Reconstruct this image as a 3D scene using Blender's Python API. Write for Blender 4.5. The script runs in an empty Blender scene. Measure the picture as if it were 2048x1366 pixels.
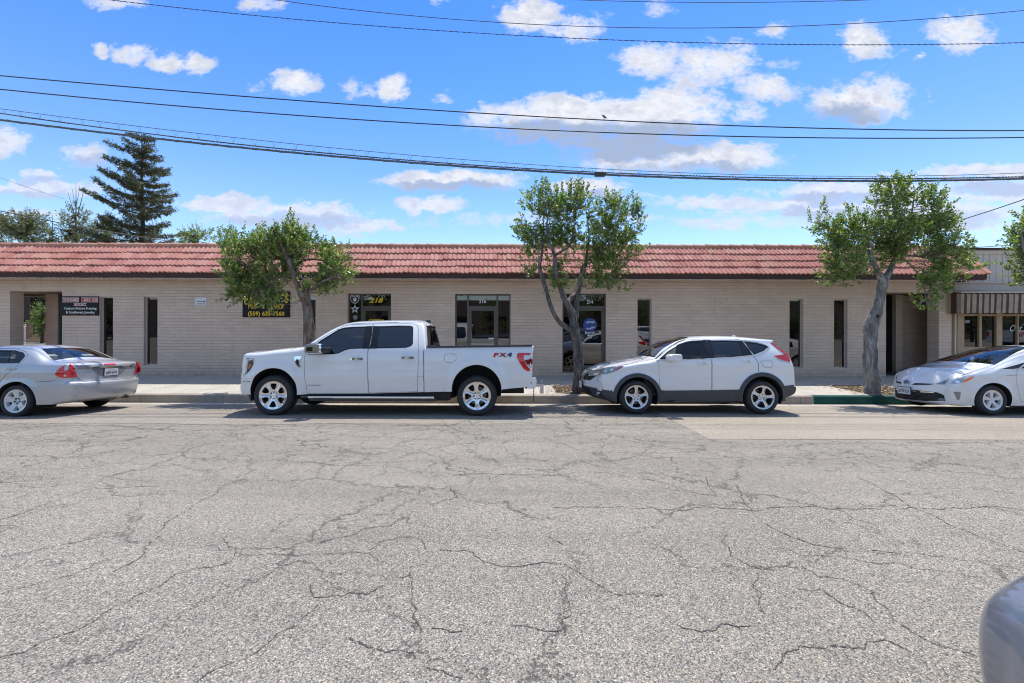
import bpy, bmesh, math, random
import numpy as np
from mathutils import Vector, Matrix
from mathutils.geometry import delaunay_2d_cdt

random.seed(7)
rng = np.random.default_rng(7)
SC = bpy.context.scene
COL = SC.collection
R = math.radians

# ---------------------------------------------------------------- survey of the place
F, YH, H = 820.0, 650.0, 1.863        # focal length (2048 px wide picture), horizon row, eye height over the parking lane
ROLL = 0.0027


def P(px, py, Y):
    """world point at distance Y that the survey photograph shows at (px, py)"""
    x, y = px - 1024, py - YH
    x, y = x + ROLL * y, y - ROLL * x
    return Vector((x * Y / F, Y, H - y * Y / F))


# ---------------------------------------------------------------- camera
cam_d = bpy.data.cameras.new('camera')
cam = bpy.data.objects.new('camera', cam_d)
COL.objects.link(cam)
cam_d.sensor_width = 36
cam_d.lens = F / 2048 * 36
cam_d.shift_y = (YH - 683) / 2048
cam_d.clip_start = 0.05
cam_d.clip_end = 3000
cam.matrix_world = Matrix.Translation((0, 0, H)) @ Matrix.Rotation(R(90), 4, 'X') @ Matrix.Rotation(ROLL, 4, 'Z')
SC.camera = cam


# ---------------------------------------------------------------- shader helpers
class NT:
    def __init__(s, tree):
        s.t = tree

    def n(s, typ, **kw):
        nd = s.t.nodes.new('ShaderNode' + typ)
        for k, v in kw.items():
            setattr(nd, k, v)
        return nd

    def lk(s, a, b):
        s.t.links.new(a, b)

    def put(s, sock, v):
        if isinstance(v, bpy.types.NodeSocket):
            s.lk(v, sock)
        elif v is not None:
            if hasattr(sock.default_value, '__len__') and not hasattr(v, '__len__'):
                v = (v,) * len(sock.default_value)
            if hasattr(v, '__len__') and len(v) == 3 and len(sock.default_value) == 4:
                v = (*v, 1)
            sock.default_value = v

    def m(s, op, a, b=None, c=None, clamp=False):
        nd = s.n('Math', operation=op, use_clamp=clamp)
        s.put(nd.inputs[0], a); s.put(nd.inputs[1], b); s.put(nd.inputs[2], c)
        return nd.outputs[0]

    def v(s, op, a, b=None, c=None):
        nd = s.n('VectorMath', operation=op)
        s.put(nd.inputs[0], a); s.put(nd.inputs[1], b); s.put(nd.inputs[2], c)
        return nd.outputs['Value'] if op in ('DOT_PRODUCT', 'LENGTH', 'DISTANCE') else nd.outputs['Vector']

    def mix(s, fac, a, b, blend='MIX'):
        nd = s.n('Mix', data_type='RGBA', blend_type=blend)
        s.put(nd.inputs[0], fac); s.put(nd.inputs[6], a); s.put(nd.inputs[7], b)
        return nd.outputs[2]

    def noise(s, vec, scale, detail=2, rough=.5, dist=0., dim='3D', out=0):
        nd = s.n('TexNoise', noise_dimensions=dim)
        s.put(nd.inputs['Vector'], vec); nd.inputs['Scale'].default_value = scale
        nd.inputs['Detail'].default_value = detail; nd.inputs['Roughness'].default_value = rough
        nd.inputs['Distortion'].default_value = dist
        return nd.outputs[out]

    def voro(s, vec, scale, feature='F1', dim='2D', out='Distance', rnd=1.):
        nd = s.n('TexVoronoi', feature=feature, voronoi_dimensions=dim)
        s.put(nd.inputs['Vector'], vec); nd.inputs['Scale'].default_value = scale
        nd.inputs['Randomness'].default_value = rnd
        return nd.outputs[out]

    def ramp(s, fac, stops, interp='LINEAR'):
        nd = s.n('ValToRGB')
        cr = nd.color_ramp; cr.interpolation = interp
        while len(cr.elements) < len(stops):
            cr.elements.new(.5)
        for e, (p, c) in zip(cr.elements, stops):
            e.position = p
            e.color = (*c, 1) if hasattr(c, '__len__') else (c, c, c, 1)
        s.put(nd.inputs[0], fac)
        return nd.outputs[0]

    def mapr(s, val, a, b, c=0., d=1., smooth=False):
        nd = s.n('MapRange', interpolation_type='SMOOTHSTEP' if smooth else 'LINEAR')
        s.put(nd.inputs[0], val)
        for i, q in enumerate((a, b, c, d)):
            nd.inputs[i + 1].default_value = q
        return nd.outputs[0]

    def sep(s, vec):
        nd = s.n('SeparateXYZ'); s.put(nd.inputs[0], vec); return nd.outputs

    def comb(s, x, y, z=0.):
        nd = s.n('CombineXYZ')
        for i, q in enumerate((x, y, z)):
            s.put(nd.inputs[i], q)
        return nd.outputs[0]

    def bump(s, h, strength=.5, dist=.01, normal=None):
        nd = s.n('Bump'); nd.inputs['Strength'].default_value = strength; nd.inputs['Distance'].default_value = dist
        s.put(nd.inputs['Height'], h); s.put(nd.inputs['Normal'], normal)
        return nd.outputs[0]


# ---------------------------------------------------------------- sun and sky
SUN_DIR = Vector((0.12, 0.36, 1.0)).normalized()      # towards the sun: high, behind the building, a little to the east
sun_el = math.asin(SUN_DIR.z)
sun_az = math.atan2(SUN_DIR.x, SUN_DIR.y)
sun_d = bpy.data.lights.new('sun', 'SUN')
sun_d.energy = 3.2
sun_d.angle = R(0.53)
sun_d.color = (1.0, .955, .88)
sun = bpy.data.objects.new('sun', sun_d)
COL.objects.link(sun)
sun.rotation_euler = SUN_DIR.to_track_quat('Z', 'Y').to_euler()
sun.location = (0, 0, 40)

SC.view_settings.view_transform = 'Standard'
SC.view_settings.look = 'None'
SC.view_settings.gamma = 1
SC.view_settings.exposure = 0.68
SC.cycles.filter_width = 1.1
SC.cycles.max_bounces = 8
SC.cycles.transparent_max_bounces = 16
SC.cycles.caustics_reflective = False
SC.cycles.caustics_refractive = False
SC.cycles.sample_clamp_indirect = 6

world = bpy.data.worlds.new('World')
SC.world = world
world.use_nodes = True
W = NT(world.node_tree)
world.node_tree.nodes.clear()
wo = W.n('OutputWorld')
bg = W.n('Background')
bg.inputs['Strength'].default_value = 0.145
W.lk(bg.outputs[0], wo.inputs[0])
sky = W.n('TexSky', sky_type='NISHITA', sun_disc=False, sun_elevation=sun_el, sun_rotation=sun_az,
          altitude=120, air_density=1.0, dust_density=.6, ozone_density=2.2)
tc = W.n('TexCoord')
dirv = tc.outputs['Generated']
dx, dy, dz = W.sep(dirv)
# deepen the blue within the view, leave the horizon pale
el = W.m('ARCSINE', dz)
az = W.m('ARCTAN2', dx, dy)
tint = W.ramp(W.mapr(el, 0.0, 1.5), [(0, (.92, .93, .96)), (.125, (.74, .84, .95)), (.22, (.52, .73, .99)), (.33, (.36, .65, 1.05)), (.44, (.24, .54, 1.05)), (.62, (.86, .92, .98)), (1, (.98, .97, .95))])
tint = W.mix(W.mapr(dy, .25, -.35), tint, (.93, .94, .96))  # unseen sky above the view and behind is paled to cut the blue light
skyc = W.mix(1.0, sky.outputs[0], tint, 'MULTIPLY')

# clouds: soft-edged banks at fixed bearings and heights, broken up by noise; (bearing/height picked on the survey picture)
CLOUDS = [  # px, py, rx, ry, weight
    (1060, 28, 78, 42, 1.1), (1155, 55, 95, 34, 0.95), (1215, 40, 38, 30, 0.45), (1320, 18, 45, 20, 0.5), (520, 8, 55, 22, 0.75), (235, 4, 85, 18, 0.7), (880, 3, 25, 12, 0.5),
    (1295, 118, 85, 42, 1), (1430, 128, 110, 52, 1.05), (1535, 172, 82, 38, 0.95), (1380, 165, 70, 30, 0.7), (1565, 130, 45, 24, 0.55),
    (1190, 240, 285, 62, 1.5), (1345, 218, 145, 52, 1.3), (1010, 232, 85, 44, 1.1), (1490, 226, 50, 28, 0.7), (1230, 285, 170, 34, 1.1),
    (1335, 318, 225, 40, 1.25), (1480, 312, 120, 32, 1),
    (1725, 78, 62, 44, 1.05), (1765, 98, 45, 24, 0.6), (1918, 66, 80, 46, 1.1), (1965, 75, 45, 26, 0.6), (1840, 110, 22, 15, 0.75), (1555, 65, 36, 26, 0.75),
    (1725, 205, 130, 50, 1.15), (1780, 172, 55, 36, 0.8), (1840, 190, 50, 22, 0.5),
    (200, 103, 26, 17, 0.75), (270, 108, 55, 26, 0.85), (330, 124, 50, 22, 0.9), (392, 126, 44, 24, 0.95),
    (592, 165, 62, 34, 1.05), (520, 178, 30, 16, 0.45), (786, 176, 44, 34, 1.05), (740, 185, 30, 14, 0.5), (700, 175, 30, 22, 0.5), (888, 194, 20, 14, 0.5),
    (12, 285, 62, 40, 1.1), (165, 311, 62, 26, 0.85), (75, 352, 50, 25.8, 1.42),
    (905, 362, 178, 24.6, 1.28), (1170, 374, 103, 22.4, 1.15), (860, 410, 84, 23.5, 1.15),
    (60, 378, 184, 22.4, 1.15), (445, 408, 119, 22.4, 1.28), (580, 432, 205, 33.6, 1.28), (715, 452, 151, 19, 1.01), (60, 430, 151, 15.7, 0.68),
    (1985, 342, 205, 20.2, 1.15), (1740, 384, 238, 26.9, 1.35), (1975, 385, 162, 30.2, 1.35), (1425, 404, 184, 19, 0.94), (1650, 412, 205, 28, 1.22), (1860, 428, 313, 35.8, 1.22),
    (1000, 440, 162, 17.9, 0.54), (1500, 445, 238, 20.2, 0.74),
    (1780, 352, 120, 12, .8), (1560, 380, 90, 12, .7), (1330, 395, 120, 12, .7), (1950, 450, 180, 16, .9), (1480, 425, 130, 12, .7), (330, 400, 70, 12, .6), (980, 372, 90, 12, .8), (640, 470, 120, 10, .5), (1290, 440, 110, 10, .5),
]
SHADES = [(1190, 285, 250, 46, 1.), (1080, 275, 150, 44, .9), (1340, 268, 150, 30, .5), (1690, 232, 90, 26, .55), (1390, 338, 190, 20, .45), (575, 444, 180, 20, .8), (1690, 396, 150, 17, .9),
          (1985, 378, 110, 17, .9), (905, 374, 150, 14, .8), (1840, 440, 260, 20, .6), (1660, 424, 160, 12, .6), (75, 362, 60, 14, .6), (170, 322, 60, 14, .5), (30, 392, 150, 12, .5), (1160, 388, 90, 8, .6)]


def bearing(px, py):
    """slopes (east, up) per unit north of the line of sight"""
    d = P(px, py, 1.0) - Vector((0, 0, H))
    return d.x, d.z


ny = W.m('MAXIMUM', dy, .06)
base_v = W.comb(W.m('DIVIDE', dx, ny), W.m('DIVIDE', dz, ny), 0.)
nvec = W.v('MULTIPLY', base_v, (1., 1.6, 1.))
n1 = W.noise(nvec, 6.5, 5, .6, .25)
n2 = W.noise(nvec, 22., 5, .62, .3)
n3 = W.noise(nvec, 75., 4, .65, .2)
wob = W.v('MULTIPLY_ADD', W.noise(nvec, 17., 4, .6, out=1), (.085, .06, 0.), (-.0425, -.03, 0.))
base_w = W.v('ADD', base_v, wob)


def blobs(lst, vec):
    acc = None
    for (px, py, rx, ry, w) in lst:
        a, e = bearing(px, py)
        sa, se = F / rx, F / ry
        q = W.v('MULTIPLY_ADD', vec, (sa, se, 0.), (-a * sa, -e * se, 0.))
        d = W.v('DOT_PRODUCT', q, q)
        f = W.m('MULTIPLY_ADD', d, -w, w)
        acc = f if acc is None else W.m('SMOOTH_MAX', acc, f, .15)
    return acc


cl = blobs(CLOUDS, base_w)
cl = W.m('MINIMUM', W.m('MAXIMUM', cl, -1.3), 1.0)
fb = W.m('ADD', W.m('MULTIPLY_ADD', n1, 2.0, -1.04), W.m('ADD', W.m('MULTIPLY_ADD', n2, 1.6, -.84), W.m('MULTIPLY_ADD', n3, .7, -.37)))
dens = W.m('ADD', cl, fb)
# behind the viewer the same kind of scattered cumulus, from noise alone
rear = W.mapr(dy, .12, -.05)
rear_d = W.m('MULTIPLY_ADD', W.noise(W.v('MULTIPLY', dirv, (2.2, 2.2, 4.5)), 2.1, 5, .6), 4.2, -2.35)
dens = W.m('ADD', W.m('MULTIPLY', dens, W.m('SUBTRACT', 1., rear)), W.m('MULTIPLY', rear_d, rear))
dens = W.m('MULTIPLY', dens, W.mapr(el, 0.0, .06))
alpha = W.mapr(dens, .0, .92, 0., .97, True)
low = W.mapr(el, .36, .16)          # thin low banks take the colour of the air
alpha = W.m('MULTIPLY', alpha, W.m('MULTIPLY_ADD', low, -.22, 1.))
shade = W.mapr(W.m('ADD', blobs(SHADES, base_w), W.m('MULTIPLY', fb, .5)), -.45, .55, 0., 1., True)
soft = W.mapr(W.m('ADD', W.m('MULTIPLY', n2, .8), W.m('MULTIPLY', n1, .5)), .48, .80, .05, .65)
shade = W.m('MAXIMUM', shade, soft)
ccol = W.mix(shade, (4.9, 4.75, 4.65), (1.75, 2.15, 2.95))
ccol = W.mix(W.m('MULTIPLY', low, .5), ccol, (3.4, 3.4, 4.2))
fin = W.mix(alpha, skyc, ccol)
W.lk(fin, bg.inputs['Color'])

# ================================================================ mesh helpers
def tag(o, label=None, cat=None, group=None, kind=None):
    if label: o['label'] = label
    if cat: o['category'] = cat
    if group: o['group'] = group
    if kind: o['kind'] = kind
    return o


def link(o, parent=None):
    COL.objects.link(o)
    if parent is not None:
        o.parent = parent
    return o


def empty(name, loc=(0, 0, 0), rot=(0, 0, 0)):
    o = bpy.data.objects.new(name, None)
    o.empty_display_size = .3
    o.location = loc
    o.rotation_euler = rot
    return link(o)


class MB:
    """collects shapes into ONE mesh"""

    def __init__(s):
        s.v, s.f, s.mi, s.cur = [], [], [], 0

    def add(s, vs, fs, mi=None):
        o = len(s.v)
        s.v.extend([tuple(p) for p in vs])
        for f in fs:
            s.f.append(tuple(i + o for i in f))
            s.mi.append(s.cur if mi is None else mi)
        return s

    def box(s, x0, x1, y0, y1, z0, z1, M=None, mi=None):
        vs = [(x, y, z) for z in (z0, z1) for y in (y0, y1) for x in (x0, x1)]
        if M is not None:
            vs = [M @ Vector(p) for p in vs]
        return s.add(vs, [(0, 2, 3, 1), (4, 5, 7, 6), (0, 1, 5, 4), (2, 6, 7, 3), (0, 4, 6, 2), (1, 3, 7, 5)], mi)

    def quad(s, a, b, c, d, mi=None):
        return s.add([a, b, c, d], [(0, 1, 2, 3)], mi)

    def tube(s, path, rad, n=8, caps=True, mi=None):
        path = [Vector(p) for p in path]
        if not hasattr(rad, '__len__'):
            rad = [rad] * len(path)
        vs, fs = [], []
        ref = None
        for i, p in enumerate(path):
            t = (path[min(i + 1, len(path) - 1)] - path[max(i - 1, 0)]).normalized()
            if ref is None:
                ref = Vector((0, 0, 1)) if abs(t.z) < .9 else Vector((1, 0, 0))
            a = (ref - t * ref.dot(t)).normalized()
            ref = a
            b = t.cross(a)
            for k in range(n):
                q = 2 * math.pi * k / n
                vs.append(p + (a * math.cos(q) + b * math.sin(q)) * rad[i])
        for i in range(len(path) - 1):
            for k in range(n):
                k2 = (k + 1) % n
                fs.append((i * n + k, i * n + k2, (i + 1) * n + k2, (i + 1) * n + k))
        if caps:
            fs.append(tuple(range(n - 1, -1, -1)))
            fs.append(tuple((len(path) - 1) * n + k for k in range(n)))
        return s.add(vs, fs, mi)

    def lathe(s, prof, n=40, mi=None, M=None):
        """profile of (radius, y) turned about the local Y axis"""
        vs, fs = [], []
        for (r, y) in prof:
            for k in range(n):
                q = 2 * math.pi * k / n
                vs.append(Vector((r * math.cos(q), y, r * math.sin(q))))
        for i in range(len(prof) - 1):
            for k in range(n):
                k2 = (k + 1) % n
                fs.append((i * n + k, (i + 1) * n + k, (i + 1) * n + k2, i * n + k2))
        if M is not None:
            vs = [M @ p for p in vs]
        return s.add(vs, fs, mi)

    def ball(s, c, r, n=8, mi=None, sc=(1, 1, 1)):
        c = Vector(c)
        vs, fs = [], []
        m = max(3, n // 2)
        for i in range(m + 1):
            th = math.pi * i / m
            for k in range(n):
                q = 2 * math.pi * k / n
                vs.append(c + Vector((r * sc[0] * math.sin(th) * math.cos(q), r * sc[1] * math.sin(th) * math.sin(q), r * sc[2] * math.cos(th))))
        for i in range(m):
            for k in range(n):
                k2 = (k + 1) % n
                fs.append((i * n + k, (i + 1) * n + k, (i + 1) * n + k2, i * n + k2))
        return s.add(vs, fs, mi)

    def prism(s, poly, t0, t1, fn, mi=None):
        """polygon (a,b) extruded from depth t0 to t1, fn(a,b,t) -> point"""
        n = len(poly)
        vs = [fn(a, b, t0) for a, b in poly] + [fn(a, b, t1) for a, b in poly]
        fs = [tuple(range(n)), tuple(range(2 * n - 1, n - 1, -1))]
        fs += [(i, (i + 1) % n + 0, (i + 1) % n + n, i + n) for i in range(n)]
        return s.add(vs, fs, mi)

    def build(s, name, mats, parent=None, smooth=None, weld=False, recalc=True, bevel=0.):
        me = bpy.data.meshes.new(name)
        me.from_pydata([tuple(p) for p in s.v], [], s.f)
        mats = mats if isinstance(mats, (list, tuple)) else [mats]
        for m in mats:
            me.materials.append(m)
        if len(mats) > 1:
            me.polygons.foreach_set('material_index', s.mi)
        if weld or recalc or bevel:
            bm = bmesh.new()
            bm.from_mesh(me)
            if weld:
                bmesh.ops.remove_doubles(bm, verts=bm.verts, dist=2e-4)
            if recalc:
                bmesh.ops.recalc_face_normals(bm, faces=bm.faces)
            if bevel:
                es = [e for e in bm.edges if len(e.link_faces) == 2 and e.calc_face_angle(0) > .6]
                bmesh.ops.bevel(bm, geom=es, offset=bevel, segments=2, affect='EDGES', profile=.6)
            bm.to_mesh(me)
            bm.free()
        if smooth is not None:
            me.polygons.foreach_set('use_smooth', [True] * len(me.polygons))
            if smooth < 180:
                me.set_sharp_from_angle(angle=R(smooth))
        me.update()
        o = bpy.data.objects.new(name, me)
        return link(o, parent)


def inside(pts, poly):
    x, y = pts[:, 0], pts[:, 1]
    c = np.zeros(len(pts), bool)
    n = len(poly)
    for i in range(n):
        x0, y0 = poly[i]
        x1, y1 = poly[(i + 1) % n]
        if y0 == y1:
            continue
        k = (y0 > y) != (y1 > y)
        c ^= k & (x < (x1 - x0) * (y - y0) / (y1 - y0) + x0)
    return c


def seg_dist(pts, a, b):
    """distance of every point to segments a[i]-b[i] -> (min distance, index)"""
    d = b - a
    L = np.maximum((d ** 2).sum(1), 1e-12)
    best = np.full(len(pts), 1e9)
    idx = np.zeros(len(pts), int)
    for i in range(len(a)):
        t = np.clip(((pts - a[i]) @ d[i]) / L[i], 0, 1)
        q = np.hypot(*(pts - a[i] - t[:, None] * d[i]).T)
        k = q < best
        best[k] = q[k]
        idx[k] = i
    return best, idx


def resample(poly, step, closed=True):
    out = []
    n = len(poly)
    for i in range(n if closed else n - 1):
        a, b = np.array(poly[i], float), np.array(poly[(i + 1) % n], float)
        k = max(1, int(math.ceil(np.hypot(*(b - a)) / step)))
        for j in range(k):
            out.append(tuple(a + (b - a) * j / k))
    if not closed:
        out.append(tuple(poly[-1]))
    return out


def chaikin(pts, it=2, closed=False):
    pts = [np.array(p, float) for p in pts]
    for _ in range(it):
        out = [] if closed else [pts[0]]
        n = len(pts)
        for i in range(n if closed else n - 1):
            a, b = pts[i], pts[(i + 1) % n]
            out += [a * .75 + b * .25, a * .25 + b * .75]
        if not closed:
            out.append(pts[-1])
        pts = out
    return [tuple(p) for p in pts]


def grow(poly, d):
    """offset a polygon outwards by d (negative: inwards)"""
    p = np.array(poly, float)
    area = .5 * np.sum(p[:, 0] * np.roll(p[:, 1], -1) - np.roll(p[:, 0], -1) * p[:, 1])
    e = np.roll(p, -1, 0) - p
    e /= np.maximum(np.hypot(*e.T), 1e-9)[:, None]
    nrm = np.stack([e[:, 1], -e[:, 0]], 1) * (1 if area > 0 else -1)
    m = nrm + np.roll(nrm, 1, 0)
    m /= np.maximum((m ** 2).sum(1), .35)[:, None]
    return [tuple(q) for q in p + 2 * d * m]


def region(outer, holes=(), step=.08, extra=None):
    """triangulated 2D region with inner sample points -> (N x 2 array, faces)"""
    vs, es = [], []
    for lp in [outer] + list(holes):
        lp = resample(lp, step)
        o = len(vs)
        vs += lp
        es += [(o + i, o + (i + 1) % len(lp)) for i in range(len(lp))]
    bd = np.array(vs)
    lo, hi = bd.min(0), bd.max(0)
    gx, gy = np.arange(lo[0] + step / 2, hi[0], step), np.arange(lo[1] + step / 2, hi[1], step)
    if len(gx) and len(gy):
        g = np.stack(np.meshgrid(gx, gy), -1).reshape(-1, 2)
        g[:, 0] += (np.floor((g[:, 1] - lo[1]) / step) % 2) * step * .5
        if extra is not None:
            g = np.vstack([np.array(extra).reshape(-1, 2), g])
        k = inside(g, outer)
        for h in holes:
            k &= ~inside(g, h)
        g = g[k]
        if len(g):
            d, _ = seg_dist(g, bd[[e[0] for e in es]], bd[[e[1] for e in es]])
            g = g[d > .3 * step] if extra is None else g[d > .004]
            vs += [tuple(q) for q in g]
    res = delaunay_2d_cdt([Vector(q) for q in vs], es, [], 0, 1e-6)
    v2 = np.array([tuple(q) for q in res[0]])
    fs = [f for f in res[2]]
    cen = np.array([v2[list(f)].mean(0) for f in fs])
    k = inside(cen, outer)
    for h in holes:
        k &= ~inside(cen, h)
    fs = [tuple(f) for f, q in zip(fs, k) if q]
    return v2, fs


def text_mesh(s, fit_w=None, fit_h=None, bold=0., shear=0., depth=.002, spacing=1.):
    cu = bpy.data.curves.new('lettering', 'FONT')
    cu.body = s
    cu.size = 1
    cu.offset = bold
    cu.shear = shear
    cu.extrude = 0
    cu.resolution_u = 2
    cu.space_character = spacing
    cu.align_x = 'CENTER'
    ob = bpy.data.objects.new('lettering', cu)
    COL.objects.link(ob)
    dg = bpy.context.evaluated_depsgraph_get()
    me = bpy.data.meshes.new_from_object(ob.evaluated_get(dg))
    v = np.array([tuple(q.co) for q in me.vertices])
    f = [tuple(p.vertices) for p in me.polygons]
    bpy.data.objects.remove(ob)
    bpy.data.curves.remove(cu)
    bpy.data.meshes.remove(me)
    lo, hi = v.min(0), v.max(0)
    v = v - (lo + hi) / 2
    sx = fit_w / (hi[0] - lo[0]) if fit_w else None
    sy = fit_h / (hi[1] - lo[1]) if fit_h else None
    sx = sx or sy
    sy = sy or sx
    v[:, 0] *= sx
    v[:, 1] *= sy
    v[:, 2] = 0
    return v, f


def text(s, M, mat, parent=None, name='lettering', **kw):
    """raised writing as its own little mesh; M carries the text plane (x right, y up, z out)"""
    v, f = text_mesh(s, **kw)
    mb = MB()
    mb.add([M @ Vector(q) for q in v], f)
    return mb.build(name, mat, parent, recalc=False)


def wallM(x, y, z):
    return Matrix.Translation((x, y, z)) @ Matrix.Rotation(R(90), 4, 'X')


def kids(o):
    return [c for c in bpy.data.objects if c.parent == o]


def copy_tree(o, parent=None):
    c = o.copy()
    COL.objects.link(c)
    c.parent = parent
    for ch in kids(o):
        copy_tree(ch, c)
    return c


# ================================================================ materials
def pmat(name, col=(.5, .5, .5), rough=.5, metal=0., spec=.5, coat=0., **kw):
    m = bpy.data.materials.new(name)
    m.use_nodes = True
    nt = NT(m.node_tree)
    b = m.node_tree.nodes['Principled BSDF']
    b.inputs['Base Color'].default_value = (*col, 1)
    b.inputs['Roughness'].default_value = rough
    b.inputs['Metallic'].default_value = metal
    b.inputs['Specular IOR Level'].default_value = spec
    b.inputs['Coat Weight'].default_value = coat
    b.inputs['Coat Roughness'].default_value = .03
    for k, v in kw.items():
        b.inputs[k.replace('_', ' ')].default_value = v
    return m, nt, b


def varied(name, col, rough=.5, amp=.12, scale=6., bump=0., bscale=60., **kw):
    """plain surface with slow tone drift, fine grain and a little relief"""
    m, nt, b = pmat(name, col, rough, **kw)
    oc = nt.n('TexCoord').outputs['Object']
    n = nt.noise(oc, scale, 5, .6)
    f = nt.mapr(n, .3, .7, 1 - amp, 1 + amp)
    c = nt.mix(1., col, nt.comb(f, f, f), 'MULTIPLY')
    nt.lk(c, b.inputs['Base Color'])
    nt.lk(nt.mapr(n, .3, .7, max(0, rough - .06), min(1, rough + .06)), b.inputs['Roughness'])
    if bump:
        nt.lk(nt.bump(nt.noise(oc, bscale, 4, .6), bump, .004), b.inputs['Normal'])
    return m


MAT = {}


def car_paint(name, col, rough, metal=0., dust=.30):
    """clear-coated paint with road dust gathering along the lower body"""
    m, nt, b = pmat(name, col, rough, metal=metal, coat=1.)
    oc = nt.n('TexCoord').outputs['Object']
    z = nt.sep(oc)[2]
    n = nt.noise(nt.v('MULTIPLY', oc, (1.4, 1.4, 3.)), 2.2, 5, .65)
    d = nt.m('MULTIPLY', nt.mapr(z, .85, .25), nt.mapr(n, .35, .70, .25, 1.))
    d = nt.m('MAXIMUM', d, nt.mapr(nt.noise(oc, 5., 5, .7), .62, .80, 0., .16))
    nt.lk(nt.mix(nt.m('MULTIPLY', d, dust), col, (.36, .31, .25)), b.inputs['Base Color'])
    nt.lk(nt.m('MULTIPLY_ADD', d, .5, .03), b.inputs['Coat Roughness'])
    nt.lk(nt.m('MULTIPLY_ADD', d, -.6, 1.), b.inputs['Coat Weight'])
    return m


MAT['white_paint'] = car_paint('white_paint', (.80, .80, .79), .35)
MAT['silver_paint'] = car_paint('silver_paint', (.50, .51, .53), .38, .45, .25)
MAT['grey_paint'] = pmat('grey_paint', (.2, .21, .23), .35, metal=.4, coat=1.)[0]
MAT['chrome'] = pmat('chrome', (.78, .79, .8), .09, metal=1.)[0]
MAT['alloy'] = pmat('alloy', (.62, .62, .63), .22, metal=.9)[0]
MAT['alloy_polished'] = pmat('alloy_polished', (.74, .74, .75), .13, metal=1.)[0]
MAT['alloy_dark'] = pmat('alloy_dark', (.07, .072, .08), .35, metal=.4)[0]
MAT['alloy_painted'] = pmat('alloy_painted', (.66, .67, .69), .35, metal=.25, coat=.4)[0]
MAT['rubber'] = varied('rubber', (.026, .026, .028), .72, .3, 9., bump=.15, bscale=120)
MAT['trim'] = varied('trim', (.035, .036, .04), .5, .2, 8.)
MAT['cladding'] = varied('cladding', (.055, .057, .063), .55, .15, 7.)
MAT['gloss_black'] = pmat('gloss_black', (.012, .013, .016), .12)[0]
MAT['dark'] = pmat('dark', (.012, .012, .013), .8)[0]
MAT['undercarriage'] = varied('undercarriage', (.03, .029, .027), .8, .35, 5.)
MAT['muffler'] = varied('muffler', (.17, .15, .12), .55, .25, 9., metal=.5)
MAT['interior'] = varied('interior', (.16, .155, .15), .8, .1, 5.)
MAT['interior_pale'] = varied('interior_pale', (.42, .42, .40), .8, .1, 5.)
MAT['interior_dark'] = varied('interior_dark', (.05, .05, .052), .8, .1, 5.)
MAT['red_lens'] = pmat('red_lens', (.66, .010, .014), .12, coat=1.)[0]
MAT['dark_red_lens'] = pmat('dark_red_lens', (.14, .004, .006), .12, coat=1.)[0]
MAT['clear_lens'] = pmat('clear_lens', (.60, .62, .65), .12, metal=.1, coat=1.)[0]
MAT['lamp_lens'] = pmat('lamp_lens', (.27, .29, .32), .1, metal=.55, coat=1.)[0]
MAT['amber_lens'] = pmat('amber_lens', (.85, .18, .01), .15, coat=1.)[0]
MAT['white_sign'] = pmat('white_sign', (.72, .73, .74), .4)[0]
MAT['black_sign'] = varied('black_sign', (.006, .006, .009), .5, .2, 3., spec=.25)
MAT['yellow'] = pmat('yellow', (.78, .52, .015), .45)[0]
MAT['red_ink'] = pmat('red_ink', (.55, .02, .025), .45)[0]
MAT['blue_ink'] = pmat('blue_ink', (.02, .06, .28), .4)[0]
MAT['navy_ink'] = pmat('navy_ink', (.02, .035, .12), .45)[0]
MAT['white_ink'] = pmat('white_ink', (.78, .78, .76), .5)[0]
MAT['pale_ink'] = pmat('pale_ink', (.42, .45, .50), .5)[0]
MAT['grey_ink'] = pmat('grey_ink', (.22, .23, .25), .5)[0]
MAT['black_ink'] = pmat('black_ink', (.012, .012, .014), .5)[0]


def glass_mat(name, tintc, refl=1.5, rough=0.):
    m = bpy.data.materials.new(name)
    m.use_nodes = True
    nt = NT(m.node_tree)
    m.node_tree.nodes.clear()
    o = nt.n('OutputMaterial')
    tr = nt.n('BsdfTransparent'); tr.inputs[0].default_value = (*tintc, 1)
    gl = nt.n('BsdfGlossy'); gl.inputs[0].default_value = (1, 1, 1, 1); gl.inputs['Roughness'].default_value = rough
    fr = nt.n('Fresnel'); fr.inputs[0].default_value = refl
    mx = nt.n('MixShader')
    nt.lk(fr.outputs[0], mx.inputs[0]); nt.lk(tr.outputs[0], mx.inputs[1]); nt.lk(gl.outputs[0], mx.inputs[2])
    nt.lk(mx.outputs[0], o.inputs[0])
    return m


MAT['glass'] = glass_mat('glass', (.80, .87, .85), 1.6)
MAT['glass_tint'] = glass_mat('glass_tint', (.11, .12, .13), 1.85)
MAT['glass_dark'] = glass_mat('glass_dark', (.015, .017, .022), 2.0)
MAT['glass_window'] = glass_mat('glass_window', (.62, .66, .70), 1.9)
MAT['glass_shop'] = glass_mat('glass_shop', (.30, .31, .32), 1.95)

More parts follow.
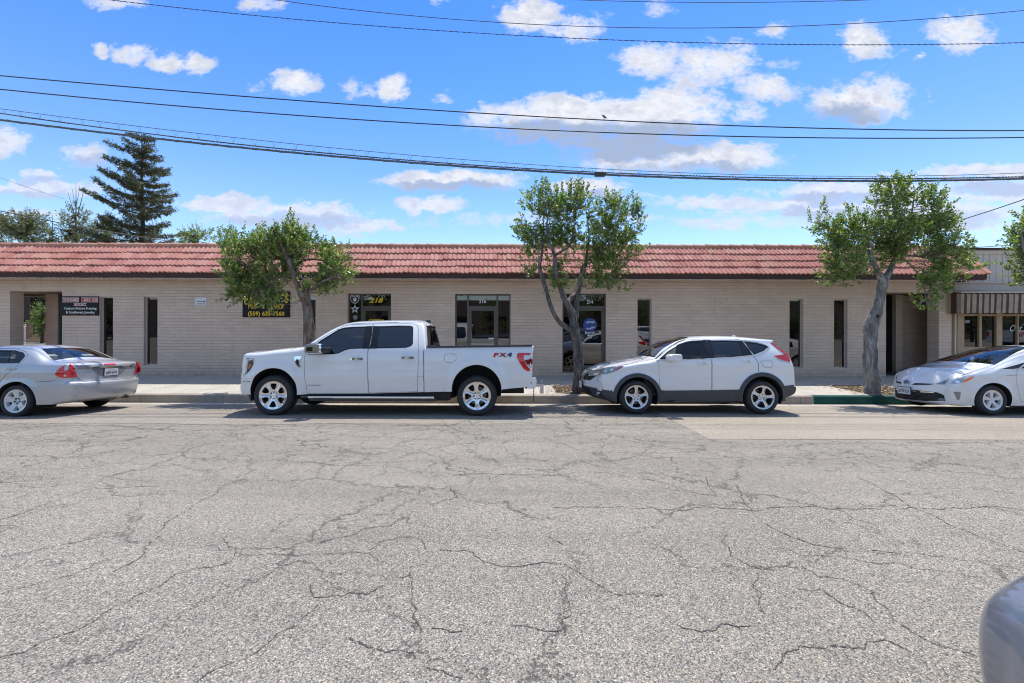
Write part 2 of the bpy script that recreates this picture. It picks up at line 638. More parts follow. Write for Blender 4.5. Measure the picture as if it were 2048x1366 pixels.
# ================================================================ the ground, road, kerb and pavement
def asphalt(name, coarse=1., tone=(1.20, 1.11, .98), cracks=1.):
    m, nt, b = pmat(name, (.2, .2, .2), .85, spec=.25)
    oc = nt.n('TexCoord').outputs['Object']
    wv = nt.v('ADD', oc, nt.v('MULTIPLY_ADD', nt.noise(oc, 60., 2, .5, out=1), (.010, .010, 0.), (-.005, -.005, 0.)))
    vd = nt.voro(wv, 140. * coarse)
    vc = nt.sep(nt.voro(wv, 140. * coarse, out='Color'))[0]
    stone = nt.ramp(vc, [(0, (.115, .117, .118)), (.12, (.175, .178, .18)), (.30, (.232, .234, .235)), (.5, (.283, .272, .255)), (.68, (.340, .312, .275)), (.84, (.385, .372, .350)), (.95, (.50, .485, .46)), (1., (.36, .28, .21))], 'CONSTANT')
    gap = nt.mapr(vd, .40, .80, 1., .45)
    c = nt.mix(1., stone, nt.comb(gap, gap, gap), 'MULTIPLY')
    fine = nt.sep(nt.voro(oc, 210. * coarse, out='Color'))[1]
    ff = nt.mapr(fine, 0., 1., .82, 1.18)
    c = nt.mix(1., c, nt.comb(ff, ff, ff), 'MULTIPLY')
    big = nt.noise(nt.v('MULTIPLY', oc, (.45, 1.0, 1.)), .8, 5, .62)
    bf = nt.mapr(big, .28, .72, .86, 1.12)
    c = nt.mix(1., c, nt.comb(nt.m('MULTIPLY', bf, tone[0]), nt.m('MULTIPLY', bf, tone[1]), nt.m('MULTIPLY', bf, tone[2])), 'MULTIPLY')
    # faint darker wheel tracks and stains along the street
    tr = nt.noise(nt.v('MULTIPLY', oc, (.10, 1.5, 1.)), 1., 3, .55)
    tf = nt.mapr(tr, .52, .68, 1., .88)
    c = nt.mix(1., c, nt.comb(tf, tf, tf), 'MULTIPLY')
    h = nt.m('SUBTRACT', 1., vd)
    if cracks:
        wob = nt.v('MULTIPLY_ADD', nt.noise(oc, 1.7, 7, .66, out=1), (.80, .80, 0.), (-.40, -.40, 0.))
        cv = nt.v('ADD', nt.v('MULTIPLY', oc, (.72, 1., 1.)), wob)
        chip = nt.sep(nt.voro(oc, 75., out='Color'))[2]

        def web(vec, sc, wide, gate):
            ed = nt.voro(vec, sc, 'DISTANCE_TO_EDGE')
            band = nt.m('MULTIPLY', nt.mapr(ed, 0., wide * sc, 1., 0.), gate)
            loose = nt.m('GREATER_THAN', nt.m('ADD', band, nt.m('MULTIPLY', chip, .75)), 1.02)
            core = nt.m('GREATER_THAN', nt.m('MULTIPLY', nt.mapr(ed, 0., wide * sc * .22, 1., 0.), gate), .42)
            return nt.m('MAXIMUM', nt.m('MULTIPLY', loose, .5), nt.m('MULTIPLY', core, .68)), band
        g1 = nt.mapr(nt.noise(oc, .7, 4, .65), .36, .52)
        l1, b1 = web(cv, .95, .030, g1)
        far = nt.mapr(nt.m('ADD', nt.sep(oc)[1], nt.m('MULTIPLY_ADD', nt.noise(oc, .8, 3), 3., -1.5)), 3.6, 5.2)
        g2 = nt.m('MAXIMUM', nt.mapr(nt.noise(nt.v('ADD', oc, (30., 0., 0.)), .5, 3, .6), .50, .62), far)
        l2, b2 = web(nt.v('ADD', cv, (7.3, 2.1, 0.)), 2.1, .020, nt.m('MULTIPLY', g2, .95))
        line = nt.m('MULTIPLY', nt.m('MAXIMUM', l1, l2), cracks)
        halo = nt.m('MULTIPLY', nt.m('MAXIMUM', b1, nt.m('MULTIPLY', b2, .7)), .20 * cracks)
        c = nt.mix(halo, c, (.10, .097, .093))
        c = nt.mix(line, c, (.045, .043, .042))
        h = nt.m('SUBTRACT', h, nt.m('MULTIPLY', line, 1.0))
        # oil drips and old stains
        oil = nt.mapr(nt.noise(nt.v('MULTIPLY', oc, (.5, 1.3, 1.)), 1.9, 5, .7), .66, .76, 0., .30)
        c = nt.mix(oil, c, (.10, .097, .095))
    nt.lk(c, b.inputs['Base Color'])
    nt.lk(nt.bump(h, .55, .006), b.inputs['Normal'])
    return m


MAT['asphalt'] = asphalt('asphalt')
MAT['asphalt_lane'] = asphalt('asphalt_lane', 1.5, (1.34, 1.20, 1.05), .35)
MAT['asphalt_patch'] = asphalt('asphalt_patch', 1.7, (1.60, 1.42, 1.20), 0.)


def concrete(name, col, jx=1.22, jy=None, stain=1.):
    m, nt, b = pmat(name, col, .8, spec=.25)
    oc = nt.n('TexCoord').outputs['Object']
    n = nt.noise(oc, 1.6, 6, .65)
    g = nt.noise(oc, 70., 3, .6)
    f = nt.m('MULTIPLY', nt.mapr(n, .3, .72, 1 - .2 * stain, 1 + .1), nt.mapr(g, .3, .7, .93, 1.06))
    c = nt.mix(1., col, nt.comb(f, f, nt.m('MULTIPLY', f, .99)), 'MULTIPLY')
    blot = nt.mapr(nt.noise(nt.v('ADD', oc, (11., 4., 0.)), 3.4, 5, .7), .60, .74, 0., .35 * stain)
    c = nt.mix(blot, c, (.12, .105, .09))
    h = g
    x, y, z = nt.sep(oc)
    xw = nt.m('ADD', x, nt.m('MULTIPLY_ADD', nt.noise(oc, 6., 3), .02, -.01))
    jn = nt.m('LESS_THAN', nt.m('ABSOLUTE', nt.m('SUBTRACT', nt.m('FRACT', nt.m('DIVIDE', xw, jx)), .5)), .0055 / jx)
    if jy:
        jm = nt.m('LESS_THAN', nt.m('ABSOLUTE', nt.m('SUBTRACT', y, jy)), .006)
        jn = nt.m('MAXIMUM', jn, jm)
    c = nt.mix(nt.m('MULTIPLY', jn, .75), c, (.06, .055, .05))
    h = nt.m('SUBTRACT', h, nt.m('MULTIPLY', jn, 2.5))
    nt.lk(c, b.inputs['Base Color'])
    nt.lk(nt.bump(h, .3, .006), b.inputs['Normal'])
    return m


MAT['pavement'] = concrete('pavement', (.50, .455, .40), 1.52, 12.45)
MAT['kerb'] = concrete('kerb', (.40, .34, .275), 2.13, None, 1.5)
MAT['gutter'] = concrete('gutter', (.47, .42, .36), 3.05, None, 1.3)
MAT['green_paint'] = concrete('green_paint', (.016, .085, .066), 2.13, None, 1.6)


def soil_mat():
    m, nt, b = pmat('soil', (.1, .08, .06), .95, spec=.1)
    oc = nt.n('TexCoord').outputs['Object']
    c = nt.sep(nt.voro(oc, 42., out='Color'))[0]
    nt.lk(nt.ramp(c, [(0, (.035, .026, .02)), (.4, (.09, .065, .045)), (.7, (.19, .14, .095)), (.9, (.33, .26, .18))], 'CONSTANT'), b.inputs['Base Color'])
    nt.lk(nt.bump(nt.voro(oc, 42.), .9, .02), b.inputs['Normal'])
    return m


MAT['soil'] = soil_mat()
MAT['ground'] = varied('ground', (.36, .31, .25), .95, .25, .35, bump=.4, bscale=9)

ROAD = [(-45, -.05), (-20, .06), (-9, .13), (-4, .185), (0, .20), (2, .196), (3, .183), (4, .165), (5, .138), (6, .105), (7, .065), (7.7, .034), (8.35, 0.), (9.3, -.068), (10.15, -.134)]


def zr(y):
    return float(np.interp(y, [p[0] for p in ROAD], [p[1] for p in ROAD]))


def road_hit(px, py):
    """point of the road surface seen at (px, py)"""
    y = 5.
    yy = py - YH - ROLL * (px - 1024)
    for _ in range(30):
        y = (H - zr(y)) * F / yy
    return Vector(((px - 1024 + ROLL * (py - YH)) * y / F, y, zr(y)))


def sheet(name, x0, x1, prof, mat, kind='structure', smooth=60, nx=1):
    mb = MB()
    xs = np.linspace(x0, x1, nx + 1)
    vs = [(x, y, z) for (y, z) in prof for x in xs]
    n = nx + 1
    fs = [(j * n + i, j * n + i + 1, (j + 1) * n + i + 1, (j + 1) * n + i) for j in range(len(prof) - 1) for i in range(nx)]
    mb.add(vs, fs)
    return tag(mb.build(name, mat, smooth=smooth, recalc=False), kind=kind)


gp = MB()
gp.quad((-900, -300, -.62), (900, -300, -.62), (900, 1500, -.62), (-900, 1500, -.62))
tag(gp.build('ground', MAT['ground'], recalc=False), kind='structure')
yd = MB()
yd.quad((-300, 14.6, .055), (300, 14.6, .055), (300, 600, .055), (-300, 600, .055))
tag(yd.build('yard', MAT['ground'], recalc=False), kind='structure')

sheet('road', -90, 90, ROAD, MAT['asphalt'])
# smoother resurfaced strips along the parking lane, cut in as sheets over the old road
LANE_Y = 7.5
lp = [(LANE_Y + .02 * i, 0) for i in range(1)]


def patch_sheet(name, poly, mat, lift=.004):
    v, f = region(poly, step=.35)
    mb = MB()
    mb.add([(x, y, zr(y) + lift) for x, y in v], f)
    o = mb.build(name, mat, smooth=60, recalc=False)
    for p in o.data.polygons:
        if p.normal.z < 0:
            p.flip()
    return tag(o, kind='structure')


def ragged(pts, amp, step=.25, seed=1):
    r = random.Random(seed)
    q = resample(pts, step, False)
    return [q[0]] + [(x + r.uniform(-amp, amp), y + r.uniform(-amp, amp)) for x, y in q[1:-1]] + [q[-1]]


left_edge = ragged([(-60, 7.55), (-6.4, 7.5), (-4.9, 7.35), (-3.7, 7.52), (-1.05, 7.52), (-.95, 7.75), (-.55, 8.3), (-.4, 8.9), (.3, 9.6)], .03, .3, 3)
patch_sheet('road_patch', left_edge + [(.4, 10.14), (-60, 10.14)], MAT['asphalt_lane'])
right_edge = ragged([(3.2, 10.14), (3.12, 8.4), (3.08, 6.40), (60, 6.38)], .012, .4, 4)
patch_sheet('road_patch', right_edge + [(60, 10.14)], MAT['asphalt_patch'])

sheet('gutter', -90, 90, [(10.15, -.130), (10.4, -.150), (10.585, -.163)], MAT['gutter'])
KX = float((1628 - 1024) * 10.58 / F)     # where the green paint starts
KERB = [(10.575, -.20), (10.583, -.1), (10.592, .012), (10.600, .030), (10.617, .042), (10.64, .047), (10.75, .049), (10.752, -.05)]
sheet('kerb', -90, KX, KERB, MAT['kerb'], smooth=40)
gk = sheet('green_kerb', KX, 90, KERB, MAT['green_paint'], smooth=40)
sheet('pavement', -90, 90, [(10.753, .047), (12.45, .066), (14.26, .085)], MAT['pavement'])


def pave_z(y):
    return .047 + (y - 10.753) * .0108


# tree pits in the pavement
LITTER = bpy.data.materials.new('leaf_litter')
LITTER.use_nodes = True
_n = NT(LITTER.node_tree)
_b = LITTER.node_tree.nodes['Principled BSDF']
_b.inputs['Roughness'].default_value = .8
_n.lk(_n.ramp(_n.n('NewGeometry').outputs['Random Per Island'], [(0, (.10, .065, .035)), (.35, (.26, .17, .09)), (.7, (.42, .31, .19)), (1, (.55, .45, .33))]), _b.inputs['Base Color'])


def pit(x0, x1, y0, y1, seed, n, spill=.25):
    r = random.Random(seed)
    c = chaikin([(x0, y0), (x0 + .03, (y0 + y1) / 2), (x0 - .02, y1), ((x0 + x1) / 2, y1 + .03), (x1, y1 - .02), (x1 + .02, (y0 + y1) / 2), (x1, y0)], 1, True)
    v, f = region(c, step=.12)
    mb = MB()
    mb.add([(x, y, pave_z(y) + .005 + .02 * r.random() * (min(abs(x - x0), abs(x - x1), abs(y - y0), abs(y - y1)) > .1)) for x, y in v], f)
    o = mb.build('soil_patch', MAT['soil'], smooth=60, recalc=False)
    for p in o.data.polygons:
        if p.normal.z < 0:
            p.flip()
    tag(o, kind='structure')
    lb = MB()
    for _ in range(n):
        x, y = r.uniform(x0 - spill, x1 + spill), r.uniform(y0, y1 + spill * .4)
        a, s = r.uniform(0, 6.28), r.uniform(.018, .05)
        z = pave_z(y) + .028 + r.uniform(0, .012)
        u = Vector((math.cos(a), math.sin(a), r.uniform(-.3, .3))) * s
        w = Vector((-math.sin(a), math.cos(a), r.uniform(-.3, .3))) * s * .45
        q = Vector((x, y, z))
        lb.add([q - u, q + w, q + u, q - w], [(0, 1, 2, 3)])
    tag(lb.build('leaf_litter', LITTER, recalc=False), kind='stuff')


pit(1.17, 2.75, 10.78, 12.2, 5, 420)
pit(9.45, 11.2, 10.8, 12.35, 6, 520, .4)
pit(-6.4, -4.9, 10.78, 12.2, 8, 240)

lb = MB()           # a few dry leaves lying along the gutter and on the lane
r_ = random.Random(12)
for _ in range(150):
    x = r_.uniform(-12, 12)
    y = r_.choice([r_.uniform(10.2, 10.56), r_.gauss(10.4, .15), r_.uniform(7.3, 10.4)])
    z = zr(min(y, 10.15)) + .006 if y < 10.15 else -.135 - (y - 10.15) * .07 + .008
    a, s = r_.uniform(0, 6.28), r_.uniform(.012, .035)
    u = Vector((math.cos(a), math.sin(a), r_.uniform(-.2, .3))) * s
    w = Vector((-math.sin(a), math.cos(a), r_.uniform(-.2, .3))) * s * .5
    q = Vector((x, min(y, 10.56), z + .006))
    lb.add([q - u, q + w, q + u, q - w], [(0, 1, 2, 3)])
tag(lb.build('leaf_litter', LITTER, recalc=False), kind='stuff')

# long cracks in the old surface
CRK = [
    [(0, 1030), (100, 1010), (190, 960), (300, 925), (370, 890), (430, 845), (500, 815), (560, 775), (640, 745), (700, 700), (760, 680), (850, 670), (920, 650), (945, 610)],
    [(905, 540), (920, 590), (980, 620), (1100, 618), (1200, 622), (1300, 618), (1400, 610), (1480, 615), (1510, 640)],
    [(1270, 575), (1330, 555), (1400, 545), (1460, 515), (1560, 505), (1620, 475), (1700, 430), (1780, 400), (1830, 390), (1800, 340)],
    [(1480, 600), (1560, 560), (1650, 545), (1690, 560), (1700, 600)],
    [(1640, 690), (1650, 760), (1650, 870), (1700, 910), (1800, 930), (1850, 925)],
    [(780, 1130), (830, 1095), (900, 1065), (1000, 1030), (1050, 990), (1120, 930), (1200, 890), (1270, 820)],
    [(1760, 600), (1820, 605), (1890, 610), (1940, 650), (2000, 665), (2048, 668), (2108, 662), (2238, 655), (2248, 575), (2198, 545)],
    [(640, 520), (680, 480), (760, 435), (850, 385), (920, 335), (990, 310)],
    [(0, 480), (60, 465), (120, 440), (200, 400), (290, 380), (380, 350), (640, 345)],
    [(450, 690), (550, 640), (580, 590), (640, 545)],
    [(1400, 950), (1470, 990), (1540, 1010), (1650, 1010), (1740, 1080), (1850, 1115)],
    [(1240, 740), (1290, 790), (1400, 770), (1470, 780), (1540, 740), (1640, 700)],
    [(2238, 655), (2318, 690), (2378, 730), (2448, 775), (2528, 775), (2660, 775)],
    [(2248, 700), (2263, 780), (2248, 880), (2263, 940)],
    [(2048, 905), (2108, 905), (2178, 925), (2248, 925)],
    [(2378, 290), (2468, 300), (2608, 320), (2708, 350), (2788, 375), (2863, 385), (2908, 420)],
    [(2688, 230), (2708, 290), (2828, 310), (2863, 385)],
    [(2933, 335), (2968, 380), (2998, 430), (3048, 480), (3128, 530), (3228, 570), (3328, 590), (3408, 600), (3528, 605), (3628, 625)],
    [(2893, 520), (2888, 570), (2918, 620), (2998, 665), (3048, 680), (3108, 665), (3198, 660), (3278, 710), (3368, 715), (3498, 770), (3508, 810), (3568, 880), (3648, 930), (3748, 980), (3938, 1030)],
    [(3033, 690), (3013, 740), (3043, 790), (3058, 860)],
    [(2708, 900), (2808, 930), (2888, 895), (2968, 905), (3048, 910)],
    [(3428, 310), (3528, 360), (3618, 410), (3688, 445), (3768, 480), (3878, 530), (3978, 570), (4096, 610)],
    [(3108, 590), (3198, 620), (3328, 625), (3428, 640), (3528, 655), (3608, 655), (3688, 680), (3798, 690), (3928, 715), (4008, 770)],
    [(3098, 1080), (3128, 1040), (3198, 985), (3298, 995), (3388, 990), (3468, 965), (3538, 960), (3588, 980), (3648, 1010)],
    [(3188, 755), (3288, 760), (3378, 820), (3458, 850), (3498, 890)],
    [(2218, 430), (2448, 430), (2608, 432), (2848, 430), (3048, 440), (3348, 435), (3648, 430), (4096, 440)],
    [(0, 98), (300, 102), (420, 100), (640, 120), (700, 100), (1000, 102), (1500, 100), (1830, 104)],
    [(100, 150), (500, 142), (700, 150), (1300, 130), (1700, 160), (2100, 128)], [(0, 330), (400, 300), (620, 325)], [(1200, 250), (1500, 262), (1700, 290), (2048, 300), (2300, 290)],
    [(2060, 235), (2350, 240), (2600, 222), (2688, 230)], [(2560, 150), (2700, 190), (2830, 215), (3000, 245), (3300, 240), (3500, 225)], [(3300, 180), (3500, 240), (3800, 255), (4090, 300)],
    [(2230, 70), (2270, 110), (2330, 150), (2500, 160), (2640, 185)],
]


def crack_mesh():
    mb = MB()
    r = random.Random(21)
    for ci, c in enumerate(CRK):
        pts = [road_hit(x / 2, 800 + y / 2) for x, y in c]
        pts = [np.array((p.x, p.y)) for p in pts]
        for it in range(9):                       # fractal jag
            out = [pts[0]]
            for a, b in zip(pts[:-1], pts[1:]):
                L = np.hypot(*(b - a))
                if L > .02:
                    n = np.array((-(b - a)[1], (b - a)[0]))
                    out.append((a + b) / 2 + n * r.gauss(0, .085))
                out.append(b)
            pts = out
        wv = r.uniform(.6, 1.15)
        on, left = True, r.randint(30, 90)
        prev = None
        for i in range(len(pts)):
            left -= 1
            if left <= 0:
                on = not on
                left = r.randint(40, 160) if on else r.randint(2, 14)
                prev = None
            if not on:
                continue
            d = pts[min(i + 1, len(pts) - 1)] - pts[max(i - 1, 0)]
            d /= max(np.hypot(*d), 1e-6)
            n = np.array((-d[1], d[0]))
            w = wv * (.0012 + .0026 * r.random() + (.004 if r.random() < .10 else 0)) * min(1.3, .65 + .09 * pts[i][1])
            cur = (pts[i] + n * w, pts[i] - n * w)
            if prev is not None:
                q = [prev[0], cur[0], cur[1], prev[1]]
                mb.add([(p[0], p[1], zr(p[1]) + .003) for p in q], [(0, 3, 2, 1)])
            prev = cur
            if r.random() < .8:                    # crumbled edges
                for _ in range(2):
                    o = n * r.gauss(0, .011) + d * r.uniform(-.008, .008)
                    cx, cy = pts[i] + o
                    q = r.uniform(.0015, .0045)
                    a = r.uniform(0, 6.28)
                    mb.add([(cx + q * math.cos(a + t), cy + q * math.sin(a + t), zr(cy) + .0035) for t in (0, 1.9, 4.1)], [(0, 1, 2)])
    return mb


MAT['crack'] = pmat('crack', (.095, .09, .085), 1., spec=0.)[0]
tag(crack_mesh().build('road_cracks', MAT['crack'], recalc=False), kind='structure')

# ================================================================ the long shop building
WY = 14.2            # face of the block wall
XW = WY / F


def X_(px, Y=WY):
    return (px - 1024) * Y / F


def Z_(py, px=1024, Y=WY):
    return H - (py - ROLL * (px - 1024) - YH) * Y / F


def block_mat(name, col):
    m, nt, b = pmat(name, col, .82, spec=.25)
    oc = nt.n('TexCoord').outputs['Object']
    x, y, z = nt.sep(oc)
    v = nt.comb(nt.m('ADD', x, y), z, 0.)
    zw = nt.m('ADD', z, nt.m('MULTIPLY_ADD', nt.noise(nt.v('MULTIPLY', v, (1.6, 7., 1.)), 1., 4, .65), .034, -.017))
    wv = nt.comb(nt.m('ADD', nt.m('ADD', x, y), nt.m('MULTIPLY_ADD', nt.noise(v, 7., 3, .6), .03, -.015)), zw, 0.)
    bt = nt.n('TexBrick', offset=.5, squash=1.)
    nt.put(bt.inputs['Vector'], wv)
    for k_, v_ in (('Scale', 1.), ('Brick Width', .425), ('Row Height', .1085), ('Mortar Size', .006), ('Mortar Smooth', .6), ('Bias', 0.)):
        bt.inputs[k_].default_value = v_
    bt.inputs['Color1'].default_value = (1, 1, 1, 1)
    bt.inputs['Color2'].default_value = (.90, .903, .91, 1)
    bt.inputs['Mortar'].default_value = (.88, .87, .86, 1)
    cr = nt.m('ABSOLUTE', nt.m('SUBTRACT', nt.m('FRACT', nt.m('DIVIDE', zw, .1085)), .5))      # .5 at the bed joints
    joint = nt.m('POWER', nt.m('MULTIPLY', cr, 2.), 7.)
    jam = nt.mapr(nt.noise(nt.v('MULTIPLY', v, (3.2, 9.2, 1.)), 1., 3, .6), .32, .68, .15, 1.)
    joint = nt.m('MULTIPLY', joint, jam)
    n = nt.noise(oc, 1.1, 5, .6)
    g = nt.noise(oc, 24., 4, .65)
    f = nt.m('MULTIPLY', nt.mapr(n, .3, .7, .93, 1.05), nt.mapr(g, .3, .7, .955, 1.035))
    f = nt.m('MULTIPLY', f, nt.m('MULTIPLY_ADD', joint, -.09, 1.))
    c = nt.mix(1., nt.mix(1., col, bt.outputs['Color'], 'MULTIPLY'), nt.comb(f, f, f), 'MULTIPLY')
    # chips where the paint has come away, scuffs near the pavement, faint drip marks from the eave and sills
    chip = nt.mapr(nt.noise(nt.v('ADD', oc, (3., 1., 7.)), 7., 4, .7), .70, .735, 0., .6)
    c = nt.mix(chip, c, (.24, .19, .16))
    drip = nt.m('MULTIPLY', nt.mapr(nt.noise(nt.v('MULTIPLY', v, (7., .45, 1.)), 1., 4, .7), .55, .72, 0., .26), nt.mapr(nt.noise(oc, .6, 2), .4, .6))
    c = nt.mix(drip, c, (.26, .21, .175))
    dirt = nt.m('MULTIPLY', nt.mapr(z, .50, .08), nt.mapr(nt.noise(oc, 5., 4, .7), .36, .68, 0., .55))
    c = nt.mix(dirt, c, (.17, .15, .135))
    nt.lk(c, b.inputs['Base Color'])
    bulge = nt.noise(nt.v('MULTIPLY', v, (2.2, 9.2, 1.)), 1.0, 3, .6)
    h = nt.m('ADD', nt.m('ADD', nt.m('MULTIPLY', bt.outputs['Fac'], -.75), nt.m('MULTIPLY', joint, -.6)), nt.m('ADD', nt.m('MULTIPLY', bulge, .9), nt.m('MULTIPLY', g, .25)))
    nt.lk(nt.bump(h, .75, .012), b.inputs['Normal'])
    return m


BLOCK = block_mat('painted_block', (.70, .548, .44))
BLOCK_SHADE = BLOCK


def tile_mat(name, cols, coursed=True):
    m, nt, b = pmat(name, (.4, .2, .15), .8, spec=.3)
    oc = nt.n('TexCoord').outputs['Object']
    x, y, z = nt.sep(oc)
    tx = nt.m('FLOOR', nt.m('DIVIDE', x, .31 if coursed else .43))
    tz = nt.m('FLOOR', nt.m('DIVIDE', nt.m('SUBTRACT', z, 3.565), .2565)) if coursed else 0.
    wn = nt.n('TexWhiteNoise', noise_dimensions='2D')
    nt.put(wn.inputs['Vector'], nt.comb(tx, tz, 0.))
    c = nt.ramp(wn.outputs['Value'], cols)
    st = nt.noise(nt.v('MULTIPLY', oc, (30., 3., 3.)), 1., 4, .65)
    f = nt.mapr(st, .3, .7, .84, 1.14)
    c = nt.mix(1., c, nt.comb(f, f, f), 'MULTIPLY')
    wx = nt.mapr(nt.noise(oc, 2.6, 5, .68), .54, .70, 0., .26)
    c = nt.mix(wx, c, (.52, .36, .22))              # chalky yellow weathering
    dk = nt.mapr(nt.noise(nt.v('ADD', oc, (9., 0., 3.)), 4.1, 5, .7), .62, .78, 0., .3)
    c = nt.mix(dk, c, (.14, .085, .07))
    nt.lk(c, b.inputs['Base Color'])
    nt.lk(nt.bump(nt.noise(oc, 60., 4, .65), .35, .006), b.inputs['Normal'])
    return m


TILE = tile_mat('roof_tile', [(0, (.43, .165, .130)), (.3, (.55, .240, .195)), (.55, (.49, .205, .165)), (.8, (.58, .285, .23)), (1, (.51, .255, .185))])
RIDGE = tile_mat('ridge_tile', [(0, (.44, .185, .12)), (.5, (.52, .245, .16)), (1, (.56, .30, .20))], False)


def wood(name, col, sx=1., rough=.8, amp=.35):
    m, nt, b = pmat(name, col, rough, spec=.2)
    oc = nt.n('TexCoord').outputs['Object']
    n = nt.noise(nt.v('MULTIPLY', oc, (1.2 * sx, 22., 22.)), 1.4, 5, .65)
    f = nt.mapr(n, .3, .7, 1 - amp, 1 + amp)
    nt.lk(nt.mix(1., col, nt.comb(f, f, f), 'MULTIPLY'), b.inputs['Base Color'])
    nt.lk(nt.bump(n, .5, .006), b.inputs['Normal'])
    return m


FASCIA = wood('fascia_wood', (.075, .045, .038))
SOFFIT = varied('soffit', (.34, .29, .245), .85, .1, 3.)
BRONZE = pmat('bronze_frame', (.115, .10, .085), .45, metal=.35)[0]
ALUW = pmat('white_aluminium', (.66, .66, .64), .4, metal=.2)[0]
ALU = pmat('aluminium_frame', (.46, .46, .44), .4, metal=.5)[0]
ROOM = varied('room', (.09, .085, .08), .9, .2, 2.)

bld = empty('shop_building', (0, WY, .085))
bld.location = (0, 0, 0)
tag(bld, 'long single storey beige block shop row under a red tiled eave', 'building')

LX, RX = -34.0, X_(1903)
OPEN = [   # px left, px right, py top, py bottom
    (20, 124, 582, 760), (199.5, 226, 594, 731), (287.5, 315, 594, 730), (606, 631, 591, 732),
    (695, 782, 587, 747), (910, 1021, 588, 747), (1125, 1212, 587, 746), (1275, 1303, 597, 735),
    (1579, 1606.5, 598, 735.5), (1668, 1695, 599, 736), (1772, 1878, 585, 762)]
ops = []
for (a, b_, t, bt_) in OPEN:
    mid = (a + b_) / 2
    ops.append((X_(a), X_(b_), Z_(t, mid), max(Z_(bt_, mid), .02)))
ZT = 3.55


def wall_mesh(y, th):
    mb = MB()
    xs = [LX] + sorted(v for o in ops for v in o[:2]) + [RX]
    for x0, x1 in zip(xs[:-1], xs[1:]):
        o = next((o for o in ops if o[0] <= (x0 + x1) / 2 <= o[1]), None)
        spans = [(-.1, ZT)] if o is None else [(-.1, o[3]), (o[2], ZT)]
        for z0, z1 in spans:
            if z1 > z0 + 1e-4:
                mb.quad((x0, y, z0), (x1, y, z0), (x1, y, z1), (x0, y, z1))
                mb.quad((x1, y + th, z0), (x0, y + th, z0), (x0, y + th, z1), (x1, y + th, z1))
    for (x0, x1, zt, zb) in ops:
        mb.quad((x0, y, zb), (x0, y, zt), (x0, y + th, zt), (x0, y + th, zb))
        mb.quad((x1, y, zb), (x1, y + th, zb), (x1, y + th, zt), (x1, y, zt))
        mb.quad((x0, y, zt), (x1, y, zt), (x1, y + th, zt), (x0, y + th, zt))
        mb.quad((x0, y, zb), (x0, y + th, zb), (x1, y + th, zb), (x1, y, zb))
    mb.quad((RX, y, -.1), (RX, y + th, -.1), (RX, y + th, ZT), (RX, y, ZT))
    return mb


wall_mesh(WY, .40).build('wall', BLOCK, bld, weld=True, recalc=False)

# porches at both ends
def wall_piece(name, mat, *b):
    m = MB()
    m.box(*b)
    return m.build(name, mat, bld)


px0, px1 = ops[0][0], ops[0][1]
zt = ops[0][2]
wall_piece('porch_wall', BLOCK, -17.75, -17.29, 15.6, 16.0, -.1, zt)
wall_piece('porch_wall', BLOCK, -24, -19.6, 15.6, 16.0, -.1, zt)
wall_piece('porch_wall', BLOCK, px1, px1 + .25, 14.602, 15.6, -.1, zt)
rx0, rx1 = ops[10][0], ops[10][1]
zr_ = ops[10][2]
wall_piece('porch_wall', BLOCK, 14.47, 14.74, 15.45, 15.75, -.1, zr_)
wall_piece('porch_wall', BLOCK, 14.742, 16.6, 15.75, 16.0, -.1, zr_)
wall_piece('porch_wall', BLOCK, 16.3, 16.6, 14.602, 15.748, -.1, zr_)
PORCHW = wood('porch_wood', (.20, .16, .12), 1.)
wall_piece('porch_ceiling', PORCHW, -24, px1 + .25, 14.602, 16.2, zt + .003, zt + .25)
wall_piece('porch_ceiling', PORCHW, rx0 - .3, 16.6, 14.602, 16.2, zr_ + .003, zr_ + .25)
wall_piece('porch_ceiling', PORCHW, -19.6, -17.752, 15.62, 15.78, zt - .09, zt)
wall_piece('dark_door', MAT['gloss_black'], -17.288, -15.36, 15.7, 15.76, -.1, zt)
wall_piece('dark_door', MAT['gloss_black'], 12.4, 14.468, 15.6, 15.66, -.1, zr_)
df = MB()
df.box(-17.286, -17.22, 15.64, 15.698, -.05, zt - .003)
df.build('door_frame', pmat('teal_frame', (.05, .085, .09), .5)[0], bld)
wall_piece('porch_floor', MAT['pavement'], rx0 - .2, 16.3, 14.3, 15.7, .02, .095)
wall_piece('porch_floor', MAT['pavement'], -19, px1, 14.3, 16.0, .02, .095)

# flat roof deck and rooms behind the glass
dk = MB()
dk.box(-15.3, RX - .05, 14.55, 27, 3.62, 3.72)
dk.box(LX, -15.3, 14.55, 16.25, 3.62, 3.72)
dk.box(-15.3, RX - .05, 26.8, 27, -.1, 3.62)
dk.box(-15.34, -15.1, 15.77, 26.8, -.1, 3.62)
dk.box(RX - .3, RX - .05, 16.1, 26.8, -.1, 3.62)
dk.build('rear_walls', SOFFIT, bld)
rm = MB()
rm.quad((-15, 14.7, .1), (RX - .4, 14.7, .1), (RX - .4, 26, .1), (-15, 26, .1))
for x in (-12.6, -9.0, -6.2, -2.4, .9, 3.9, 8.0, 11.6):                # party walls between the shops
    rm.box(x, x + .12, 14.62, 20.1, .1, 3.4)
rm.box(-15, RX - .4, 20.1, 20.2, .1, 3.5)
rm.build('inner_room', ROOM, bld)

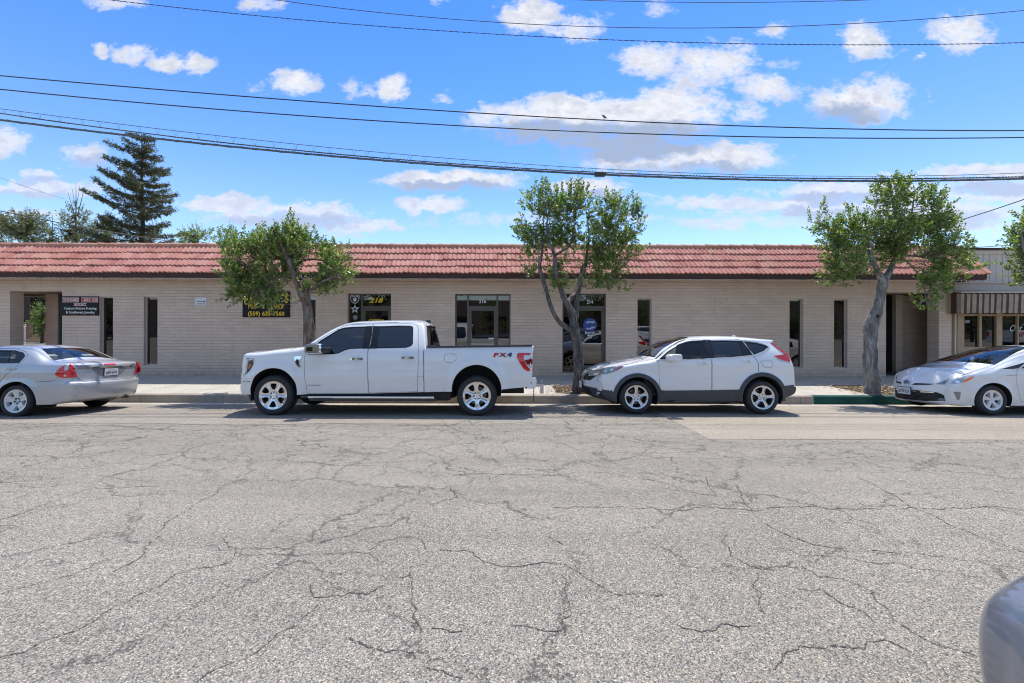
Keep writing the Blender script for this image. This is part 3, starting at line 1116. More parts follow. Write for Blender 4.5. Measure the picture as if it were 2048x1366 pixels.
# eave: fascia board, soffit, tiles
EY, EZ = 13.55, 3.585
fb = MB()
ZF0, ZF1 = Z_(557.5, 1024, 13.57), Z_(543.5, 1024, 13.57)
REX = 15.78
fb.box(LX, REX - .12, 13.57, 13.66, ZF0, ZF1)
fb.box(REX - .115, REX - .03, 13.6, 14.6, ZF0 + .02, ZF1 + .02)
fb.build('fascia', FASCIA, bld, bevel=.004)
so = MB()
so.quad((LX, 13.66, ZF0 + .09), (REX - .13, 13.66, ZF0 + .09), (REX - .13, WY + .02, ZF0 + .11), (LX, WY + .02, ZF0 + .11))
so.build('soffit', SOFFIT, bld, recalc=False)

PIT = R(48)
dS, dN = Vector((0, math.cos(PIT), math.sin(PIT))), Vector((0, -math.sin(PIT), math.cos(PIT)))
tb = MB()
per = .155
nx = int((REX - LX) / per * 8)
xs = np.linspace(LX, REX, nx + 1)
wave = .017 * np.cos(2 * np.pi * xs / per) + .006 * np.cos(4 * np.pi * xs / per + .6)
rg = np.random.default_rng(3)
tj = rg.normal(0, 1, 400)
E0 = Vector((0, EY, EZ))
for k in range(4):
    s0 = k * .345
    rows = [(s0 - .012, -.012), (s0 - .014, .034), (s0 + .10, .028), (s0 + .37, -.006)]
    vs = []
    for (s, o) in rows:
        for i, x in enumerate(xs):
            t = int((x - LX) / .31 + (k % 2) * .5) % 400
            q = E0 + dS * (s + .009 * tj[(t * 3 + k * 17) % 400]) + dN * (o + wave[i] * (1 if o > -.01 else .9) + .005 * tj[(t + k * 29) % 400])
            vs.append((x, q.y, q.z))
    n = len(xs)
    tb.add(vs, [(j * n + i, j * n + i + 1, (j + 1) * n + i + 1, (j + 1) * n + i) for j in range(3) for i in range(n - 1)])
tb.build('roof_tiles', TILE, bld, smooth=42, recalc=False)
rb = MB()
RT = E0 + dS * 1.43
i = 0
x = LX
while x < REX - .1:
    prof = []
    lift = .012 * rg.random()
    for ue, (xx, rr) in enumerate(((x, .125), (x + .46, .108))):
        for a in np.linspace(-.5, math.pi + .3, 10):
            prof.append((xx + rg.normal(0, .001), RT.y + .05 - rr * math.cos(a), RT.z - .03 + lift * (1 - ue) + rr * 1.0 * math.sin(a)))
    rb.add(prof, [(a, a + 1, a + 11, a + 10) for a in range(9)])
    rb.add([prof[a] for a in range(10)] + [(p[0], p[1] + (RT.y + .05 - p[1]) * .16, p[2] - .02) for p in prof[:10]], [(a + 10, a + 11, a + 1, a) for a in range(9)])
    x += .43
rb.build('ridge_tiles', RIDGE, bld, smooth=40, recalc=False)
vb = MB()                                           # barge tiles down the end of the slope
for k in range(4):
    a = E0 + dS * (k * .345 - .03) + dN * .05
    b_ = E0 + dS * (k * .345 + .36) + dN * .02
    for o in (0,):
        vb.add([(REX - .13, a.y, a.z), (REX + .03, a.y, a.z), (REX + .03, b_.y, b_.z), (REX - .13, b_.y, b_.z),
                (REX - .13, a.y, a.z + .03), (REX + .03, a.y, a.z + .03), (REX + .03, b_.y, b_.z + .03), (REX - .13, b_.y, b_.z + .03)],
               [(0, 1, 2, 3), (4, 7, 6, 5), (0, 4, 5, 1), (1, 5, 6, 2), (3, 2, 6, 7), (0, 3, 7, 4)])
vb.build('barge_tiles', RIDGE, bld)
bk = MB()
bk.box(LX, REX - .15, RT.y - .02, RT.y + .12, 3.72, RT.z - .02)
bk.box(REX - .28, REX - .12, EY + .25, RT.y + .05, 3.4, 3.72)
bk.add([(REX - .14, EY + .12, EZ + .02), (REX - .14, RT.y, EZ + .02), (REX - .14, RT.y, RT.z - .05)], [(0, 1, 2)])
bk.build('roof_back', FASCIA, bld)

# narrow fixed windows: recessed pane with a slim metal frame
def narrow_window(o, side, note=None):
    x0, x1, zt, zb = o
    y = WY + .10
    fr = MB()
    w = .024
    for bx in ((x0 + .002, x0 + w, zb + .002, zt - .002), (x1 - w, x1 - .002, zb + .002, zt - .002), (x0 + w, x1 - w, zb + .002, zb + w), (x0 + w, x1 - w, zt - w, zt - .002)):
        fr.box(bx[0], bx[1], y, y + .05, bx[2], bx[3])
    f = fr.build('window', ALUW, bld)
    p = MB()
    p.box(x0 + w, x1 - w, y + .02, y + .03, zb + w, zt - w)
    p.build('pane', MAT['glass_window'], f)
    return f


wins = [narrow_window(ops[k], 0) for k in (1, 2, 3, 7, 8, 9)]

# blinds / lower panel behind some of the panes
for ks, mt, dz0, dz1 in (((1, 2), pmat('blind', (.045, .065, .12), .7)[0], .05, -.05), ((8, 9), pmat('blind_grey', (.20, .22, .24), .7)[0], 1.35, -.45)):
    for k in ks:
        x0, x1, zt_, zb_ = ops[k]
        wall_piece('window_blind', mt, x0 + .01, x1 - .01, WY + .24, WY + .25, zb_ + dz0, zt_ + dz1)


def entrance(o, cols, door_i, tr_py, stile=.085):
    """shop front: columns given as px edges; column door_i holds the door with a transom light above"""
    x0, x1, zt_, zb_ = o
    y = WY + .10
    fr = MB()
    w = .045
    fr.box(x0 + .002, x1 - .002, y, y + .09, zt_ - w, zt_ - .002)
    fr.box(x0 + .002, x0 + w, y, y + .09, zb_, zt_ - w)
    fr.box(x1 - w, x1 - .002, y, y + .09, zb_, zt_ - w)
    xs_ = [x0 + w] + [X_(c, y) for c in cols] + [x1 - w]
    for xm in xs_[1:-1]:
        fr.box(xm - .032, xm + .032, y, y + .09, zb_, zt_ - w)
    unit = fr.build('entrance', BRONZE, bld)
    tz = Z_(tr_py, (cols[0] if cols else 1024), y)
    edges = [xs_[0]] + [v for xm in xs_[1:-1] for v in (xm - .032, xm + .032)] + [xs_[-1]]
    for k in range(len(xs_) - 1):
        a, b2 = edges[2 * k], edges[2 * k + 1]
        if k == door_i:
            tb_ = MB(); tb_.box(a, b2, y + .002, y + .088, tz - .035, tz + .035)
            tb_.build('transom_bar', BRONZE, unit)
            t = MB(); t.box(a, b2, y + .04, y + .05, tz + .035, zt_ - w); t.build('transom_light', MAT['glass_shop'], unit)
            d = MB()
            for bx in ((a + .006, a + stile, zb_ + .02, tz - .042), (b2 - stile, b2 - .006, zb_ + .02, tz - .042), (a + stile, b2 - stile, tz - .042 - stile, tz - .042), (a + stile, b2 - stile, zb_ + .02, zb_ + .25)):
                d.box(bx[0], bx[1], y + .015, y + .065, bx[2], bx[3])
            d.build('door', BRONZE, unit)
            g = MB(); g.box(a + stile, b2 - stile, y + .035, y + .045, zb_ + .25, tz - .042 - stile); g.build('door_pane', MAT['glass_shop'], unit)
            hb = MB(); hb.box(a + stile - .02, b2 - stile + .02, y - .03, y - .01, zb_ + 1.0, zb_ + 1.035)
            hb.build('push_bar', ALU, unit)
            kn = MB(); kn.ball((b2 - stile * .5, y, zb_ + 1.08), .022, 8); kn.build('lock', ALU, unit)
        else:
            g = MB(); g.box(a, b2, y + .04, y + .05, zb_ + .05, zt_ - w); g.build('sidelight', MAT['glass_shop'], unit)
            s = MB(); s.box(a, b2, y + .002, y + .088, zb_, zb_ + .05); s.build('sill', BRONZE, unit)
    return unit


en218 = entrance(ops[4], [723.5], 1, 614)
en216 = entrance(ops[5], [936, 994.5], 1, 614)
en214 = entrance(ops[6], [1150], 1, 614)
YG = WY + .128


def at(px, py, Y=YG):
    p = P(px, py, Y)
    return wallM(p.x, Y, p.z)


PXM = YG / F      # metres per picture pixel at the glass
text('218', at(752.5, 600.5), MAT['yellow'], en218, 'numerals', fit_w=28 * PXM, fit_h=10.5 * PXM, bold=.03, shear=.28)
text('216', at(965, 602.8), MAT['white_ink'], en216, 'numerals', fit_w=14 * PXM, fit_h=7 * PXM, bold=.02)
text('214', at(1180, 603.5), MAT['white_ink'], en214, 'numerals', fit_w=13 * PXM, fit_h=7.5 * PXM, bold=.02)
text('Branch', at(1179.5, 665), MAT['white_ink'], en214, 'lettering', fit_w=19 * PXM, fit_h=4.6 * PXM, bold=.02)
text('866', at(1180, 670.6), MAT['white_ink'], en214, 'lettering', fit_w=10.5 * PXM, fit_h=4.2 * PXM, bold=.02)


def flat(poly, M, mat, parent, name, lift=0.):
    mb = MB()
    v, f = region(poly, step=.5)
    mb.add([M @ Vector((a, b_, lift)) for a, b_ in v], f)
    return mb.build(name, mat, parent, recalc=False)


def disc(r, n=32, cx=0, cy=0):
    return [(cx + r * math.cos(2 * math.pi * k / n), cy + r * math.sin(2 * math.pi * k / n)) for k in range(n)]


# round union emblem on the door of 214
Md = at(1180, 650)
u = PXM
flat(disc(13.8 * u), Md, MAT['blue_ink'], en214, 'emblem_disc')
flat([(-9 * u, 5 * u), (-3 * u, 8 * u), (2 * u, 7.2 * u), (8 * u, 8.5 * u), (10 * u, 4 * u), (5 * u, 3.4 * u), (0, 4.6 * u), (-5 * u, 3 * u)], Md, MAT['pale_ink'], en214, 'emblem_wing', .002)
flat([(-9 * u, -7.5 * u), (-5 * u, -5.5 * u), (0, -6.2 * u), (3 * u, -3 * u), (9 * u, -3.4 * u), (10 * u, -6 * u), (5 * u, -7 * u), (2 * u, -8.8 * u), (-4 * u, -9.3 * u)], Md, MAT['pale_ink'], en214, 'emblem_banner', .002)

# window transfers beside 218: a shield, a five-pointed star and a round sticker
Ms = at(709.6, 599)
flat([(-8.6 * u, 8.2 * u), (0, 9.6 * u), (8.6 * u, 8.2 * u), (8.8 * u, 0), (6.4 * u, -5 * u), (0, -8.8 * u), (-6.4 * u, -5 * u), (-8.8 * u, 0)], Ms, MAT['white_ink'], en218, 'shield_transfer')
flat([(-7.4 * u, 7.2 * u), (0, 8.5 * u), (7.4 * u, 7.2 * u), (7.6 * u, 0), (5.5 * u, -4.3 * u), (0, -7.5 * u), (-5.5 * u, -4.3 * u), (-7.6 * u, 0)], Ms, MAT['black_ink'], en218, 'shield_field', .002)
flat([(-6.4 * u, 4.6 * u), (-6.4 * u, 6.6 * u), (6.4 * u, 6.6 * u), (6.4 * u, 4.6 * u)], Ms, MAT['white_ink'], en218, 'shield_band', .004)
flat([(-3.4 * u, -1.6 * u), (-3.6 * u, 2 * u), (-1.6 * u, 3.4 * u), (1.6 * u, 3.4 * u), (3.6 * u, 2 * u), (3.4 * u, -1.6 * u), (1.2 * u, -4 * u), (-1.2 * u, -4 * u)], Ms, MAT['white_ink'], en218, 'shield_crest', .004)
flat([(-3 * u, .4 * u), (-3 * u, 1.4 * u), (3 * u, 1.4 * u), (3 * u, .4 * u)], Ms, MAT['black_ink'], en218, 'shield_crest', .006)
text('RAIDERS', Ms @ Matrix.Translation((0, 5.6 * u, .006)), MAT['black_ink'], en218, 'lettering', fit_w=11.5 * u, fit_h=1.7 * u, bold=.02)


def star(r, k=.4, rot=90):
    return [((r if i % 2 == 0 else r * k) * math.cos(R(rot + 36 * i)), (r if i % 2 == 0 else r * k) * math.sin(R(rot + 36 * i))) for i in range(10)]


Mt = at(709.8, 618)
for rr, mm, lf in ((9.6, 'white_ink', 0.), (8.3, 'grey_ink', .002), (7.6, 'white_ink', .003), (4.9, 'navy_ink', .004)):
    flat(star(rr * u), Mt, MAT[mm], en218, 'star_transfer', lf)
flat(disc(4.6 * u), at(710.5, 635), MAT['grey_ink'], en218, 'round_sticker')
text('OPEN', at(752, 640.5), MAT['yellow'], en218, 'lettering', fit_w=30 * u, fit_h=4 * u, bold=.04)
flat([(-7 * u, -1.4 * u), (-7 * u, 1.4 * u), (7 * u, 1.4 * u), (7 * u, -1.4 * u)], at(984, 677), MAT['white_sign'], en216, 'door_label')

# pale chevrons hung inside the first window
x0_, x1_, zt_, zb_ = ops[1]
for py, hh in ((615, 14), (636, 12)):
    q = P(212, py, WY + .2)
    mbc = MB()
    ww_, hz_ = .13, hh * .0173 / 2
    mbc.add([(q.x - ww_, WY + .2, q.z + hz_), (q.x - ww_ + .04, WY + .2, q.z + hz_), (q.x + ww_, WY + .2, q.z), (q.x - ww_ + .04, WY + .2, q.z - hz_), (q.x - ww_, WY + .2, q.z - hz_), (q.x + ww_ - .12, WY + .2, q.z)], [(0, 5, 2, 1), (5, 4, 3, 2)])
    mbc.build('window_ornament', MAT['white_ink'], bld, recalc=False)

# string of little bulbs pinned under the fascia
sl = MB()
lx = np.arange(LX + .2, REX - .4, .158)
rr = random.Random(4)
for x in lx:
    if rr.random() < .06:
        continue
    j = rr.uniform(-.02, .02)
    sl.box(x + j - .007, x + j + .007, 13.552, 13.566, ZF0 - .05 + rr.uniform(-.012, .012), ZF0 - .006)
sl.tube([(x, 13.56, ZF0 - .008 + .004 * math.sin(x * 9)) for x in np.arange(LX, REX - .2, .2)], .005, 4)
tag(sl.build('string_lights', pmat('bulb', (.62, .58, .48), .4)[0]), 'string of small clear bulbs pinned under the dark roof fascia', 'string lights')

# ---------------------------------------------------------------- signs on the wall
def board(name, x0, y0, x1, y1, mat, label, cat='sign', th=.03, Y=WY):
    a, b_ = P(x0, y1, Y), P(x1, y0, Y)
    root = empty(name, ((a.x + b_.x) / 2, Y - th, a.z))
    tag(root, label, cat)
    mb = MB()
    mb.box(-(b_.x - a.x) / 2, (b_.x - a.x) / 2, 0, th - .003, 0, b_.z - a.z)
    mb.build('board', mat, root, bevel=.003)
    return root


def on_board(root, s, px, py, w, h, mat, lift=.003, Y=WY, rot=0., **kw):
    p = P(px, py, Y - .03)
    k = (Y - .03) / F
    M = wallM(p.x - root.location.x, -lift, p.z - root.location.z) @ Matrix.Rotation(R(rot), 4, 'Z')
    return text(s, M, mat, root, fit_w=w * k, fit_h=h * k, **kw)


sg = board('gallery_sign', 123.5, 593, 199, 631, MAT['black_sign'], 'black gallery sign with red western lettering beside the left porch')


def slab_line(root, s, px, py, w, h, ink, edge):
    """western slab letters: light outline, inner colour, bars across head and foot"""
    on_board(root, s, px, py, w + 1.6, h + 1.5, edge, .003, bold=.07)
    on_board(root, s, px, py, w - .6, h - .4, ink, .005, bold=.045)
    return root


# letters one by one so that heads and feet can carry slabs
def western(root, s, px, py, w, h, ink, edge):
    n = len(s)
    k = (WY - .03) / F
    cw = w / n
    for layer, (mt, lift, gx, bold) in enumerate(((edge, .003, 1.0, .085), (ink, .005, -.3, .0))):
        mb = MB()
        for i, ch in enumerate(s):
            if ch == ' ':
                continue
            cx = px - w / 2 + cw * (i + .5)
            p = P(cx, py, WY - .03)
            x, z = p.x - root.location.x, p.z - root.location.z
            v, f = text_mesh(ch, fit_w=(cw * .80 + gx) * k, fit_h=(h * .96 + gx) * k, bold=bold)
            M = wallM(x, -lift, z)
            mb.add([M @ Vector(q) for q in v], f)
            for zz in (-h / 2, h / 2):
                zc = z + zz * k * .86
                hw, hh = (cw * .46 + gx * .5) * k, (h * .085 + gx * .5) * k
                l2 = lift + .0012
                mb.add([(x - hw, -l2, zc - hh), (x + hw, -l2, zc - hh), (x + hw, -l2, zc + hh), (x - hw, -l2, zc + hh)], [(0, 1, 2, 3)])
        mb.build('lettering', mt, root, recalc=False)


western(sg, 'WOODEN INDIAN', 160.7, 599.8, 71, 8.2, MAT['red_ink'], MAT['white_ink'])
western(sg, 'GALLERY', 160.3, 609, 24, 4.6, MAT['red_ink'], MAT['white_ink'])
on_board(sg, 'Custom Picture Framing', 160.6, 617.3, 65, 6.6, MAT['white_ink'], bold=.015)
on_board(sg, '& Southwest Jewelry', 160.8, 625.2, 58, 6.8, MAT['white_ink'], bold=.015)

sp = board('music_shop_sign', 486, 583, 580.5, 634.5, MAT['black_sign'], 'black music shop sign with yellow lettering partly behind the leaning tree')
for (ch, px, py, rot, ww, hh) in (('P', 492.5, 600, 3, 8, 13), ('A', 502.3, 598.4, 4, 8.5, 11), ('R', 549.5, 596.6, -3, 7.5, 11), ('K', 557.5, 597.4, -3, 7, 11), ('P', 564.8, 591.5, -3, 6.5, 11), ('S', 573.2, 596.5, 0, 8, 20)):
    on_board(sp, ch, px, py, ww, hh, MAT['yellow'], rot=rot, bold=.02)
on_board(sp, 'MUS', 505, 612.4, 16.5, 10.6, MAT['yellow'], bold=.012)
on_board(sp, '&', 526.8, 613.4, 5, 7.5, MAT['yellow'], bold=.012)
on_board(sp, 'E', 544.2, 613, 4, 10.4, MAT['yellow'], bold=.012)
on_board(sp, 'SHOP', 558.2, 612.8, 20.5, 10.6, MAT['yellow'], bold=.012)
on_board(sp, '(559) 635-7560', 532.5, 628.4, 73, 11.4, MAT['yellow'], bold=.03)

ss = board('security_sign', 391, 595, 413.5, 611, MAT['white_sign'], 'small white security camera notice on the bare block wall', th=.02)
on_board(ss, 'Security', 399, 603, 9, 3., MAT['black_ink'], .003, Y=WY + .01, bold=.03)
on_board(ss, 'Cameras In Use', 402.5, 607.4, 17, 2.4, MAT['navy_ink'], .003, Y=WY + .01, bold=.02)
mbx = MB()
kx = (WY - .02) / F
for (qx, qy, w_, h_) in ((408.8, 602.6, 3.2, 2.0), (406, 603.4, 2.2, 1.4)):
    p = P(qx, qy, WY - .02)
    x, z = p.x - ss.location.x, p.z - ss.location.z
    mbx.box(x - w_ / 2 * kx, x + w_ / 2 * kx, -.005, -.001, z - h_ / 2 * kx, z + h_ / 2 * kx)
mbx.build('camera_symbol', MAT['black_ink'], ss)

# ---------------------------------------------------------------- neighbouring shop on the right
NY = 14.36
nb = empty('neighbour_shop', (0, 0, 0))
tag(nb, 'pale neighbouring shop with vertical boards above a striped awning', 'building')
SHOPW = varied('shop_render', (.62, .52, .45), .8, .1, 2., bump=.25, bscale=30)
SIDING = varied('siding', (.60, .53, .47), .75, .08, 3.)
TANF = varied('tan_frame', (.42, .31, .20), .6, .12, 5.)
NX0, NX1 = X_(1903.5, NY), 26.


def nz(py, Y=NY):
    return Z_(py, 1960, Y)


m = MB()
m.box(NX0, X_(1907, NY), NY - .10, NY + .3, -.1, nz(566))
m.box(X_(1907, NY), NX1, NY, NY + .3, nz(583), nz(567))
m.box(NX0 - .0, NX1, NY - .06, NY + .3, nz(567), nz(563.5))
m.box(NX0, NX1, NY + .3, NY + .5, -.1, nz(508))
m.build('wall', SHOPW, nb, bevel=.006)
m = MB()
bw = 12.8 * NY / F
x = NX0
zb, zt2 = nz(563.5), nz(508)
while x < NX1:
    m.box(x + .007, min(x + bw - .007, NX1), NY + .02, NY + .06, zb, zt2)
    x += bw
m.box(NX0, NX1, NY + .055, NY + .2, zb, zt2)
m.build('siding', SIDING, nb, bevel=.004)
m = MB()
m.box(NX0 - .03, NX1, NY - .02, NY + .4, nz(508), nz(500.5))
m.build('cornice', SIDING, nb)
m = MB()
m.box(NX0 - .06, NX1, NY - .08, NY + .5, nz(500.5) + .002, nz(496.2))
m.build('cap', FASCIA, nb)
# awning
AW = bpy.data.materials.new('awning_cloth')
AW.use_nodes = True
_n = NT(AW.node_tree)
_b = AW.node_tree.nodes['Principled BSDF']
_b.inputs['Roughness'].default_value = .85
_o = _n.n('TexCoord').outputs['Object']
_x, _y, _z = _n.sep(_o)
st = _n.m('LESS_THAN', _n.m('FRACT', _n.m('DIVIDE', _n.m('ADD', _x, _n.m('MULTIPLY', _y, .6)), .2015)), .55)
cc = _n.mix(st, (.39, .335, .25), (.095, .034, .038))
ft = _n.mapr(_n.noise(_o, 5., 4, .65), .3, .7, .75, 1.15)
_n.lk(_n.mix(1., cc, _n.comb(ft, ft, ft), 'MULTIPLY'), _b.inputs['Base Color'])
AY = NY - .62
ax0 = X_(1922, AY)
az0, az1 = Z_(588, 1960, AY), Z_(627, 1960, AY)
aw = MB()
nxa = 160
xsA = np.linspace(ax0, NX1, nxa + 1)
rows = [(NY - .01, nz(583.5)), (AY, az0 + .01), (AY - .012, az0 - .03), (AY, az1 + .06), (AY, az1)]
vs = []
for ri, (yy, zz) in enumerate(rows):
    for i, xx in enumerate(xsA):
        dz_ = (.022 * abs(math.sin(math.pi * (xx - ax0) / .2015)) if ri == 4 else 0)
        vs.append((xx, yy - (.018 * math.sin(xx * 31.2) + .010 * math.sin(xx * 17)) * (ri >= 2), zz + dz_))
n = nxa + 1
aw.add(vs, [(j * n + i, j * n + i + 1, (j + 1) * n + i + 1, (j + 1) * n + i) for j in range(4) for i in range(nxa)])
aw.add([(ax0, NY - .01, nz(583.5)), (ax0, AY, az0), (ax0, AY, az1), (ax0, NY - .01, az1)], [(0, 1, 2, 3)])
awo = aw.build('awning', AW, nb, smooth=35, recalc=False)
m = MB()
m.add([(ax0 - .02, NY - .012, nz(582.5)), (NX1, NY - .012, nz(582.5)), (NX1, AY - .03, az0 + .035), (ax0 - .02, AY - .03, az0 + .035),
       (ax0 - .02, NY - .012, nz(582.5) + .03), (NX1, NY - .012, nz(582.5) + .03), (NX1, AY - .03, az0 + .075), (ax0 - .02, AY - .03, az0 + .075)],
      [(0, 1, 2, 3), (4, 7, 6, 5), (3, 2, 6, 7), (0, 4, 5, 1), (0, 3, 7, 4), (1, 5, 6, 2)])
m.build('awning_hood', pmat('awning_hood', (.55, .46, .37), .7)[0], nb)
# shop front
m = MB()
gy = NY + .12
m.box(X_(1907, NY), X_(1915.5, NY), NY + .02, NY + .1, .05, nz(583))
m.build('door', pmat('dark_door_paint', (.035, .028, .024), .4)[0], nb)
m = MB()
zs, ztp = nz(694), nz(583)
for a, b_ in ((1915.5, 1929.5), (1959.5, 1964.5), (1994, 2005.5), (2036, 2038.5)):
    m.box(X_(a, NY), X_(b_, NY), NY + .01, NY + .16, .05, ztp)
for a, b_ in ((1929.5, 1959.5), (1964.5, 1994), (2005.5, 2036), (2038.5, 2075)):
    m.box(X_(a, NY) + .001, X_(b_, NY) - .001, NY + .02, NY + .15, nz(632), nz(627.5))
    m.box(X_(a, NY) + .001, X_(b_, NY) - .001, NY + .02, NY + .15, .05, zs)
m.box(X_(2075, NY), NX1, NY + .01, NY + .2, .05, ztp)
fr = m.build('window_frame', TANF, nb, bevel=.004)
for a, b_ in ((1929.5, 1959.5), (1964.5, 1994), (2005.5, 2036), (2038.5, 2075)):
    g = MB()
    g.box(X_(a, NY) - .004, X_(b_, NY) + .004, NY + .08, NY + .088, zs - .01, nz(632) + .01)
    g.build('shop_window', MAT['glass_shop'], nb)
m = MB()
m.box(X_(1915, NY), NX1, NY + .29, NY + .298, .05, ztp)  # near-black sheet close behind the shop panes
m.build('dark_backdrop', pmat('backdrop_dark', (.02, .018, .016), .9)[0], nb)
p = P(2033, 656.5, NY + .07)
text('Our', wallM(p.x, NY + .074, p.z), MAT['white_ink'], nb, 'lettering', fit_w=25 * NY / F, fit_h=13 * NY / F, shear=.35, bold=-.005)
p = P(2046, 671.5, NY + .07)
text('Shop', wallM(p.x, NY + .074, p.z), MAT['grey_ink'], nb, 'lettering', fit_w=13 * NY / F, fit_h=5 * NY / F, shear=.3)
p = P(1935.5, 643, NY + .07)
flat([(-5 * u, -3.2 * u), (-5 * u, 3.2 * u), (5 * u, 3.2 * u), (5 * u, -3.2 * u)], wallM(p.x, NY + .076, p.z), MAT['grey_ink'], nb, 'window_card')
m = MB()
for py in (672, 691):
    q = P(1911.5, py, NY)
    m.ball((q.x, NY - .0, q.z), .026, 8)
    m.box(q.x - .02, q.x + .02, NY + .002, NY + .02, q.z - .035, q.z + .035)
m.build('door_handle', MAT['chrome'], nb)

# ================================================================ vehicles
class Car:
    """A body made of two side skins (height fields over the side view) and one skin wrapped over nose, bonnet, roof and tail.
    Local axes: u along the street (nose at low u), v across (near side negative), z up."""

    def __init__(s, name, label, cat, X0, Yn, W, rot=(0, 0, 0), paint='white_paint', tilt=-.062):
        s.root = empty(name)
        tag(s.root, label, cat)
        s.X0, s.Yn, s.W = X0, Yn, W
        s.paint = MAT[paint]
        s.arches = []
        s.shape = None
        s.root.rotation_euler = (tilt, rot[1], rot[2])
        s.tilt = tilt
        s.root.location = (X0, Yn + W, -W * abs(math.tan(tilt)) if tilt else 0)

    # ---- picture survey to side view
    def sv(s, px, py, Y=None, extra=0.):
        """the skin leans in with height and the car leans to the kerb, so the distance is refined with the height found"""
        yq = s.Yn
        for _ in range(4):
            p = P(px, py, yq)
            ins = .035 + extra + .42 * max(0., p.z - 1.12) ** 1.2
            yq = s.Yn + ins + abs(s.tilt) * max(p.z, 0.)
        return (p.x - s.X0, p.z + abs(s.tilt) * ins)

    def outline(s, ctrl, it=2):
        """ctrl: (u, z, crown, radius, segment) from the lower nose over the roof to the lower tail"""
        names = [c[4] for c in ctrl]
        dirs = dict(bumper_f=(-1, 0), grille=(-1, 0), hood=(0, 1), windshield=(-.82, .35), roof=(0, 1), backlight=(1, .1), rail=(0, 1), spoiler=(.3, .7), tailgate_glass=(.9, .2), rear_glass=(.75, .4),
                    boot=(0, 1), tail=(1, 0), tailgate=(1, 0), bumper_r=(1, 0), hatch_glass=(.5, .7))
        arr = [(c[0], c[1], c[2] * dirs[c[4]][0], c[3], i, c[2] * dirs[c[4]][1]) for i, c in enumerate(ctrl)]
        sm = chaikin(arr, it)
        out = []
        for a, b in zip(sm[:-1], sm[1:]):
            a, b = np.array(a), np.array(b)
            k = max(1, int(math.ceil(np.hypot(*(b[:2] - a[:2])) / .06)))
            out += [a + (b - a) * j / k for j in range(k)]
        out.append(np.array(sm[-1]))
        o = np.array(out)
        keep = [0]
        for i in range(1, len(o)):
            if np.hypot(*(o[i, :2] - o[keep[-1], :2])) > .004:
                keep.append(i)
        o = o[keep]
        s.o = o[:, :2]
        s.cv, s.orad = o[:, [2, 5]], o[:, 3]
        s.seg = [names[min(int(q + 1e-6), len(names) - 1)] for q in o[:, 4]]
        t = np.gradient(s.o, axis=0)
        t /= np.maximum(np.hypot(*t.T), 1e-9)[:, None]
        s.on = np.stack([-t[:, 1], t[:, 0]], 1)      # outward (left of travel, nose->roof->tail)

    def w(s, pts):
        """half width at side-view points"""
        pts = np.asarray(pts, float).reshape(-1, 2)
        base = s.shape(pts[:, 0], pts[:, 1])
        for (cu, cz, r, a, k) in s.arches:
            rho = np.hypot(pts[:, 0] - cu, pts[:, 1] - cz)
            q = np.clip((k - rho / r) / .045, 0, 1)
            base = base + a * q * q * (3 - 2 * q)
        d, i = seg_dist(pts, s.o[:-1], s.o[1:])
        r = .5 * (s.orad[i] + s.orad[i + 1])
        x = np.clip(r - d, 0, r)
        return base - np.where(d < r, r - np.sqrt(np.maximum(r * r - x * x, 0)), 0)

    def arch(s, cu, cz, r, lip=.03, k=1.2, z0=None, a0=None):
        s.arches.append((cu, cz, r, lip, k))

    def arch_pts(s, i, zb, n=26):
        cu, cz, r = s.arches[i][:3]
        dz = (zb - cz)
        th0 = math.asin(max(-1, min(1, dz / r)))
        th = np.linspace(th0, math.pi - th0, n)
        return [(cu + r * math.cos(t), cz + r * math.sin(t)) for t in th]

    def side_poly(s, bottom):
        """bottom: points from the lower tail to the lower nose, arches already in"""
        return [tuple(q) for q in s.o] + list(bottom)

    def skin(s, mb, poly, holes, sign, off=0., step=.06, mi=None):
        ex = []
        if off == 0.:
            for k, f in enumerate((.03, .10, .22, .40, .62, .86, 1.06)):
                q = s.o[1:-1] - s.on[1:-1] * (s.orad[1:-1] * f)[:, None]
                if k % 2:
                    q = (q[1:] + q[:-1]) / 2
                ex.append(q)
            ex = np.vstack(ex)
        v, f = region(poly, holes, step, ex if off == 0. else None)
        w = s.w(v) + off
        if sign < 0:
            f = [tuple(q) for q in f]
        mb.add([(a, sign * ww, z) for (a, z), ww in zip(v, w)], f, mi)

    def patch(s, name, poly, mat, off=.004, sign=-1, parent=None, holes=(), step=.07, skirt=.02, both=False, smooth=35):
        if both:
            s.patch(name, poly, mat, off, 1, parent, holes, step, skirt, False, smooth)
        mb = MB()
        for sg in (sign,):
            v, f = region(poly, holes, step)
            w = s.w(v) + off
            mb.add([(a, sg * ww, z) for (a, z), ww in zip(v, w)], f)
            if skirt:
                for lp in [poly] + list(holes):
                    lp = np.array(resample(lp, step))
                    ww = s.w(lp)
                    n = len(lp)
                    vs = [(a, sg * (q + off), z) for (a, z), q in zip(lp, ww)] + [(a, sg * (q - skirt), z) for (a, z), q in zip(lp, ww)]
                    mb.add(vs, [(i, (i + 1) % n, (i + 1) % n + n, i + n) for i in range(n)])
        return mb.build(name, mat, parent or s.root, smooth=smooth, weld=True)

    def wp(s, i, t, off=0.):
        """point on the wrapped skin at outline sample i, t in -1..1"""
        we = s.we[i]
        q = s.o[i] + s.cv[i] * (1 - abs(t) ** 2.3) + s.on[i] * off
        return (q[0], t * we, q[1])

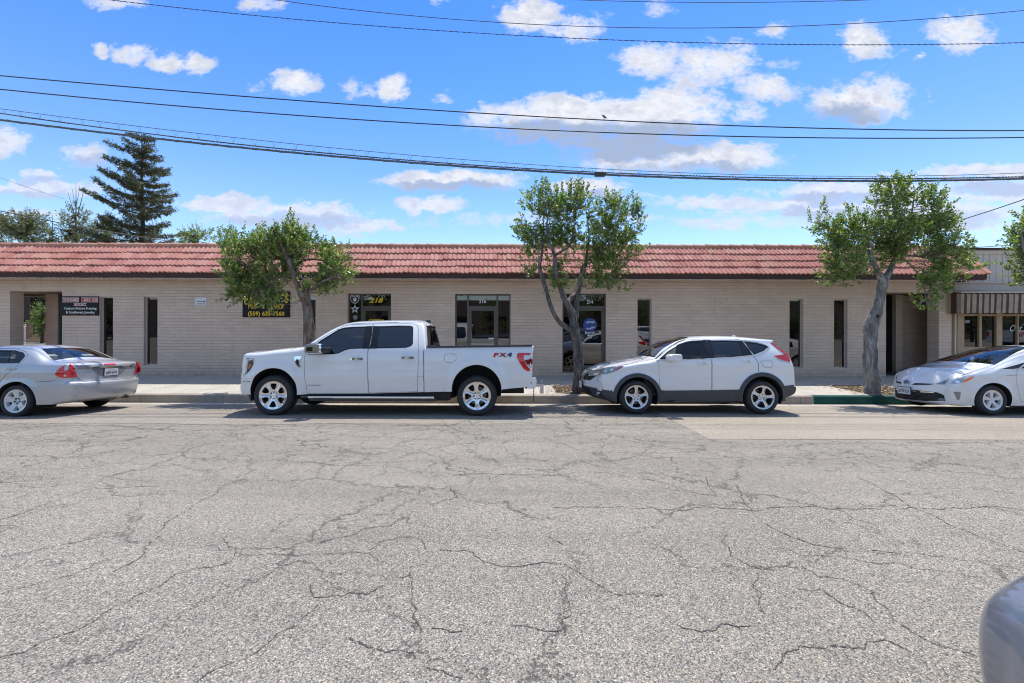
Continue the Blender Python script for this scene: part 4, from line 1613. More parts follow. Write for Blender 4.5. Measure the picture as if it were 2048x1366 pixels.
    def body(s, bottom, holes_near, holes_far, glass, black=(), nt=24, lower=None):
        """glass: {segment: (half width fraction, material, name)}; black: segments in trim colour"""
        s.bottom = bottom
        poly = s.side_poly(bottom)
        mb = MB()
        s.we = s.w(s.o)
        s.skin(mb, poly, holes_near, -1)
        s.skin(mb, poly, holes_far, 1)
        gl = {}
        ts = np.linspace(-1, 1, nt + 1)
        for i in range(len(s.o) - 1):
            sg = s.seg[i]
            if sg in glass:
                tg = glass[sg][0]
                for side in (-1, 1):
                    tt = [side * tg, side * (tg + 1) / 2, side]
                    for a, b in zip(tt[:-1], tt[1:]):
                        mb.add([s.wp(i, a), s.wp(i + 1, a), s.wp(i + 1, b), s.wp(i, b)], [(0, 1, 2, 3)], 0)
                gl.setdefault(sg, []).append(i)
                continue
            mi = 1 if sg in black else 0
            mb.add([s.wp(j, t) for j in (i, i + 1) for t in ts], [(k, k + 1, nt + 2 + k, nt + 1 + k) for k in range(nt)], mi)
        bo = mb.build('body', [s.paint, MAT['trim']], s.root, smooth=62, weld=True)
        s.body_o = bo
        if lower:
            for p in bo.data.polygons:
                if lower(p.center.x, p.center.z):
                    p.material_index = 1
        for sg, ids in gl.items():
            tg, mat, nm = glass[sg]
            g = MB()
            tt = np.linspace(-tg, tg, 17)
            rows = [[s.wp(i, t, -.006) for t in tt] for i in ids + [ids[-1] + 1]]
            n = len(tt)
            g.add([p for r in rows for p in r], [(j * n + k, j * n + k + 1, (j + 1) * n + k + 1, (j + 1) * n + k) for j in range(len(rows) - 1) for k in range(n - 1)])
            g.build(nm, mat, s.root, smooth=60)
            for row_a, row_b in ((0, 1), (-1, -2)):      # dark ceramic border
                rim = MB()
                for k in range(n - 1):
                    a, b = Vector(rows[row_a][k]), Vector(rows[row_a][k + 1])
                    c, d = Vector(rows[row_b][k + 1]), Vector(rows[row_b][k])
                    fr = min(1, .05 / max((d - a).length, 1e-6))
                    rim.add([a, b, b + (c - b) * fr, a + (d - a) * fr], [(0, 1, 2, 3)])
                o2 = rim.build('glass_border', MAT['gloss_black'], s.root)
                for v in o2.data.vertices:
                    v.co += Vector((0, 0, .003))
        # arch liners
        for i in range(len(s.arches)):
            pts = s.arch_pts(i, s.arches[i][1] - s.arches[i][2] * .35)
            ww = s.w(pts) - .002
            for sg in (-1, 1):
                lin = MB()
                a = [(u_, sg * q, z) for (u_, z), q in zip(pts, ww)]
                b = [(u_, sg * (s.W - .42), z) for (u_, z) in pts]
                n = len(a)
                lin.add(a + b, [(k, k + 1, n + k + 1, n + k) for k in range(n - 1)])
                lin.add(b, [tuple(range(n))])
                lin.build('wheel_arch', MAT['dark'], s.root, smooth=40)
        return bo

    def under(s, u0, u1, z0, z1, w, mat='undercarriage', name='underbody'):
        mb = MB()
        mb.box(u0, u1, -w, w, z0, z1)
        return mb.build(name, MAT[mat], s.root, bevel=.02)

    def end_point(s, end, v, z, off=0.):
        """point of the nose (end 'f') or tail ('r') skin at height z and offset v"""
        ids = [i for i in range(len(s.o)) if s.seg[i] in s.ends[end]]
        zz = s.o[ids, 1]
        od = np.argsort(zz)
        idf = np.interp(z, zz[od], np.array(ids)[od])
        i = int(np.clip(math.floor(idf), 0, len(s.o) - 2))
        fr = idf - i
        we = s.we[i] * (1 - fr) + s.we[i + 1] * fr
        t = max(-1, min(1, v / we))
        c = s.cv[i] * (1 - fr) + s.cv[i + 1] * fr
        q = s.o[i] * (1 - fr) + s.o[i + 1] * fr
        u_ = q[0] + c[0] * (1 - abs(t) ** 2.3)
        return Vector((u_ + (off if end == 'r' else -off), max(-we, min(we, v)), z))

    def end_patch(s, name, end, poly, mat, off=.006, parent=None, step=.06, skirt=.03, holes=(), smooth=35):
        mb = MB()
        v, f = region(poly, holes, step)
        mb.add([s.end_point(end, a, b, off) for a, b in v], f)
        if skirt:
            for lp in [poly] + list(holes):
                lp = resample(lp, step)
                n = len(lp)
                mb.add([s.end_point(end, a, b, off) for a, b in lp] + [s.end_point(end, a, b, off - skirt) for a, b in lp], [(i, (i + 1) % n, (i + 1) % n + n, i + n) for i in range(n)])
        return mb.build(name, mat, parent or s.root, smooth=smooth, weld=True)

    def door(s, poly, window=None, glass=None, handle=None, gap=.007, hmat=None):
        mb = MB()
        p = grow(poly, -gap)
        v, f = region(p, [window] if window else [], .07)
        w = s.w(v)
        mb.add([(a, -q, z) for (a, z), q in zip(v, w)], f)
        lp = np.array(resample(p, .07))
        ww = s.w(lp)
        n = len(lp)
        mb.add([(a, -q, z) for (a, z), q in zip(lp, ww)] + [(a, -(q - .03), z) for (a, z), q in zip(lp, ww)], [(i, (i + 1) % n, (i + 1) % n + n, i + n) for i in range(n)])
        d = mb.build('door', s.paint, s.root, smooth=38, weld=True)
        # dark jamb behind the shut line
        jb = MB()
        for a_, b_ in ((.014, -.014),):
            o_, i_ = np.array(grow(poly, a_)), np.array(grow(poly, b_))
            oo, ii = np.array(resample([tuple(q) for q in o_], .07)), None
            n = len(poly)
            wo, wi = s.w(o_) - .02, s.w(i_) - .02
            jb.add([(a, -q, z) for (a, z), q in zip(o_, wo)] + [(a, -q, z) for (a, z), q in zip(i_, wi)], [(k, (k + 1) % n, (k + 1) % n + n, k + n) for k in range(n)])
        jb.build('door_seal', MAT['dark'], d, recalc=False)
        if window:
            s.window(window, glass, -1, d)
        if handle:
            s.handle(handle, d, hmat or s.paint)
        return d

    def window(s, poly, glass, sign, parent=None, trim=.02, tmat='gloss_black'):
        mb = MB()
        v, f = region(grow(poly, .004), [], .09)
        w = s.w(v) - .006
        mb.add([(a, sign * q, z) for (a, z), q in zip(v, w)], f)
        g = mb.build('window', glass, parent or s.root, smooth=60)
        if trim:
            s.patch('window_seal', grow(poly, .003), MAT[tmat], .0015, sign, parent or s.root, [grow(poly, -trim)], .09, .012)
        return g

    def handle(s, uz, parent, mat, L=.25, h=.036):
        u_, z = uz
        mb = MB()
        w = float(s.w([(u_, z)])[0])
        # recess cup and pull bar
        pts = [(u_ + (k / 8 - .5) * L, -(w + .012 + .022 * math.sin(math.pi * k / 8) ** .6), z + .004 * math.sin(math.pi * k / 8)) for k in range(9)]
        for a, b in zip(pts[:-1], pts[1:]):
            mb.add([(a[0], a[1], a[2] - h / 2), (b[0], b[1], b[2] - h / 2), (b[0], b[1], b[2] + h / 2), (a[0], a[1], a[2] + h / 2),
                    (a[0], a[1] + .02, a[2] - h / 2), (b[0], b[1] + .02, b[2] - h / 2), (b[0], b[1] + .02, b[2] + h / 2), (a[0], a[1] + .02, a[2] + h / 2)],
                   [(0, 1, 2, 3), (7, 6, 5, 4), (3, 2, 6, 7), (0, 4, 5, 1), (0, 3, 7, 4), (1, 5, 6, 2)])
        return mb.build('handle', mat, parent, smooth=30, weld=True)

    def gapline(s, pts, name='panel_gap', width=.006, sign=-1, parent=None):
        pts = resample(pts, .04, False)
        p = np.array(pts)
        t = np.gradient(p, axis=0)
        t /= np.maximum(np.hypot(*t.T), 1e-9)[:, None]
        n = np.stack([-t[:, 1], t[:, 0]], 1) * width / 2
        a, b = p + n, p - n
        wa, wb = s.w(a) + .0012, s.w(b) + .0012
        mb = MB()
        k = len(p)
        mb.add([(q[0], sign * w_, q[1]) for q, w_ in zip(a, wa)] + [(q[0], sign * w_, q[1]) for q, w_ in zip(b, wb)], [(i, i + 1, k + i + 1, k + i) for i in range(k - 1)])
        return mb.build(name, MAT['dark'], parent or s.root, recalc=False)

    def writing(s, txt, u_, z, w, h, mat, sign=-1, off=.004, parent=None, **kw):
        v, f = text_mesh(txt, fit_w=w, fit_h=h, **kw)
        pts = v[:, :2] + np.array((u_, z))
        ww = s.w(pts) + off
        mb = MB()
        mb.add([(a, -q, b) for (a, b), q in zip(pts, ww)], f)
        return mb.build('lettering', mat, parent or s.root, recalc=False)

    def wheel(s, u_, z, Rt, Rr, width, style, v_out=None, parent_far=True):
        """four wheels are built from one; near side first"""
        v_out = v_out or s.W - .01
        for sg in (-1, 1):
            e = empty('wheel')
            e.parent = s.root
            e.location = (u_, sg * (v_out - width / 2), z)
            e.rotation_euler = (0, 0, 0 if sg < 0 else math.pi)
            key = (Rt, Rr, width, style)
            if key in s.wcache:
                for o in s.wcache[key]:
                    c = o.copy(); COL.objects.link(c); c.parent = e
                    for ch in kids(o):
                        c2 = ch.copy(); COL.objects.link(c2); c2.parent = c
                    c.rotation_euler.y = random.uniform(0, 6.28)
            else:
                s.wcache[key] = make_wheel(e, Rt, Rr, width, style)

    wcache = {}


def make_wheel(e, Rt, Rr, wd, style):
    y0 = -wd / 2
    t = MB()
    prof = [(Rr - .012, y0 + .05), (Rr + .004, y0 + .018), (Rr + .012, y0 + .006), (Rr + .25 * (Rt - Rr), y0 - .006), (Rr + .55 * (Rt - Rr), y0 - .008), (Rr + .78 * (Rt - Rr), y0 + .002), (Rt - .022, y0 + .012), (Rt - .006, y0 + .028), (Rt, y0 + .05)]
    nb = 4
    for k in range(nb):
        a = y0 + .05 + (wd - .1) * (k + .5) / nb
        prof += [(Rt, a - .012), (Rt - .008, a - .008), (Rt - .008, a + .008), (Rt, a + .012)]
    prof += [(Rt, -y0 - .05), (Rt - .006, -y0 - .028), (Rt - .03, -y0 - .008), (Rr + .4 * (Rt - Rr), -y0 + .006), (Rr, -y0 - .02), (Rr - .012, -y0 - .05)]
    t.lathe(prof, 64)
    # raised rings on the sidewall
    tyre = t.build('tyre', MAT['rubber'], e, smooth=35)
    st = dict(pickup=dict(n=6, r0=.42, r1=.86, a0=10, a1=17.5, dish=.035, face='alloy_polished', pocket='alloy_dark', hub=.17, nuts=6, phase=30, split=True),
              suv=dict(n=5, r0=.36, r1=.90, a0=15, a1=25, dish=.03, face='alloy', pocket='alloy_dark', hub=.13, nuts=5, phase=54, split=True),
              sedan=dict(n=5, r0=.44, r1=.89, a0=9, a1=19, dish=.045, face='alloy_painted', pocket='alloy_dark', hub=.2, nuts=5, phase=60, split=False),
              hatch=dict(n=5, r0=.28, r1=.84, a0=9, a1=23, dish=.02, face='alloy_painted', pocket='dark', hub=.1, nuts=0, phase=54, split=False))[style]
    hol = []
    for k in range(st['n']):
        c = st['phase'] + 360 / st['n'] * k
        pts = []
        for a in np.linspace(-st['a0'], st['a0'], 4):
            pts.append((st['r0'] * Rr * math.cos(R(c + a)), st['r0'] * Rr * math.sin(R(c + a))))
        mid = (st['r0'] + st['r1']) / 2
        if style in ('pickup', 'suv'):
            pts.append((mid * Rr * math.cos(R(c + st['a1'] * 1.05)), mid * Rr * math.sin(R(c + st['a1'] * 1.05))))
        for a in np.linspace(st['a1'] * (1 if style != 'pickup' else .85), -st['a1'] * (1 if style != 'pickup' else .85), 7):
            pts.append((st['r1'] * Rr * math.cos(R(c + a)), st['r1'] * Rr * math.sin(R(c + a))))
        if style in ('pickup', 'suv'):
            pts.append((mid * Rr * math.cos(R(c - st['a1'] * 1.05)), mid * Rr * math.sin(R(c - st['a1'] * 1.05))))
        hol.append(chaikin(pts, 1, True))
    outer = disc(Rr * .985, 72)

    def dish(x, z):
        r = math.hypot(x, z) / Rr
        d = st['dish'] * math.sin(min(1, r / .96) * math.pi / 2 * 1.0)
        y = y0 + .012 + st['dish'] - d
        if r > .93:
            y -= .006
        if style in ('pickup', 'suv') and .2 < r < .95:      # ridge along each spoke
            a = (math.degrees(math.atan2(z, x)) - st['phase'] + 180 / st['n']) % (360 / st['n'])
            q = abs(a - 180 / st['n']) / (180 / st['n'])
            y += .010 * math.exp(-((q - 1) / .16) ** 2) * (1 if style == 'pickup' else 1.3) * 0 + .012 * (math.exp(-((1 - q) / .13) ** 2))
        return y

    m = MB()
    v, f = region(outer, hol, Rr * .085)
    m.add([(a, dish(a, b), b) for a, b in v], f, 0)
    for h in hol:
        h = resample(h, Rr * .085)
        n = len(h)
        hi = grow(h, -.012)
        m.add([(a, dish(a, b), b) for a, b in h] + [(a, dish(a, b) + .05, b) for a, b in hi], [(i, (i + 1) % n, (i + 1) % n + n, i + n) for i in range(n)], 1 if style in ('suv', 'pickup') else 0)
    m.lathe([(Rr * .985, dish(Rr * .985, 0)), (Rr + .006, y0 + .004), (Rr + .01, y0 + .012), (Rr - .004, y0 + .03), (Rr - .03, y0 + .06), (Rr - .035, -y0 - .03)], 64, 2)
    rim = m.build('rim', [MAT[st['face']], MAT[st['pocket']], MAT['alloy']], e, smooth=32)
    b = MB()
    b.lathe([(.0, y0 + .115), (Rr * .66, y0 + .115), (Rr * .66, y0 + .135), (0, y0 + .14)], 40, 0)
    b.lathe([(Rr * .66, y0 + .15), (Rr - .04, y0 + .15)], 40, 1)
    bx = Rr * .6
    b.box(-bx * .98, -bx * .55, y0 + .09, y0 + .16, -.09, .1, None, 1)
    b.build('brake', [varied('brake_disc', (.2, .19, .18), .4, .2, 20., metal=.8), MAT['dark']], rim, smooth=40)
    h = MB()
    yh = dish(0, 0)
    h.lathe([(0, yh - .012), (st['hub'] * Rr * .8, yh - .010), (st['hub'] * Rr, yh - .004), (st['hub'] * Rr * 1.02, yh + .01)], 24, 0)
    for k in range(st['nuts']):
        a = R(90 + 360 / st['nuts'] * k + (0 if style != 'sedan' else 36))
        rr = Rr * (.265 if style == 'pickup' else .25)
        h.lathe([(0, -.014), (.009, -.014), (.012, -.008), (.013, .012)], 8, 0 if style in ('pickup',) else 1, Matrix.Translation((rr * math.cos(a), dish(rr * math.cos(a), rr * math.sin(a)), rr * math.sin(a))))
        h.lathe([(.013, -.001), (.024, -.001)], 12, 1, Matrix.Translation((rr * math.cos(a), dish(rr * math.cos(a), rr * math.sin(a)) - .0005, rr * math.sin(a))))
    h.build('hub', [MAT['chrome'] if style == 'pickup' else MAT['alloy_painted'], MAT['alloy_dark']], rim, smooth=40)
    return [tyre, rim]


def seat(mb, u_, v, z, mi=0, back=.62, w=.46, rake=14, rows=1):
    M = Matrix.Translation((u_, v, z))
    mb.box(-.25, .25, -w / 2, w / 2, 0, .16, M, mi)
    Mb = M @ Matrix.Translation((.24, 0, .12)) @ Matrix.Rotation(R(rake), 4, 'Y')
    mb.box(-.06, .07, -w / 2, w / 2, 0, back, Mb, mi)
    mb.box(-.04, .05, -w * .28, w * .28, back + .03, back + .22, Mb, mi)


def cabin(s, u_seats, z, vs=(-.38, .38), dash=None, wheel_u=None, mat='interior', floor=None, zfloor=.35):
    mb = MB()
    for us in u_seats:
        for v in vs:
            seat(mb, us, v, z)
    o = mb.build('seats', MAT[mat], s.root, bevel=.035, smooth=50)
    d = MB()
    if dash:
        d.box(dash[0], dash[1], -s.W + .2, s.W - .2, zfloor, dash[2])
    if floor:
        d.box(floor[0], floor[1], -s.W + .14, s.W - .14, zfloor - .05, zfloor)
    d.build('dashboard', MAT['interior_dark'], s.root, bevel=.03)
    if wheel_u:
        w = MB()
        M = Matrix.Translation((wheel_u[0], .38 * -1, wheel_u[1])) @ Matrix.Rotation(R(-65), 4, 'Y')
        pts = [M @ Vector((.18 * math.cos(a), .18 * math.sin(a), 0)) for a in np.linspace(0, 2 * math.pi, 25)]
        w.tube(pts, .015, 6, False)
        w.build('steering_wheel', MAT['interior_dark'], s.root, smooth=60)


def plate(s, end, v, z, txt, head, w=.305, h=.152, ink='navy_ink', yaw=0, off=.012):
    c = s.end_point(end, v, z, off)
    e = empty('licence_plate')
    e.parent = s.root
    e.location = c
    e.rotation_euler = (0, 0, R(90 if end == 'r' else -90) + yaw)
    m = MB()
    m.box(-w / 2 - .012, w / 2 + .012, 0, .012, -h / 2 - .012, h / 2 + .012)
    m.build('plate_frame', MAT['trim'], e, bevel=.003)
    m = MB()
    m.box(-w / 2, w / 2, -.004, -.0005, -h / 2, h / 2)
    m.build('plate', MAT['white_sign'], e)
    if txt:
        M = Matrix.Translation((0, -.006, -.012)) @ Matrix.Rotation(R(90), 4, 'X')
        text(txt, M, MAT[ink], e, fit_w=w * .84, fit_h=h * .46, bold=.012)
    if head:
        M = Matrix.Translation((0, -.006, .052)) @ Matrix.Rotation(R(90), 4, 'X')
        text(head, M, MAT['red_ink'], e, fit_w=w * .42, fit_h=h * .14, shear=.3)
    return e


def mirror(s, u_, z, w, mat, lower=True, L=.24, h=.17, depth=.13, name='mirror'):
    """door mirror: rounded shell on a short arm"""
    mb = MB()
    v0 = -(s.W + .06)
    prof = chaikin([(-L * .5, -h * .35), (-L * .42, h * .38), (-L * .2, h * .5), (L * .42, h * .48), (L * .5, h * .3), (L * .5, -h * .42), (L * .2, -h * .5), (-L * .3, -h * .48)], 2, True)
    n = len(prof)
    rows = [(.0, .80), (.02, .95), (.06, 1.), (depth + .04, 1.), (depth + .07, .93), (depth + .085, .75)]
    vs = [(u_ + a * k, v0 - .16 + y, z + b * k) for (y, k) in rows for (a, b) in prof]
    mb.add(vs, [(j * n + i, j * n + (i + 1) % n, (j + 1) * n + (i + 1) % n, (j + 1) * n + i) for j in range(len(rows) - 1) for i in range(n)], 0)
    mb.add(vs[:n], [tuple(range(n))], 0)
    mb.add(vs[-n:], [tuple(range(n))], 0)
    mb.box(u_ - L * .12, u_ + L * .22, v0 + .05, -(w - .03), z - h * .42, z - h * .12, None, 1)
    o = mb.build(name, [mat, MAT['trim']], s.root, smooth=40)
    return o


# ---------------------------------------------------------------- white crew cab pickup
def pickup():
    s = Car('parked_pickup', 'white crew cab pickup with chrome wheels and a red lettered bed badge', 'pickup', X_((545 + 953.4) / 2, 8.38), 8.33, 1.005)
    def a(x, y, e=0.): return s.sv(460 + x / 5.94, 620 + y / 5.94, None, e)
    def b(x, y, e=0.): return s.sv(780 + x / 5.94, 620 + y / 5.94, None, e)
    def hz(x, y, c):            # bonnet seen at mid depth: height from there, station from the near plane
        u_, _ = a(x, y)
        return (u_, P(460 + x / 5.94, 620 + y / 5.94, 9.1)[2] + .06 - c)
    A = lambda x, y, c, r, sg: (*a(x, y, r + (.08 if x < 300 else 0)), c, r, sg)
    B = lambda x, y, c, r, sg: (*b(x, y, r), c, r, sg)
    Hd = lambda x, y, c, r, sg: (*hz(x, y, c), c, r, sg)
    u0 = a(118, 900, .14)[0]
    s.outline([
        (*a(240, 1008), .02, .02, 'bumper_f'), A(150, 1006, .22, .05, 'bumper_f'), A(124, 985, .27, .06, 'bumper_f'), A(116, 930, .28, .06, 'bumper_f'), A(126, 860, .27, .06, 'bumper_f'),
        A(144, 780, .20, .07, 'grille'), A(154, 700, .18, .08, 'grille'), A(162, 630, .16, .08, 'grille'), A(172, 572, .13, .08, 'grille'), A(184, 540, .10, .07, 'grille'),
        A(204, 522, .06, .07, 'hood'), A(245, 503, .05, .09, 'hood'), Hd(320, 484, .05, .10, 'hood'), Hd(420, 467, .055, .11, 'hood'), Hd(600, 447, .05, .11, 'hood'), Hd(770, 436, .045, .10, 'hood'), Hd(880, 428, .04, .08, 'hood'),
        A(930, 420, .06, .06, 'windshield'), A(1000, 370, .09, .06, 'windshield'), A(1100, 303, .10, .06, 'windshield'), A(1200, 238, .10, .06, 'windshield'), A(1310, 180, .08, .07, 'windshield'),
        A(1390, 155, .05, .08, 'roof'), A(1460, 144, .05, .08, 'roof'), A(1600, 136, .05, .08, 'roof'), A(1850, 129, .05, .08, 'roof'), B(200, 127, .05, .08, 'roof'), B(310, 130, .05, .08, 'roof'),
        B(380, 142, .05, .07, 'roof'), B(406, 165, .06, .05, 'backlight'), B(420, 250, .06, .04, 'backlight'), B(430, 420, .05, .03, 'backlight'), B(431, 440, .02, .02, 'rail'),
        B(450, 442, .0, .03, 'rail'), B(800, 436, .0, .03, 'rail'), B(1300, 427, .0, .03, 'rail'), B(1692, 419, .0, .03, 'rail'),
        B(1710, 428, .02, .03, 'tailgate'), B(1699, 500, .03, .05, 'tailgate'), B(1697, 640, .03, .06, 'tailgate'), B(1694, 740, .03, .05, 'tailgate'), B(1685, 800, .03, .04, 'tailgate'), B(1680, 905, .03, .03, 'tailgate')], 2)
    s.ends = dict(f=('bumper_f', 'grille'), r=('tailgate',))
    zbelt = a(1500, 470)[1]
    zroof = a(1600, 140)[1]

    def shape(u_, z):
        t = np.maximum(z - zbelt + .05, 0)
        w = s.W - .018 - .035 * ((z - 1.0) / .5) ** 2 - .43 * t ** 1.25 * (u_ < 9)
        band = np.exp(-((z - (zbelt - .045)) / .05) ** 2)
        w = w - .012 * np.clip((z - (zbelt - .16)) / .12, 0, 1) ** 2
        w = w + .010 * np.exp(-((z - .80) / .07) ** 2) - .010 * np.exp(-((z - .66) / .07) ** 2)
        f = np.clip((u0 + .55 - u_) / .55, 0, 1)
        return w - .10 * f ** 2
    s.shape = shape
    fa, ra = a(522, 968), b(1030, 945)
    ar = lambda q: q / 5.94 * 8.33 / F
    s.arch(fa[0], fa[1], ar(282), .042, 1.29)
    s.arch(ra[0], ra[1], ar(297), .042, 1.29)
    zs = b(410, 976)[1]
    rear_arch = s.arch_pts(1, b(735, 968)[1])
    front_arch = s.arch_pts(0, a(820, 1008)[1])
    bottom = [b(1610, 917), b(1480, 928), b(1328, 942)] + rear_arch[0:] + [b(410, 977), b(400, 975), a(1640, 994), a(900, 1000)] + front_arch + [a(246, 1008)]
    FD = [a(*q) for q in ((912, 995), (905, 950), (888, 800), (884, 650), (892, 560), (915, 505), (985, 415), (1080, 345), (1180, 276), (1290, 213), (1380, 178), (1450, 168), (1692, 160), (1690, 300), (1662, 455), (1645, 480), (1634, 650), (1640, 990))]
    RD = [a(*q) for q in ((1644, 990), (1638, 650), (1649, 480), (1666, 455), (1694, 300), (1696, 160))] + [b(*q) for q in ((200, 156), (290, 159), (325, 180), (341, 240), (345, 450), (340, 600), (332, 800), (326, 972))]
    FW = [a(*q) for q in ((940, 526), (985, 450), (1085, 362), (1200, 288), (1290, 228), (1350, 208), (1450, 198), (1620, 193), (1588, 454), (1430, 461), (1380, 475), (1300, 512), (1240, 522))]
    RW = [a(1764, 191)] + [b(*q) for q in ((100, 183), (238, 184), (268, 196), (274, 230), (276, 400), (255, 425), (195, 446))] + [a(1746, 453)]
    holes_n = [FD, RD]
    cabhole = [FW, RW]
    s.body(bottom, holes_n, cabhole, {'windshield': (.90, MAT['glass'], 'windshield'), 'backlight': (.86, MAT['glass_tint'], 'rear_window')}, ('rail',))
    d1 = s.door(FD, FW, MAT['glass_dark'], a(1510, 580), hmat=MAT['chrome'])
    d2 = s.door(RD, RW, MAT['glass_dark'], b(215, 566), hmat=MAT['chrome'])
    for w_ in cabhole:
        s.window(w_, MAT['glass_dark'], 1)
    s.patch('pillar_trim', [a(*q) for q in ((1614, 189), (1693, 188), (1689, 300), (1665, 440), (1658, 458), (1580, 459))], MAT['gloss_black'], .003, -1, d1)
    s.patch('pillar_trim', [a(*q) for q in ((1696, 188), (1768, 188), (1752, 457), (1662, 458), (1676, 400), (1692, 300))], MAT['gloss_black'], .003, -1, d2)
    s.gapline([a(1755, 192), a(1742, 455)], 'window_bar', .012, -1, d2)
    s.gapline([b(408, 470), b(404, 700), b(402, 976)], 'panel_gap', .014)
    s.gapline([b(330, 792), b(404, 793)], 'panel_gap', .005)
    s.gapline([a(735, 478), a(778, 442)], 'panel_gap', .008)
    s.gapline([a(*q) for q in ((1420, 163), (1600, 152), (2000, 143))] , 'roof_gap', .006)
    fd = chaikin([b(*q) for q in ((668, 520), (770, 518), (790, 545), (788, 590), (760, 621), (670, 622), (648, 595), (648, 545))], 2, True)
    s.gapline(fd + fd[:1], 'fuel_door', .005)
    # lamps and badges
    hl = s.patch('headlight', [a(*q) for q in ((168, 574, .12), (283, 571), (279, 650), (232, 722), (176, 786, .08), (152, 744, .12), (156, 660, .12))], MAT['lamp_lens'], .006)
    s.patch('lamp_bar', [a(*q) for q in ((174, 580, .1), (270, 578), (262, 594), (214, 600), (190, 740), (168, 752, .08), (162, 660, .12))], MAT['clear_lens'], .009, -1, hl)
    s.patch('lamp_housing', [a(*q) for q in ((262, 590), (272, 640), (226, 712), (196, 750), (214, 690), (236, 620))], MAT['trim'], .009, -1, hl)
    s.patch('side_marker', [a(*q) for q in ((236, 640), (262, 640), (222, 704), (214, 690))], MAT['amber_lens'], .011, -1, hl)
    zb, zt = a(0, 780)[1], a(0, 575)[1]
    s.end_patch('grille', 'f', [(-.62, zb + .05), (.62, zb + .05), (.66, zt - .03), (-.66, zt - .03)], MAT['trim'], .01)
    for k in range(3):
        z = zb + .1 + k * .09
        s.end_patch('grille_bar', 'f', [(-.6, z), (.6, z), (.6, z + .035), (-.6, z + .035)], MAT['chrome'], .03)
    s.gapline([a(126, 852), a(250, 850)], 'bumper_gap', .012)
    s.patch('air_dam', [a(*q) for q in ((150, 1008), (236, 1008), (228, 1084), (214, 1070), (204, 1020))], MAT['trim'], -.02, -1, None, (), .07, .15)
    v = s.patch('fender_vent', chaikin([a(*q) for q in ((771, 546), (866, 540), (856, 575), (832, 582), (830, 640), (853, 692), (840, 698), (790, 645), (771, 600))], 1, True), MAT['chrome'], .012)
    s.patch('vent_insert', [a(*q) for q in ((795, 585), (822, 583), (822, 640), (842, 684), (812, 655), (792, 620))], MAT['gloss_black'], .015, -1, v)
    s.writing('POWER STROKE', *a(995, 893), ar(160), ar(9), MAT['navy_ink'], parent=d1, bold=.05)
    s.writing('F', *b(1262, 533), ar(74), ar(52), MAT['red_ink'], bold=.06, shear=.18)
    s.writing('X', *b(1345, 530), ar(82), ar(46), MAT['red_ink'], bold=.05, shear=.1, off=.005)
    s.writing('X', *b(1338, 530), ar(92), ar(46), MAT['navy_ink'], bold=.06, shear=.1, off=.004)
    s.writing('4', *b(1418, 528), ar(66), ar(48), MAT['navy_ink'], bold=.06, shear=.1)
    s.writing('OFF ROAD', *b(1400, 556), ar(92), ar(7), MAT['navy_ink'], bold=.03)
    tl = s.patch('tail_light', [b(*q) for q in ((1508, 522), (1526, 508), (1697, 508), (1698, 722), (1622, 724), (1590, 700), (1538, 622), (1506, 565))], MAT['red_lens'], .008)
    s.patch('reversing_lens', [b(*q) for q in ((1588, 536), (1696, 534), (1697, 692), (1650, 690), (1612, 640), (1592, 580))], MAT['clear_lens'], .011, -1, tl)
    s.patch('stop_lens', [b(*q) for q in ((1600, 590), (1692, 582), (1693, 646), (1628, 646), (1610, 620))], MAT['dark_red_lens'], .014, -1, tl)
    for sg in (-1, 1):
        s.end_patch('tail_light', 'r', [(sg * .78, b(0, 720)[1]), (sg * .95, b(0, 720)[1]), (sg * .95, b(0, 510)[1]), (sg * .78, b(0, 510)[1])], MAT['red_lens'], .008)
    # high stop lamp and roof aerial
    q0 = b(482, 182)
    m = MB()
    m.box(q0[0] - .50 + .36, q0[0] - .07, -.30, .30, q0[1] - .01, q0[1] + .03)
    m.build('stop_lamp', MAT['dark_red_lens'], s.root, bevel=.008)
    qa = b(365, 122)
    m = MB()
    m.add([(qa[0] - .09, -.03, zroof + .03), (qa[0] + .09, -.03, zroof + .03), (qa[0] + .09, .03, zroof + .03), (qa[0] - .09, .03, zroof + .03), (qa[0] - .02, -.015, zroof + .085), (qa[0] + .08, -.012, zroof + .09), (qa[0] + .08, .012, zroof + .09), (qa[0] - .02, .015, zroof + .085)],
          [(0, 3, 2, 1), (4, 5, 6, 7), (0, 1, 5, 4), (1, 2, 6, 5), (2, 3, 7, 6), (3, 0, 4, 7)])
    m.build('roof_aerial', MAT['trim'], s.root, bevel=.006)
    m = MB()
    u1, z1 = a(1219, 235)
    m.tube([(a(1207, 250)[0] - .62, .55, a(0, 440)[1]), (a(1219, 118)[0] - .62, .56, a(0, 250)[1])], .004, 5)
    m.build('radio_aerial', MAT['trim'], s.root)
    # door mirror with chrome cap
    mu, mz = a(1064, 458)
    mo = mirror(s, mu, mz, float(s.w([(mu + .02, mz - .02)])[0]), MAT['chrome'], L=ar(215), h=ar(128))
    m = MB()
    m.box(mu - ar(62), mu + ar(8), -s.W - .228, -s.W - .21, mz - ar(32), mz + ar(18))
    m.build('mirror_lamp', MAT['gloss_black'], mo, bevel=.006)
    m = MB()
    m.box(mu + ar(96), mu + ar(148), -s.W - .15, -s.W + .12, mz - ar(52), mz + ar(16))
    m.build('mirror_housing', MAT['trim'], mo, bevel=.02)
    # running board, rails, bumper, hitch
    rb0, rb1 = a(938, 1028), b(530, 1003)
    m = MB()
    m.box(rb0[0], rb1[0], -s.W - .015, -s.W + .15, rb0[1] - .028, rb0[1] + .012)
    m.build('running_board', MAT['chrome'], s.root, bevel=.012)
    m = MB()
    m.box(rb0[0] + .02, rb1[0] + .05, -s.W + .0, -s.W + .2, rb0[1] - .085, rb0[1] - .03)
